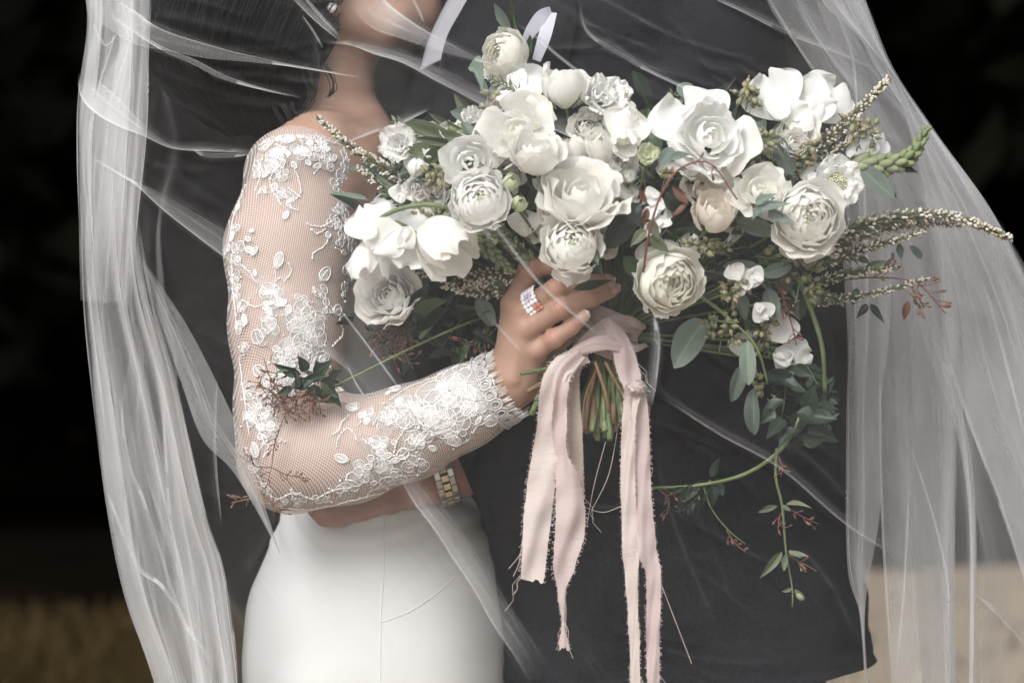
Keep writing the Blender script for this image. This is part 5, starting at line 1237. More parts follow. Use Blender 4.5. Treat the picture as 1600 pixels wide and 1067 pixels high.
heather([(1290, 410, -.11), (1360, 385, -.095), (1445, 362, -.08)], 13, 110, 2.8)
heather([(1190, 480, -.10), (1280, 470, -.09), (1360, 460, -.08), (1450, 435, -.07)], 12, 130, 2.2)
heather([(1280, 440, -.09), (1340, 425, -.085), (1400, 420, -.08)], 11, 70, 2.5)
heather([(810, 425, -.10), (740, 435, -.09), (670, 425, -.08), (600, 398, -.08)], 17, 170, 2.7); heather([(800, 450, -.09), (740, 455, -.085), (690, 445, -.08)], 15, 90, 2.7); heather([(820, 400, -.12), (790, 370, -.11), (780, 350, -.11)], 14, 70, 2.5); heather([(790, 455, -.10), (760, 440, -.095), (735, 445, -.09)], 14, 60, 2.7)
def bud_spike(pts, wid, n, r0, mat='snap', name='bud_spike'):
    st, q = stem_obj(pts, (2.4, 1.0), 'stem', name, 30); b = MB()
    for k in range(n):
        t = k / (n - 1); i0 = int(min(t * 29, 28)); c = q[i0] + (q[i0 + 1] - q[i0]) * (t * 29 - i0); tg = (P(*q[i0 + 1][:3]) - P(*q[i0][:3])).normalized(); o1 = tg.orthogonal().normalized(); o2 = tg.cross(o1); an = k * 2.399; w = wid * (1 - .72 * t ** 1.3); dr = o1 * math.cos(an) + o2 * math.sin(an)
        b.ball(P(*c[:3]) + dr * r_(w * .7) + tg * r_(w * .35), r_(r0 * (1 - .6 * t)), (tg + dr * .55).normalized(), 2.0, 8, 6)
    tag(child('buds', b.mesh('buds', M[mat]), st), kind='stuff')
bud_spike([(1330, 262, -.11), (1385, 258, -.11), (1425, 242, -.11), (1448, 200, -.10)], 17, 46, 8.5)
bud_spike([(730, 365, -.12), (765, 392, -.125), (800, 425, -.13)], 13, 30, 6.5); bud_spike([(830, 410, -.11), (800, 385, -.115), (765, 362, -.12)], 11, 26, 6); bud_spike([(740, 215, -.13), (700, 205, -.12), (655, 195, -.11)], 15, 40, 6)
def berries(cx, cy, rx, ry, n, y=None, size=4.2, base=None):
    y = YB(cx, cy) + .01 if y is None else y; base = base or (cx - rx * .2, cy + ry)
    q = [(base[0], base[1], y), ((base[0] + cx) / 2, (base[1] + cy) / 2, y), (cx, cy, y)]; st, _ = stem_obj(q, (1.4, .9), 'stem', 'seeded_sprig', 8); b = MB(); tw = MB()
    hubs = [(cx + frng.uniform(-.55, .55) * rx, cy + frng.uniform(-.6, .6) * ry, y + frng.uniform(-.012, .012)) for _ in range(max(3, n // 6))]
    for h in hubs: tw.tube([P(cx, cy, y), P(*h)], r_(.8), 4)
    for k in range(n):
        h = hubs[k % len(hubs)]; an = frng.uniform(0, 6.28); d = frng.uniform(.20, .48); p = (h[0] + rx * d * math.cos(an), h[1] + ry * d * math.sin(an), h[2] + frng.uniform(-.008, .006)); tw.tube([P(*h), P(*p)], r_(.7), 4)
        dr = (P(*p) - P(*h)).normalized(); b.ball(P(*p), r_(size * frng.uniform(.75, 1.1)), dr, 1.35, 8, 5); b.ball(P(*p) + dr * r_(size * 1.5), r_(size * .35), dr, 1.6, 5, 3)
    tag(child('seeds', b.mesh('seeds', M['berry']), st), kind='stuff'); tag(child('twigs', tw.mesh('twigs', M['stem']), st), kind='stuff')
for a in [(1172, 140, 34, 32, 34), (1180, 225, 34, 36, 44), (1262, 238, 30, 26, 30), (1345, 205, 34, 32, 36), (1105, 388, 40, 18, 34), (1130, 512, 34, 40, 34), (1190, 518, 34, 30, 40), (1250, 440, 36, 34, 34), (1185, 600, 20, 20, 18), (1215, 632, 16, 16, 12), (690, 275, 34, 30, 46), (675, 345, 40, 26, 40), (765, 155, 24, 18, 24), (1150, 455, 34, 24, 24), (1130, 185, 24, 14, 16), (1070, 205, 18, 18, 12), (1230, 395, 40, 18, 24), (760, 270, 18, 22, 20), (1040, 275, 16, 14, 14)]:
    berries(*a)
def tiny_sprig(pts, n, L, mat='redbud', st='red_stem', r=.9, bud=1.9):
    """thin branching sprig with slim buds at the tips"""
    so, q = stem_obj(pts, (r * 1.3, r * .8), st, 'jasmine_sprig', 20); b = MB()
    for k in range(n):
        i = int(frng.uniform(.25, 1) * 18); c = q[i]; an = frng.uniform(0, 6.28) if n > 12 else math.atan2(q[i + 1][1] - q[i][1], q[i + 1][0] - q[i][0]) + frng.choice([-1, 1]) * frng.uniform(.3, 1.0); l2 = L * frng.uniform(.5, 1.2); z = c[2] + frng.uniform(-.012, .012)
        e = (c[0] + l2 * math.cos(an), c[1] + l2 * math.sin(an), z); m_ = (c[0] + l2 * .5 * math.cos(an + .3), c[1] + l2 * .5 * math.sin(an + .3), (c[2] + z) / 2); b.tube([P(*c[:3]), P(*m_), P(*e)], [r_(.8), r_(.7), r_(.6)], 4); d = (P(*e) - P(*m_)).normalized(); b.ball(P(*e), r_(bud * frng.uniform(.7, 1.2)), d, 2.6, 6, 4)
    tag(child('buds', b.mesh('buds', M[mat]), so), kind='stuff')
tiny_sprig([(1005, 425, -.19), (1015, 360, -.21), (1035, 300, -.22), (1065, 262, -.225), (1110, 256, -.225), (1152, 312, -.22)], 6, 22, 'redbud', 'red_stem', 1.5, 2)
tiny_sprig([(1300, 440, -.08), (1360, 434, -.075), (1430, 442, -.07), (1478, 490, -.065)], 12, 30, 'redbud', 'red_stem', 1.1, 3); tiny_sprig([(1420, 440, -.07), (1440, 435, -.07), (1462, 432, -.07)], 4, 16, 'redbud', 'red_stem', 1.0, 2.6); tiny_sprig([(1420, 442, -.07), (1435, 465, -.07), (1445, 482, -.07)], 6, 16, 'redbud', 'red_stem', 1.0, 2.6)
tiny_sprig([(1215, 420, -.11), (1222, 460, -.11), (1235, 500, -.11), (1245, 540, -.11)], 10, 22, 'redbud', 'red_stem', 1.2, 2.6); tiny_sprig([(1340, 420, -.08), (1372, 425, -.08), (1400, 412, -.08)], 6, 14, 'redbud', 'red_stem', 1.0, 2.4)
for i in range(5): tiny_sprig([(640 + i * 6, 500, -.06), (610 + i * 5, 520 + i * 4, -.06), (590 + i * 14, 545 + i * 8, -.06)], 16, 26, 'redbud', 'stem', .8, 1.9)
tiny_sprig([(790, 500, -.07), (755, 530, -.07), (720, 545, -.07)], 10, 24, 'redbud', 'stem', .8, 2.2); tiny_sprig([(770, 480, -.07), (760, 520, -.07), (745, 545, -.07)], 10, 22, 'redbud', 'stem', .8, 2.2)
# trailing stems
stem_obj([(1240, 420, -.11), (1262, 470, -.11), (1284, 540, -.11), (1289, 612, -.10)], (4.2, 3.2)); stem_obj([(1250, 650, -.10), (1222, 700, -.10), (1165, 740, -.085), (1090, 758, -.07), (1018, 762, -.06)], (3.6, 2.4)); stem_obj([(1214, 700, -.10), (1212, 745, -.10), (1222, 790, -.10), (1228, 860, -.10), (1238, 920, -.10), (1238, 948, -.10)], (2.4, 1.2)); stem_obj([(1098, 757, -.07), (1112, 795, -.07), (1138, 828, -.07), (1165, 850, -.07)], (1.6, .8))
stem_obj([(1090, 460, -.16), (1130, 490, -.13), (1180, 540, -.12), (1200, 600, -.11)], (3, 1.6)); stem_obj([(1150, 505, -.13), (1110, 500, -.12), (1100, 500, -.10)], (1.6, 1.2)); stem_obj([(575, 390, -.10), (585, 350, -.14), (630, 325, -.16), (690, 322, -.165), (745, 350, -.15)], (3.2, 4.0))
for q in ([(1226, 790, -.1), (1250, 805, -.1), (1278, 818, -.1)], [(1232, 868, -.1), (1255, 880, -.1), (1276, 892, -.1)], [(1214, 705, -.1), (1222, 730, -.1), (1220, 745, -.1)], [(1135, 828, -.07), (1150, 850, -.07), (1165, 862, -.07)], [(1222, 800, -.1), (1216, 815, -.1), (1228, 828, -.1)], [(1030, 765, -.06), (1045, 780, -.06), (1042, 805, -.06)], [(1028, 762, -.06), (1050, 768, -.06), (1068, 790, -.06)]): tiny_sprig(q, 5, 12, 'redbud', 'red_stem', .8, 1.9)
b_ = MB(); b_.ball(P(1250, 932, -.1), r_(5), (1, 0, -.8), 1.5, 10, 6); child('seed_pod', b_.mesh('seed_pod', M['snap']), BQ)
# sprig lying over the lace sleeve
for x, y, dx, dy_, w in ((470, 585, -45, -18, 18), (480, 580, -15, -25, 18), (490, 585, 30, -22, 20), (500, 595, 36, 6, 20), (485, 595, -30, 12, 18), (505, 600, 25, 22, 20), (490, 600, 2, 30, 20), (515, 590, 18, -12, 16), (475, 590, -25, 22, 15), (510, 610, 24, 28, 22), (500, 580, -6, -18, 16)):
    leaf((x, y, -.085), (x + dx, y + dy_, -.085 + frng.uniform(-.012, .006)), w, 'pointed', 'jasmine', frng.uniform(-.6, .6))
for k in range(16):
    x, y = frng.gauss(495, 22), frng.gauss(598, 13); an = frng.uniform(0, 6.28); L = frng.uniform(18, 34); z = frng.uniform(-.10, -.078)
    leaf((x, y, z), (x + L * math.cos(an), y + L * math.sin(an), z + frng.uniform(-.012, .008)), L * .42, 'pointed', frng.choice(['green_leaf', 'jasmine', 'dark_leaf']), frng.uniform(-1.2, 1.2))
for q in ([(520, 605, -.08), (480, 615, -.085), (440, 630, -.085), (410, 632, -.082)], [(500, 610, -.08), (450, 620, -.085), (425, 595, -.085), (412, 560, -.08)], [(500, 612, -.08), (470, 630, -.085), (440, 648, -.085)], [(515, 612, -.08), (490, 630, -.085), (500, 642, -.08)], [(450, 640, -.085), (420, 610, -.085), (400, 605, -.08)]): tiny_sprig(q, 22, 24, 'redbud', 'red_stem', .9, 1.7)
for q in ([(450, 635, -.085), (430, 690, -.085), (424, 730, -.08), (412, 775, -.08)], [(424, 730, -.08), (450, 742, -.085), (485, 748, -.085)], [(424, 730, -.08), (400, 728, -.08), (370, 708, -.08)], [(412, 772, -.08), (385, 780, -.08), (362, 785, -.075)], [(412, 775, -.08), (430, 790, -.08), (440, 800, -.08)]): tiny_sprig(q, 9, 14, 'redbud', 'stem_brown', .8, 1.5)
stem_obj([(505, 612, -.082), (560, 585, -.085), (640, 545, -.08), (730, 505, -.07), (800, 480, -.06)], (1.6, 2.4))
# feathery sprays between and around the blooms
def feather(pts, n, L, w, mat='olive', name='feathery_sprig'):
    st, q = stem_obj(pts, (1.5, .7), 'stem', name, 24); V, F, A = [], [], []
    for k in range(n):
        t = k / n; i0 = int(t * 22); c = q[i0] + (q[i0 + 1] - q[i0]) * (t * 22 - i0); tg = (P(*q[i0 + 1][:3]) - P(*q[i0][:3])).normalized(); sd = tg.cross(Vector((0, -1, 0))).normalized() * (1 if k % 2 else -1); dr = (tg * frng.uniform(.5, 1.1) + sd * frng.uniform(.5, 1.1) + Vector((0, -1, 0)) * frng.uniform(-.5, .7)).normalized(); l = r_(L * frng.uniform(.6, 1.2) * (1 - .45 * t)); ww = r_(w * frng.uniform(.7, 1.2)); nn = dr.cross(Vector((frng.gauss(0, 1), frng.gauss(0, 1), frng.gauss(0, 1)))).normalized(); p0 = P(*c[:3]); cv = nn.cross(dr) * l * frng.uniform(-.12, .12); i = len(V)
        V += [p0, p0 + dr * l * .45 + nn * ww + cv, p0 + dr * l * .5 + cv * 1.3, p0 + dr * l * .45 - nn * ww + cv, p0 + dr * l]; F += [(i, i + 1, i + 2), (i, i + 2, i + 3), (i + 1, i + 4, i + 2), (i + 2, i + 4, i + 3)]; A += [.6, 1, 0, 1, .5]
    tag(child('leaflets', make_mesh('leaflets', [tuple(v) for v in V], F, M[mat], True, None, {'side': A}), st), kind='stuff')
for a in [([(760, 260, -.11), (700, 235, -.11), (650, 205, -.10), (610, 190, -.09)], 60, 30, 3.5, 'olive'), ([(730, 300, -.10), (680, 290, -.10), (610, 255, -.09)], 60, 26, 3, 'olive'), ([(720, 330, -.10), (650, 320, -.09), (590, 300, -.085)], 60, 24, 3, 'green_leaf'), ([(720, 420, -.08), (650, 440, -.07), (590, 470, -.06)], 60, 32, 4.5, 'dark_leaf'), ([(730, 450, -.075), (660, 490, -.06), (600, 540, -.05)], 60, 34, 5, 'dark_leaf'), ([(770, 450, -.07), (720, 500, -.06), (680, 560, -.05)], 60, 34, 5, 'jasmine'), ([(780, 460, -.07), (755, 520, -.06), (740, 560, -.05)], 50, 30, 4, 'dark_leaf'), ([(700, 470, -.06), (640, 520, -.05), (570, 520, -.045)], 50, 26, 3.5, 'jasmine'),
          ([(850, 170, -.12), (800, 140, -.11), (760, 120, -.10)], 40, 22, 2.6, 'olive'), ([(1150, 300, -.12), (1180, 220, -.11), (1165, 160, -.10)], 50, 24, 3, 'olive'), ([(1200, 330, -.12), (1290, 270, -.12), (1370, 240, -.10)], 60, 24, 3, 'olive'), ([(1180, 400, -.12), (1260, 410, -.11), (1340, 400, -.09)], 60, 26, 3.4, 'green_leaf'), ([(1160, 430, -.11), (1240, 450, -.10), (1320, 470, -.085)], 60, 26, 3.4, 'olive'), ([(1060, 420, -.12), (1130, 430, -.11), (1190, 470, -.10)], 60, 28, 4, 'dark_leaf'), ([(1040, 360, -.13), (1100, 390, -.13), (1180, 385, -.12)], 60, 28, 4, 'dark_leaf'), ([(1120, 450, -.10), (1170, 500, -.10), (1210, 560, -.09)], 60, 26, 3.6, 'green_leaf'), ([(1290, 600, -.09), (1260, 640, -.09), (1240, 690, -.085)], 60, 34, 6, 'jasmine'), ([(1230, 580, -.09), (1225, 630, -.09), (1215, 680, -.085)], 50, 30, 5, 'jasmine'), ([(1260, 570, -.09), (1290, 630, -.09), (1285, 690, -.085)], 50, 32, 6, 'jasmine'),
          ([(1000, 380, -.13), (985, 420, -.12), (1000, 460, -.11)], 50, 26, 4, 'dark_leaf'), ([(850, 320, -.12), (830, 360, -.12), (800, 400, -.11)], 50, 26, 3.6, 'dark_leaf'), ([(1000, 260, -.14), (1010, 310, -.14), (990, 360, -.14)], 40, 24, 3.6, 'dark_leaf'), ([(1150, 260, -.13), (1160, 310, -.13), (1150, 370, -.13)], 50, 26, 3.6, 'green_leaf'), ([(960, 260, -.13), (1010, 200, -.11), (1060, 140, -.09)], 40, 24, 3, 'olive'), ([(1110, 750, -.07), (1085, 780, -.065), (1060, 800, -.06)], 30, 22, 4, 'jasmine')]: feather(*a)
# flower stems gathered into the hand, then the cut ends fanned below
tie = (950, 520, -.064)
for i, (p, r) in enumerate(STEMS):
    t = P(tie[0] + frng.uniform(-22, 22), tie[1] + frng.uniform(-8, 8), tie[2] + frng.uniform(-.012, .012)); m_ = p.lerp(t, .55) + Vector((0, .055, .0)); b = MB(); b.tube([Vector(x) for x in spline([tuple(p), tuple(m_), tuple(t)], 10)], r_(2.2), 6); child('stem', b.mesh('stem', M['stem']), BQ)
for k in range(40):
    s = (k + .5) / 40 * 2 - 1; ex = 945 + 46 * s + frng.uniform(-4, 4); ey = 690 - 26 * abs(s) ** 2 - frng.uniform(0, 24); z0 = -.064 + frng.uniform(-.02, .02)
    if s > .55: ey -= 18
    stem_obj([(tie[0] + frng.uniform(-26, 26), 535, z0), (947 + 34 * s * .8 + frng.uniform(-5, 5), 600, -.068 + frng.uniform(-.018, .016)), (ex, ey, -.07 + frng.uniform(-.03, .02))], (frng.uniform(3.0, 4.6), frng.uniform(3.2, 5.2)), 'stem' if frng.random() < .78 else 'stem_brown', 'cut_stem', 8)
stem_obj([(880, 568, -.10), (845, 578, -.115), (814, 584, -.125)], (3, 3), 'stem', 'cut_stem', 8); stem_obj([(868, 585, -.09), (845, 615, -.10), (830, 648, -.10)], (4.4, 4.6), 'stem', 'cut_stem', 8); stem_obj([(860, 590, -.10), (840, 602, -.11), (824, 612, -.11)], (3, 4), 'stem_brown', 'cut_stem', 8); stem_obj([(865, 575, -.09), (850, 600, -.10), (836, 625, -.105)], (3, 3), 'stem', 'cut_stem', 8)
stem_obj([(940, 560, -.09), (914, 620, -.10), (910, 680, -.10)], (1.2, 1.0), 'stem_brown', 'cut_stem', 8); stem_obj([(945, 565, -.10), (970, 610, -.10), (984, 634, -.10)], (2.6, 2.8), 'stem_brown', 'cut_stem', 8); stem_obj([(930, 565, -.10), (945, 610, -.105), (952, 645, -.10)], (3.0, 3.2), 'stem_brown', 'cut_stem', 8)

# --- ribbon: gathered wrap, and frayed tails
def gauze(name, c1, c2):
    m = material(name, c1, .85, .1, col2=c2, scale=9, bump=.40, bscale=1.0, transl=.30)
    n = m.node_tree.nodes; l = m.node_tree.links; mp = n.new('ShaderNodeMapping'); mp.inputs['Scale'].default_value = (110, 110, 620); tc = [x for x in n if x.type == 'TEX_COORD'][0]
    nb = [x for x in n if x.type == 'TEX_NOISE'][-1]; l.new(tc.outputs['Object'], mp.inputs[0]); l.new(mp.outputs[0], nb.inputs['Vector']); return m
M['pink'] = gauze('dusty_pink_gauze', (.64, .525, .51), (.56, .445, .435)); M['cream'] = gauze('cream_gauze', (.71, .625, .585), (.63, .535, .50)); M['beige'] = gauze('beige_gauze', (.50, .415, .36), (.44, .36, .31))
wv, wn_ = [], 60
for i in range(wn_):
    t = i / (wn_ - 1); c = P(962 - 28 * t, 488 + 66 * t, -.066); ax = (P(934, 554, -.066) - P(962, 488, -.066)).normalized(); e1 = Vector((0, -1, 0)); e2 = ax.cross(e1).normalized(); rr = 46 - 9 * t + 3 * math.sin(t * 17)
    for k in range(96):
        an = 2 * math.pi * k / 96; fold = 2.4 * abs(math.sin(t * 13 + 1.6 * math.sin(an + .6))) + 1.8 * abs(math.sin(t * 22 - 2.2 * math.cos(an))) + .9 * math.sin(an * 7 + t * 9)
        wv.append(c + (e1 * math.cos(an) * .82 + e2 * math.sin(an)) * r_(rr + fold))
child('ribbon_wrap', make_mesh('ribbon_wrap', wv, grid_faces(wn_, 96, True), M['pink']), BQ)
thr = material('loose_thread', (.55, .45, .42), .9, .1)
def ribbon(rows, mat, name='ribbon', fray=1.0, crink=1.0):
    """rows (px, py, y, width px, twist)"""
    n = max(30, int(sum(math.hypot(a[0] - b[0], a[1] - b[1]) for a, b in zip(rows, rows[1:])) / 5)); q = spline(rows, n); v = []; nv = 9; ed = []; ph = frng.uniform(0, 6)
    for i in range(n):
        c = P(*q[i][:3]); t = (P(*q[min(i + 1, n - 1)][:3]) - P(*q[max(i - 1, 0)][:3])).normalized(); nrm = Vector((0, -1, 0)); nrm = (nrm - t * nrm.dot(t)).normalized(); sd = nrm.cross(t); sd = Quaternion(t, q[i][4]) @ sd; nn = t.cross(sd); w = r_(q[i][3]) / 2
        jl, jr = frng.uniform(-.8, .8) * fray, frng.uniform(-.8, .8) * fray
        for j in range(nv):
            s = j / (nv - 1) * 2 - 1; e = (jl if s < 0 else jr) * abs(s) ** 6; p = c + sd * (w * s + r_(e)) + nn * (r_(2.2 * crink) * math.sin(i * .5 + 1.2 * s + ph) * .5 + r_(3.5) * math.cos(2.4 * s + i * .11 + ph) * crink + r_(1.6) * math.sin(i * .23 + 4.5 * s + ph * 3) * crink)
            if i == n - 1: p += t * r_(frng.uniform(-4, 4))
            v.append(p)
        ed.append((v[-nv], -sd, t)); ed.append((v[-1], sd, t))
    o = child(name, make_mesh(name, v, grid_faces(n, nv), M[mat]), BQ)
    b = MB()
    for p, d, t in ed:
        for _ in range(2):
            if frng.random() < .75:
                p2 = Vector(p) + t * r_(frng.uniform(-3, 3)); L = r_(frng.uniform(1.5, 4.5)) * fray; b.tube([p2, p2 + d * L * .6 + t * L * frng.uniform(-.2, .6), p2 + d * L + t * L * frng.uniform(-.3, 1.0)], r_(.38), 3, 0, cap=False)
    for _ in range(3):
        p, d, t = ed[-1 - frng.randint(0, 20)]; L = r_(frng.uniform(20, 60)); p = Vector(p); b.tube([p, p + t * L * .3 + d * L * .2, p + t * L * .7 + d * L * .15, p + t * L + d * L * .35], r_(.4), 3, 0, cap=False)
    tag(child('frayed_edge', b.mesh('frayed_edge', M['cream']), o), kind='stuff')
ribbon([(915, 552, -.100, 30, .3), (878, 572, -.115, 34, .5), (862, 610, -.115, 34, .2), (856, 680, -.115, 36, -.2), (845, 760, -.115, 42, .2), (838, 830, -.115, 40, -.1), (832, 908, -.115, 34, .1)], 'cream')
ribbon([(905, 552, -.11, 22, .4), (880, 585, -.12, 24, .2), (874, 640, -.122, 24, -.3), (876, 700, -.122, 22, .4), (888, 760, -.122, 38, .0), (892, 820, -.122, 46, -.2), (882, 880, -.122, 32, .3), (880, 935, -.122, 14, 1.1), (882, 1012, -.122, 17, .3)], 'pink', crink=1.3)
ribbon([(902, 555, -.100, 22, -.3), (892, 600, -.102, 25, 0), (896, 680, -.102, 27, .1), (898, 740, -.102, 26, 0), (903, 784, -.102, 20, 0)], 'beige', fray=.4, crink=.5)
ribbon([(945, 500, -.100, 16, 0), (957, 518, -.106, 26, .2), (972, 545, -.108, 30, .1), (982, 580, -.11, 34, -.1), (990, 606, -.115, 26, .2)], 'pink', 'ribbon_fold', .5)
ribbon([(990, 602, -.118, 26, 0), (983, 660, -.115, 22, .3), (981, 760, -.113, 22, .1), (986, 860, -.113, 24, .4), (990, 960, -.113, 20, .6), (992, 1090, -.113, 16, .3)], 'cream', fray=.7)
ribbon([(996, 604, -.115, 24, 0), (1001, 680, -.112, 26, -.3), (1004, 770, -.112, 26, .2), (1012, 860, -.112, 28, -.1), (1021, 900, -.112, 22, .1), (1020, 1000, -.112, 20, .0), (1022, 1100, -.112, 18, .1)], 'pink', fray=.8)
ribbon([(1000, 522, -.07, 20, .6), (985, 508, -.088, 26, .3), (955, 506, -.100, 22, .0), (925, 524, -.101, 18, -.2), (900, 548, -.098, 16, -.2)], 'pink', 'ribbon_fold', .4)
ribbon([(1004, 535, -.06, 20, .6), (985, 540, -.10, 22, .2), (945, 535, -.112, 22, .0), (905, 548, -.108, 20, -.1), (868, 580, -.10, 18, -.1)], 'pink', 'ribbon_fold', .4)
b_ = MB(); b_.ball(P(995, 606, -.119), r_(11), (1, 0, .3), 1.0, 22, 16)
for i, p in enumerate(b_.v): c_ = P(995, 606, -.119); d_ = Vector(p) - c_; u_ = math.atan2(d_.z, d_.x); b_.v[i] = tuple(c_ + d_ * (1 + .22 * math.sin(5 * u_ + d_.y * 900) + .12 * math.sin(d_.z * 1500)))
child('knot', b_.mesh('ribbon_knot', M['pink']), BQ)
for q in ([(948, 690, -.08), (930, 760, -.09), (918, 820, -.09)], [(968, 650, -.08), (950, 740, -.09), (925, 800, -.09), (930, 812, -.09)], [(910, 792, -.09), (945, 800, -.09), (980, 788, -.1)], [(1026, 900, -.11), (1050, 960, -.11), (1080, 1036, -.11)], [(818, 850, -.115), (810, 870, -.115), (796, 888, -.115)], [(816, 840, -.115), (812, 880, -.115), (802, 900, -.115)]):
    qq = spline([(x + frng.uniform(-3, 3), y, z) for x, y, z in q], 16); b = MB(); b.tube([P(*p[:3]) for p in qq], r_(.5), 4, cap=False); child('loose_thread', b.mesh('loose_thread', thr), BQ)

# ------------------------------------------------------------------ the groom's buttonhole flower
BTN = link('boutonniere', None, loc=P(790, 100, .0)); tag(BTN, 'single cream ranunculus buttonhole flower with a pale ribbon on the lapel', 'boutonniere')
STEMS_KEEP = list(STEMS); ranunculus(786, 88, 41, (-.75, .15, .6), 'petal_cream', y=-.035, open_=.95, root=BTN)
for a in [((800, 60, -.02), (770, 5, -.03), 12, 'lance', 'euc_pale', .2), ((808, 60, -.02), (795, -5, -.03), 8, 'lance', 'green_leaf', .2), ((820, 95, -.02), (828, 55, -.025), 14, 'oval', 'green_leaf', .4), ((765, 150, -.03), (735, 97, -.03), 14, 'lance', 'euc_pale', .3), ((812, 70, -.02), (800, 12, -.025), 7, 'lance', 'olive', -.3)]: leaf(*a, root=BTN)
M['lilac'] = material('pale_lilac_ribbon', (.60, .60, .68), .5, .3, transl=.3)
for rows in ([(815, 100, -.015, 10, .8), (824, 60, -.02, 16, .3), (845, 30, -.022, 24, .2), (862, 20, -.02, 22, .6)], [(862, 20, -.02, 20, .6), (850, 60, -.024, 20, .2), (838, 95, -.02, 14, .2)], [(790, 120, -.02, 24, 0), (778, 145, -.02, 30, .2), (772, 172, -.02, 26, 0)]):
    n = 24; q = spline(rows, n); v = []
    for i in range(n):
        c = P(*q[i][:3]); t = (P(*q[min(i + 1, n - 1)][:3]) - P(*q[max(i - 1, 0)][:3])).normalized(); nrm = Vector((0, -1, 0)); nrm = (nrm - t * nrm.dot(t)).normalized(); sd = Quaternion(t, q[i][4]) @ nrm.cross(t)
        for j in range(5): v.append(c + sd * r_(q[i][3]) / 2 * (j / 2 - 1))
    child('ribbon', make_mesh('ribbon', v, grid_faces(n, 5), M['lilac']), BTN)
# ------------------------------------------------------------------ the tulle veil over both of them
def tulle(name, cover, tint=(.86, .86, .87)):
    """fine net: the share of threads met grows with the slant of the ray through it"""
    m = bpy.data.materials.new(name); m.use_nodes = True; n = m.node_tree.nodes; l = m.node_tree.links; n.clear()
    ge = n.new('ShaderNodeNewGeometry'); vm = n.new('ShaderNodeVectorMath'); vm.operation = 'DOT_PRODUCT'; l.new(ge.outputs['Normal'], vm.inputs[0]); l.new(ge.outputs['Incoming'], vm.inputs[1])
    def mth(op, a, b=None):
        q = n.new('ShaderNodeMath'); q.operation = op
        for i, s in enumerate((a, b)):
            if s is None: continue
            if isinstance(s, (int, float)): q.inputs[i].default_value = s
            else: l.new(s, q.inputs[i])
        return q.outputs[0]
    c = mth('MAXIMUM', mth('ABSOLUTE', vm.outputs['Value']), .10)
    at = n.new('ShaderNodeAttribute'); at.attribute_name = 'fade'
    tc = n.new('ShaderNodeTexCoord'); no = n.new('ShaderNodeTexNoise'); no.inputs['Scale'].default_value = 9; no.inputs['Detail'].default_value = 3; l.new(tc.outputs['Object'], no.inputs['Vector'])
    fn = n.new('ShaderNodeTexNoise'); fn.inputs['Scale'].default_value = 900; fn.inputs['Detail'].default_value = 1; l.new(tc.outputs['Object'], fn.inputs['Vector'])
    vary = mth('MULTIPLY', mth('ADD', mth('MULTIPLY', no.outputs['Fac'], .8), .6), mth('ADD', mth('MULTIPLY', fn.outputs['Fac'], .4), .8))
    cov = mth('MULTIPLY', mth('MULTIPLY', cover, vary), at.outputs['Fac'])
    al = mth('SUBTRACT', 1.0, mth('POWER', mth('SUBTRACT', 1.0, cov), mth('DIVIDE', 1.0, c)))
    df = n.new('ShaderNodeBsdfDiffuse'); df.inputs[0].default_value = (*tint, 1); tl = n.new('ShaderNodeBsdfTranslucent'); tl.inputs[0].default_value = (*tint, 1)
    m1 = n.new('ShaderNodeMixShader'); m1.inputs[0].default_value = .45; l.new(df.outputs[0], m1.inputs[1]); l.new(tl.outputs[0], m1.inputs[2])
    tp = n.new('ShaderNodeBsdfTransparent'); ms = n.new('ShaderNodeMixShader'); l.new(al, ms.inputs[0]); l.new(tp.outputs[0], ms.inputs[1]); l.new(m1.outputs[0], ms.inputs[2])
    o = n.new('ShaderNodeOutputMaterial'); l.new(ms.outputs[0], o.inputs[0])
    return m
M['veil'] = tulle('tulle_veil', .022); M['veil_front'] = tulle('front_tulle', .031); M['veil_panel'] = tulle('gathered_tulle', .25); M['veil_fold'] = tulle('folded_tulle', .32)
vrng = random.Random(77); vnp = np.random.default_rng(9)
LPY = [-420, -300, -150, 0, 40, 100, 150, 210, 300, 400, 500, 600, 700, 800, 880, 960, 1067, 1300, 1800]
LPX = [330, 230, 160, 134, 140, 128, 122, 120, 122, 125, 128, 140, 150, 165, 188, 214, 243, 300, 380]
RPY = [-420, -250, -100, 0, 95, 195, 320, 375, 480, 700, 1067, 1400, 1800]
RPX = [1060, 1240, 1310, 1352, 1388, 1455, 1548, 1588, 1635, 1700, 1760, 1800, 1850]
XL = lambda py: np.interp(py, LPY, LPX)
XR = lambda py: np.interp(py, RPY, RPX)
VC, VB, VN = .12, .375, 2.6
def hug(px, y):
    """the front lies closer over the bride's arm than over the bouquet"""
    t = min(max((px - 470) / 230, 0), 1); t = t * t * (3 - 2 * t); return y if y > -.13 else -.13 + (y + .13) * (.12 + .88 * t)
def Yf(px, py, side=-1):
    xl, xr = XL(py), XR(py); f = min(abs((px - (xl + xr) / 2) / ((xr - xl) / 2)), 1); return hug(px, VC + side * VB * (1 - f ** VN) ** (1 / VN))
veil = link('veil', None, loc=P(800, -420, .12)); tag(veil, 'sheer white tulle veil draped over the couple, gathered in long folds at both sides', 'veil')
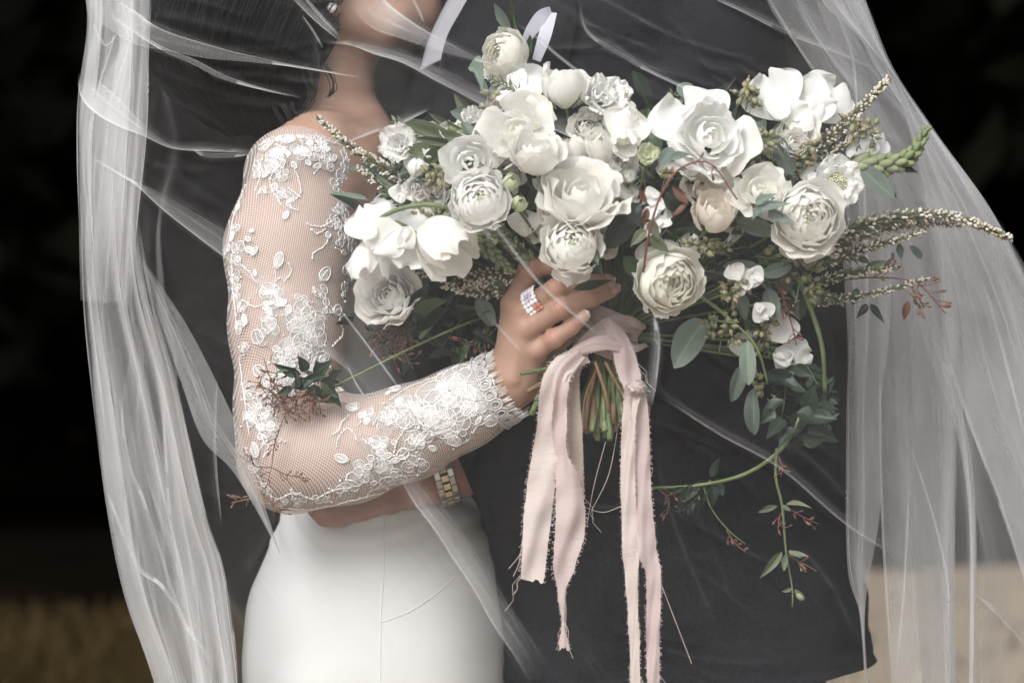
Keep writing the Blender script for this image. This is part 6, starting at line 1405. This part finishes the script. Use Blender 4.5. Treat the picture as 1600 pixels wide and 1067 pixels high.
# the sheet itself, closed round both of them
nr, nc = 150, 420; pys = np.linspace(-420, 1800, nr); ang = np.linspace(0, 2 * np.pi, nc, False); vv3 = []
ph1 = smooth_noise(nr, 1, 10, 0, vnp)[:, 0]; ph2 = smooth_noise(nr, 1, 8, 0, vnp)[:, 0]; nzv = smooth_noise(nr, nc, 14, 26, vnp); nzf = smooth_noise(nr, nc, 34, 60, vnp)
for i, py in enumerate(pys):
    xl, xr = XL(py), XR(py); cx, a = (xl + xr) / 2, (xr - xl) / 2
    for k, u in enumerate(ang):
        co, si = math.cos(u), math.sin(u); X = math.copysign(abs(co) ** (2 / VN), co); Y = math.copysign(abs(si) ** (2 / VN), si)
        le, ri = math.exp(-((u - math.pi) / .55) ** 2), math.exp(-(min(u, 2 * math.pi - u) / .7) ** 2); front = si < -.3
        amp = .014 * le + .018 * ri + (.005 if front else .02)
        d = amp * (.6 * math.sin(11 * u + 1.0 * ph1[i] + 2 * math.sin(u * 3)) + .4 * math.sin(19 * u + 1.2 * ph2[i])) + nzv[i, k] * (.012 if front else .022) + nzf[i, k] * .004
        d -= .05 * (le + ri)
        s = 1 + d / .7; yy = hug(cx + a * X * s, VC + VB * Y * (1 + d / .42)); q = P(cx + a * X * s, py, 0); f = (D + yy) / D
        vv3.append((q.x * f, yy, ZC + (q.z - ZC) * f))
def front_share(f): t = min(max((.965 - f) / .06, 0), 1); return t * t * (3 - 2 * t)
fd0 = []
for py in pys:
    for u in ang:
        X = abs(math.cos(u)) ** (2 / VN); inside = math.sin(u) < 0 and -60 < py < 1130; fd0.append(1 - front_share(X) if inside else 1.0)
child('sheet', make_mesh('veil_sheet', vv3, grid_faces(nr, nc, True), M['veil'], attr={'fade': fd0}), veil)
def panel(left, right, npl, y, depth=.03, over=1.5, mat='veil_panel', n=None, name='gathered_panel', seed=0, fade=(1, 1), cols=26):
    """pleated tulle between two edge curves (px, py): the cloth doubles back on itself at every pleat"""
    r = np.random.default_rng(seed); L = spline(left, 60); Rr = spline(right, 60); m = int(npl * cols) + 1; v, fd = [], []
    wob = smooth_noise(60, npl + 2, 4, npl + 1, r); wd = smooth_noise(60, npl + 2, 5, npl + 1, r); fine = smooth_noise(60, m, 20, m // 3, r)
    gaps = np.concatenate([[0], np.cumsum(r.uniform(.35, 1.65, npl))]); gaps /= gaps[-1]; knots = np.linspace(0, 1, npl + 1)
    for i in range(60):
        t = i / 59
        for k in range(m):
            s = k / (m - 1); pl = s * npl; j = int(min(pl, npl - 1)); fr = pl - j; wb = wob[i, j] * (1 - fr) + wob[i, j + 1] * fr; ov = over * (.75 + .5 * (wd[i, j] * (1 - fr) + wd[i, j + 1] * fr))
            s2 = s + (ov * math.sin(2 * math.pi * (pl + .25 * wb)) / (2 * math.pi * npl) + wb * .35 / npl) * min(1, 6 * s, 6 * (1 - s)); s2 = float(np.interp(s2, knots, gaps))
            yy = y + depth * math.cos(2 * math.pi * (pl + .25 * wb)) * .5 + fine[i, k] * .0015
            px = L[i][0] + (Rr[i][0] - L[i][0]) * s2; py = L[i][1] + (Rr[i][1] - L[i][1]) * s2
            v.append(P(px, py, yy)); fd.append(np.interp(t, np.linspace(0, 1, len(fade)), fade))
    child(name, make_mesh(name, v, grid_faces(60, m), M[mat], attr={'fade': fd}), veil)
def fold(pts, mat='veil_fold', name='fold', strength=1.0, lift=.010, y=None, mode=None):
    """a doubled fold lying on the front of the veil; pts (px, py, width px). Most layers lie at its creased edges"""
    L = sum(math.hypot(a[0] - b[0], a[1] - b[1]) for a, b in zip(pts, pts[1:])); n = max(20, int(L / 6)); q = spline(pts, n); v, fd = [], []; seg = 17; ph = vrng.uniform(0, 6); mode = mode or vrng.choice('LR'); e0 = vrng.uniform(.10, .25); e1 = vrng.uniform(.15, .35)
    for i in range(n):
        px, py, w = q[i]; w = max(w, 1.6) * (1 + .07 * math.sin(i * .31 + ph)); yy = (Yf(px, py) if y is None else y) - lift
        c = P(px, py, yy); a, b = q[max(i - 1, 0)], q[min(i + 1, n - 1)]; t = (P(b[0], b[1], yy) - P(a[0], a[1], yy)).normalized(); nn = Vector((0, -1, 0)); sd = t.cross(nn).normalized()
        if sd.z < 0: sd = -sd
        tt = i / (n - 1); e = min(1, tt / e0, (1 - tt) / e1); e = e * e * (3 - 2 * e); k1, k2 = 3 + 2 * math.sin(i * .05 + ph), .25 * math.sin(i * .09 + ph)
        for k in range(seg):
            s = -math.cos(math.pi * k / (seg - 1)); v.append(c + sd * r_(w / 2 * s, yy) + nn * r_(w * .06 * math.sin(k1 * s + ph) + 2.0 * (s * s), yy))
            if mode == 'S': f = (1 - s * s) ** 2
            else:
                z = s if mode == 'R' else -s; edge = math.exp(-((1 - z) / .13) ** 2) + .5 * math.exp(-((1 + z) / .09) ** 2) + .35 * math.exp(-((z - k2) / .08) ** 2)
                f = (.42 + .22 * z) + .95 * edge
                if w < 6: f = 1.15
                f *= 1 if abs(s) < .98 else .6
            fd.append(strength * e * f)
    child(name, make_mesh(name, v, grid_faces(n, seg), M[mat], attr={'fade': fd}), veil)
# left side: overlapping gathered layers, fanning lower down
panel([(150, -300), (132, -60), (136, 40), (122, 150), (120, 240), (123, 340), (126, 470)], [(240, -300), (236, -60), (230, 90), (233, 130), (226, 220), (216, 330), (205, 470)], 2, -.02, .03, 1.0, seed=1, fade=(1.3, 1.3, 1.3, 1.2, 1, .7, .2), cols=44)
panel([(165, -300), (160, -60), (172, 20), (186, 70), (160, 200), (150, 320), (140, 470)], [(240, -300), (235, -60), (231, 60), (229, 110), (224, 220), (213, 340), (204, 480)], 2, .08, .04, 1.25, seed=22, fade=(1.3, 1.3, 1.2, 1.1, .8, .2), cols=44)
panel([(140, -300), (136, -60), (150, 30), (190, 60), (150, 150), (140, 260), (133, 420)], [(200, -300), (196, -60), (206, 20), (228, 62), (196, 190), (186, 290), (172, 420)], 1, .14, .03, 1.1, seed=23, fade=(1.2, 1.2, 1.1, 1, .6, 0), cols=44)
panel([(126, 300), (130, 470), (142, 600), (166, 790), (194, 930), (242, 1070), (300, 1300)], [(214, 300), (225, 440), (272, 600), (318, 797), (346, 884), (362, 994), (371, 1070), (385, 1300)], 3, -.03, .035, .95, seed=3, fade=(0, .5, .75, .8, .85, .85), cols=40)
panel([(200, 330), (222, 470), (246, 600), (262, 775), (276, 871), (296, 1000), (310, 1200)], [(214, 330), (240, 470), (276, 600), (320, 797), (347, 884), (364, 994), (378, 1200)], 2, .10, .04, 1.2, seed=4, fade=(0, .5, .8, .8, .8), cols=40)
panel([(142, 420), (146, 600), (170, 790), (198, 930), (246, 1080)], [(180, 420), (196, 600), (230, 790), (262, 930), (310, 1080)], 1, .14, .04, 1.1, seed=24, fade=(0, .5, .7, .7, .7), cols=40)
panel([(212, 390), (250, 500), (284, 600), (316, 685), (363, 735), (406, 806), (436, 864)], [(214, 390), (290, 505), (340, 600), (380, 687), (402, 753), (420, 810), (438, 866)], 1, -.10, .015, .8, seed=5, fade=(0, .8, .9, .9, .8), cols=44)
# right side
panel([(1196, -60), (1200, 5), (1259, 92), (1292, 138), (1330, 240), (1350, 420)], [(1330, -60), (1352, 0), (1388, 97), (1452, 196), (1545, 322), (1600, 430)], 2, .06, .03, .9, seed=6, fade=(.6, .8, .9, .9, .7, .2), cols=44)
panel([(1282, -60), (1284, 0), (1342, 57), (1387, 108), (1420, 200), (1450, 330), (1480, 480)], [(1330, -60), (1352, 0), (1388, 97), (1452, 196), (1545, 322), (1600, 430), (1640, 520)], 2, -.02, .03, 1.0, seed=7, fade=(.9, 1, 1, .9, .6, .2), cols=44)
panel([(1300, 180), (1322, 480), (1325, 640), (1325, 860), (1344, 955), (1352, 1080)], [(1390, 180), (1392, 480), (1376, 640), (1375, 797), (1352, 945), (1356, 1080)], 1, .10, .03, 1.3, seed=8, fade=(0, .5, 1.1, 1.3, 1.2, .5), cols=50)
panel([(1372, 250), (1375, 690), (1380, 845), (1394, 1080)], [(1480, 250), (1494, 640), (1492, 860), (1494, 1080)], 2, .12, .035, .9, seed=9, fade=(0, .6, .9, 1.1, 1.1), cols=44)
panel([(1400, 250), (1425, 600), (1440, 800), (1436, 1080)], [(1500, 250), (1494, 640), (1492, 860), (1492, 1080)], 1, .18, .035, .9, seed=29, fade=(0, .5, .7, .8, .8), cols=44)
panel([(1440, 300), (1470, 470), (1506, 636), (1563, 788), (1602, 915), (1650, 1080)], [(1575, 370), (1625, 480), (1680, 640), (1720, 800), (1750, 940), (1770, 1080)], 3, .02, .035, .95, seed=10, fade=(.2, .8, 1.1, 1.2, 1.2), cols=40)
panel([(1400, 330), (1440, 520), (1490, 660), (1512, 780), (1516, 900), (1514, 1080)], [(1425, 330), (1470, 520), (1508, 660), (1524, 780), (1526, 900), (1526, 1080)], 1, .04, .03, 1.8, seed=11, fade=(0, .7, 1, 1), cols=44)
panel([(1300, 200), (1330, 400), (1340, 700), (1350, 1080)], [(1560, 340), (1640, 500), (1680, 700), (1720, 1080)], 3, .30, .05, .8, seed=12, fade=(0, .7, .8, .7, .6), cols=40)
panel([(1255, 1000), (1262, 1040), (1250, 1100)], [(1330, 1000), (1322, 1040), (1318, 1100)], 1, .30, .03, 1.0, seed=13, fade=(.6, .8), cols=44)
# folds pulled across the front
A = [
 [(160, 10, 46), (200, 38, 44), (235, 57, 37), (320, 80, 21), (400, 94, 10), (450, 102, 4), (545, 118, 3), (570, 122, 2)],
 [(196, 42, 4), (257, 78, 6), (302, 97, 9), (347, 120, 7), (409, 139, 4), (478, 154, 2)],
 [(130, 112, 16), (146, 146, 42), (190, 182, 32), (225, 205, 16), (270, 229, 6), (330, 233, 8), (408, 238, 3)],
 [(300, 232, 2), (320, 242, 6), (360, 243, 7), (404, 239, 2)],
 [(130, 238, 3), (208, 284, 5), (243, 307, 15), (295, 343, 30), (345, 378, 30), (400, 428, 22), (445, 468, 16), (500, 532, 14), (553, 580, 9), (600, 620, 4)],
 [(338, 590, 3), (336, 709, 4), (347, 830, 3)],
 [(185, 600, 4), (200, 722, 7), (222, 775, 6), (244, 845, 7), (284, 963, 6), (340, 1045, 4)], [(253, 590, 4), (262, 775, 6), (276, 871, 7), (300, 1070, 5)], [(166, 766, 4), (214, 880, 7), (253, 915, 6), (288, 972, 6), (303, 1075, 5)],
 [(454, -10, 9), (492, 26, 10), (535, 66, 4)], [(470, -10, 4), (505, 30, 5), (538, 64, 3)], [(472, 24, 2), (490, 50, 3), (506, 78, 3)],
 [(500, 66, 3), (547, 68, 6), (589, 80, 13), (640, 96, 14), (715, 135, 18), (789, 171, 17), (852, 191, 14), (908, 215, 12), (950, 239, 7), (990, 262, 3)],
 [(560, -20, 46), (590, 22, 44), (645, 52, 30), (700, 76, 15), (749, 94, 6), (800, 102, 12), (840, 108, 9), (862, 112, 3)],
 [(640, -10, 4), (655, 18, 4), (664, 40, 2)],
 [(1110, -6, 4), (1160, 17, 5), (1227, 50, 6), (1304, 81, 4), (1385, 117, 3)],
 [(800, 32, 3), (840, 60, 3), (873, 88, 4), (929, 132, 4), (995, 187, 6), (1047, 246, 8)],
 [(905, 0, 3), (918, 50, 5), (977, 90, 7), (1029, 118, 5), (1092, 146, 4), (1150, 168, 3)],
 [(761, 338, 3), (779, 360, 4), (840, 439, 5), (902, 495, 4), (955, 540, 3)], [(688, 262, 2), (694, 300, 4), (690, 330, 3)], [(765, 495, 2), (795, 528, 4), (825, 558, 3)],
 [(533, 225, 4), (589, 203, 6), (626, 191, 6), (675, 168, 3)],
 [(525, 475, 2), (575, 540, 3), (628, 612, 4)], [(543, 572, 2), (556, 598, 3), (573, 625, 2)],
 [(1021, 488, 3), (1026, 530, 8), (1022, 580, 11), (1012, 640, 12)], [(1026, 500, 2), (1030, 540, 3), (1024, 600, 3)], [(622, 726, 10), (658, 780, 24), (711, 850, 28), (780, 960, 30), (850, 1070, 34)], [(1033, 619, 3), (1124, 677, 4), (1219, 730, 4), (1322, 817, 4), (1420, 880, 3)],
 [(1525, 926, 3), (1572, 970, 7), (1606, 1010, 6)]]
for p in A:
    if max(q[2] for q in p) >= 9: fold(p, strength=1.0)
    else: fold(p, strength=.75 if max(q[2] for q in p) >= 6 else .5)
B = [  # broader and fainter
 [(840, 10, 30), (900, 60, 60), (970, 120, 60), (1040, 170, 20)], [(622, 726, 14), (658, 780, 30), (711, 850, 34), (780, 960, 36), (850, 1070, 40)],
 [(1000, 561, 3), (1033, 619, 10), (1124, 677, 12), (1219, 730, 12), (1322, 817, 10), (1420, 880, 8), (1524, 928, 5)], [(1232, 697, 6), (1290, 750, 10), (1330, 800, 8)], [(1030, 700, 10), (1060, 780, 30), (1100, 880, 36), (1150, 1000, 30)], [(1240, 850, 10), (1290, 930, 26), (1330, 1010, 20)], [(920, 243, 8), (980, 272, 34), (1030, 300, 18)], [(1140, 290, 8), (1200, 345, 20), (1260, 400, 14)],
 [(1000, 300, 4), (1030, 262, 7), (1048, 246, 5)], [(230, 250, 4), (300, 300, 10), (350, 330, 6)], [(215, 440, 6), (250, 480, 12), (300, 520, 6)], [(230, 20, 4), (330, 45, 10), (430, 70, 5)], [(900, -10, 20), (960, 30, 34), (1040, 60, 10)], [(385, 870, 6), (420, 920, 8), (450, 960, 5)], [(240, 120, 3), (290, 180, 4), (340, 225, 3)], [(690, 130, 4), (700, 60, 10), (712, -10, 14)]]
E = [[(1325, 560, 3), (1325, 862, 5), (1344, 955, 4), (1350, 1040, 3)], [(1374, 560, 3), (1376, 720, 4), (1380, 845, 4), (1394, 1090, 4)], [(1420, 690, 3), (1450, 780, 3), (1472, 863, 4), (1482, 940, 4), (1470, 1000, 3)], [(1420, 760, 3), (1411, 928, 4), (1396, 1080, 3)], [(1470, 520, 4), (1506, 635, 5), (1563, 788, 6), (1604, 915, 5)], [(1480, 540, 4), (1500, 640, 7), (1511, 775, 9), (1516, 906, 8), (1518, 1090, 7)], [(1290, -20, 3), (1329, 80, 5), (1338, 160, 4), (1350, 300, 3)], [(1282, -20, 4), (1342, 57, 5), (1387, 108, 5), (1440, 250, 5), (1500, 420, 4)], [(1190, -20, 3), (1259, 92, 4), (1294, 138, 3)], [(1352, 0, 3), (1390, 100, 4), (1452, 196, 4), (1540, 316, 4)],
     [(236, -40, 4), (230, 100, 5), (228, 200, 5), (214, 340, 4), (206, 420, 3)], [(190, -30, 5), (176, 60, 6), (150, 150, 5), (136, 260, 4)], [(172, 20, 4), (200, 60, 5), (172, 170, 5), (160, 300, 4)], [(142, 30, 4), (165, 70, 5), (190, 40, 4)], [(134, 420, 4), (150, 560, 5), (168, 700, 4)], [(272, 590, 4), (318, 797, 6), (346, 884, 6), (364, 994, 6), (372, 1090, 5)], [(1440, 240, 3), (1500, 330, 4), (1560, 470, 4), (1600, 600, 3)], [(1530, 420, 3), (1570, 560, 5), (1610, 720, 4)]]
for p in E: fold(p, strength=.62, y=.03 if p[0][0] > 1000 else -.04)
# the front of the veil: one fine sheet, creased along every pulled fold
gx = np.arange(105, 1660, 3.0); gy = np.arange(-72, 1142, 3.0); GX, GY = np.meshgrid(gx, gy); Zd = np.zeros_like(GX)
C_ = [(p, 1.0) for p in A] + [(p, .55) for p in B]
def auto(n, box, ang, spread, L, H):
    for _ in range(n):
        x, y = vrng.uniform(box[0], box[2]), vrng.uniform(box[1], box[3]); a = ang + vrng.gauss(0, spread); l = L * vrng.uniform(.5, 1.4); bend = vrng.gauss(0, .16)
        pts = [(x + l * t * math.cos(a + bend * t), y + l * t * math.sin(a + bend * t), vrng.uniform(1.5, 4)) for t in (0, .33, .66, 1)]; C_.append((pts, H * vrng.uniform(.5, 1.3)))
auto(26, (230, -20, 520, 260), .30, .25, 170, .5); auto(30, (520, -20, 1150, 190), .55, .25, 190, .55); auto(22, (140, 200, 480, 800), .85, .3, 190, .5); auto(26, (820, 560, 1330, 1060), .85, .35, 220, .45); auto(22, (420, 480, 820, 1060), .95, .25, 220, .4); auto(20, (1150, 0, 1500, 400), .75, .35, 180, .5); auto(26, (560, 180, 1330, 520), .75, .4, 150, .35); auto(16, (1330, 420, 1600, 1060), 1.35, .2, 240, .5); auto(14, (140, 0, 260, 500), 1.5, .25, 200, .5)
for p, amp in C_:
    n = 40; q = spline(p, n); wmx = max(r[2] for r in p); pad = 16 + wmx * 2.2
    jj = np.where((gx > q[:, 0].min() - pad) & (gx < q[:, 0].max() + pad))[0]; ii = np.where((gy > q[:, 1].min() - pad) & (gy < q[:, 1].max() + pad))[0]
    if len(ii) < 2 or len(jj) < 2: continue
    sx, sy = GX[np.ix_(ii, jj)], GY[np.ix_(ii, jj)]; bd = np.full(sx.shape, 1e9); sg = np.zeros(sx.shape); tt = np.zeros(sx.shape); ww = np.zeros(sx.shape)
    for k in range(n - 1):
        ax, ay = q[k, 0], q[k, 1]; dx, dy = q[k + 1, 0] - ax, q[k + 1, 1] - ay; l2 = dx * dx + dy * dy + 1e-9; u = np.clip(((sx - ax) * dx + (sy - ay) * dy) / l2, 0, 1); d = np.hypot(sx - ax - u * dx, sy - ay - u * dy); m = d < bd
        bd[m] = d[m]; sg[m] = np.sign((sx - ax) * dy - (sy - ay) * dx)[m]; tt[m] = ((k + u) / (n - 1))[m]; ww[m] = (q[k, 2] + (q[k + 1, 2] - q[k, 2]) * u)[m]
    fl = vrng.choice((-1, 1)); sd = sg * fl * bd; ww = np.maximum(ww, 2); H = (9.5 + .6 * np.minimum(ww, 24)) * amp * np.clip(np.minimum(tt / .18, (1 - tt) / .22), 0, 1) ** .8
    off = ww / 2; rid = lambda d, a_, b_: np.where(d > 0, np.exp(-(d / a_) ** 2), np.exp(-(d / b_) ** 2))
    Zd[np.ix_(ii, jj)] += H * (rid(sd - off, 3.2, 5 + ww * .8) + .55 * rid(-(sd + off), 3.2, 4 + ww * .6) * (ww > 5))
Zd += smooth_noise(len(gy), len(gx), 22, 30, vnp) * 5 + smooth_noise(len(gy), len(gx), 60, 80, vnp) * 1.3 + smooth_noise(len(gy), len(gx), 9, 12, vnp) * 10
fv, ff = [], []
for i, py in enumerate(gy):
    xl, xr = XL(py), XR(py); cx, a_ = (xl + xr) / 2, (xr - xl) / 2
    for j, px in enumerate(gx):
        f = abs((px - cx) / a_); pc_ = px if f < .99 else cx + math.copysign(.99 * a_, px - cx); yy = Yf(pc_, py) - Zd[i, j] / S; fv.append(P(pc_, py, yy)); ff.append(front_share(f) * (1 - .45 * math.exp(-((px - 350) / 110) ** 2 - ((py - 60) / 260) ** 2)))
child('front_sheet', make_mesh('veil_front', [tuple(v) for v in fv], grid_faces(len(gy), len(gx)), M['veil_front'], attr={'fade': ff}), veil)
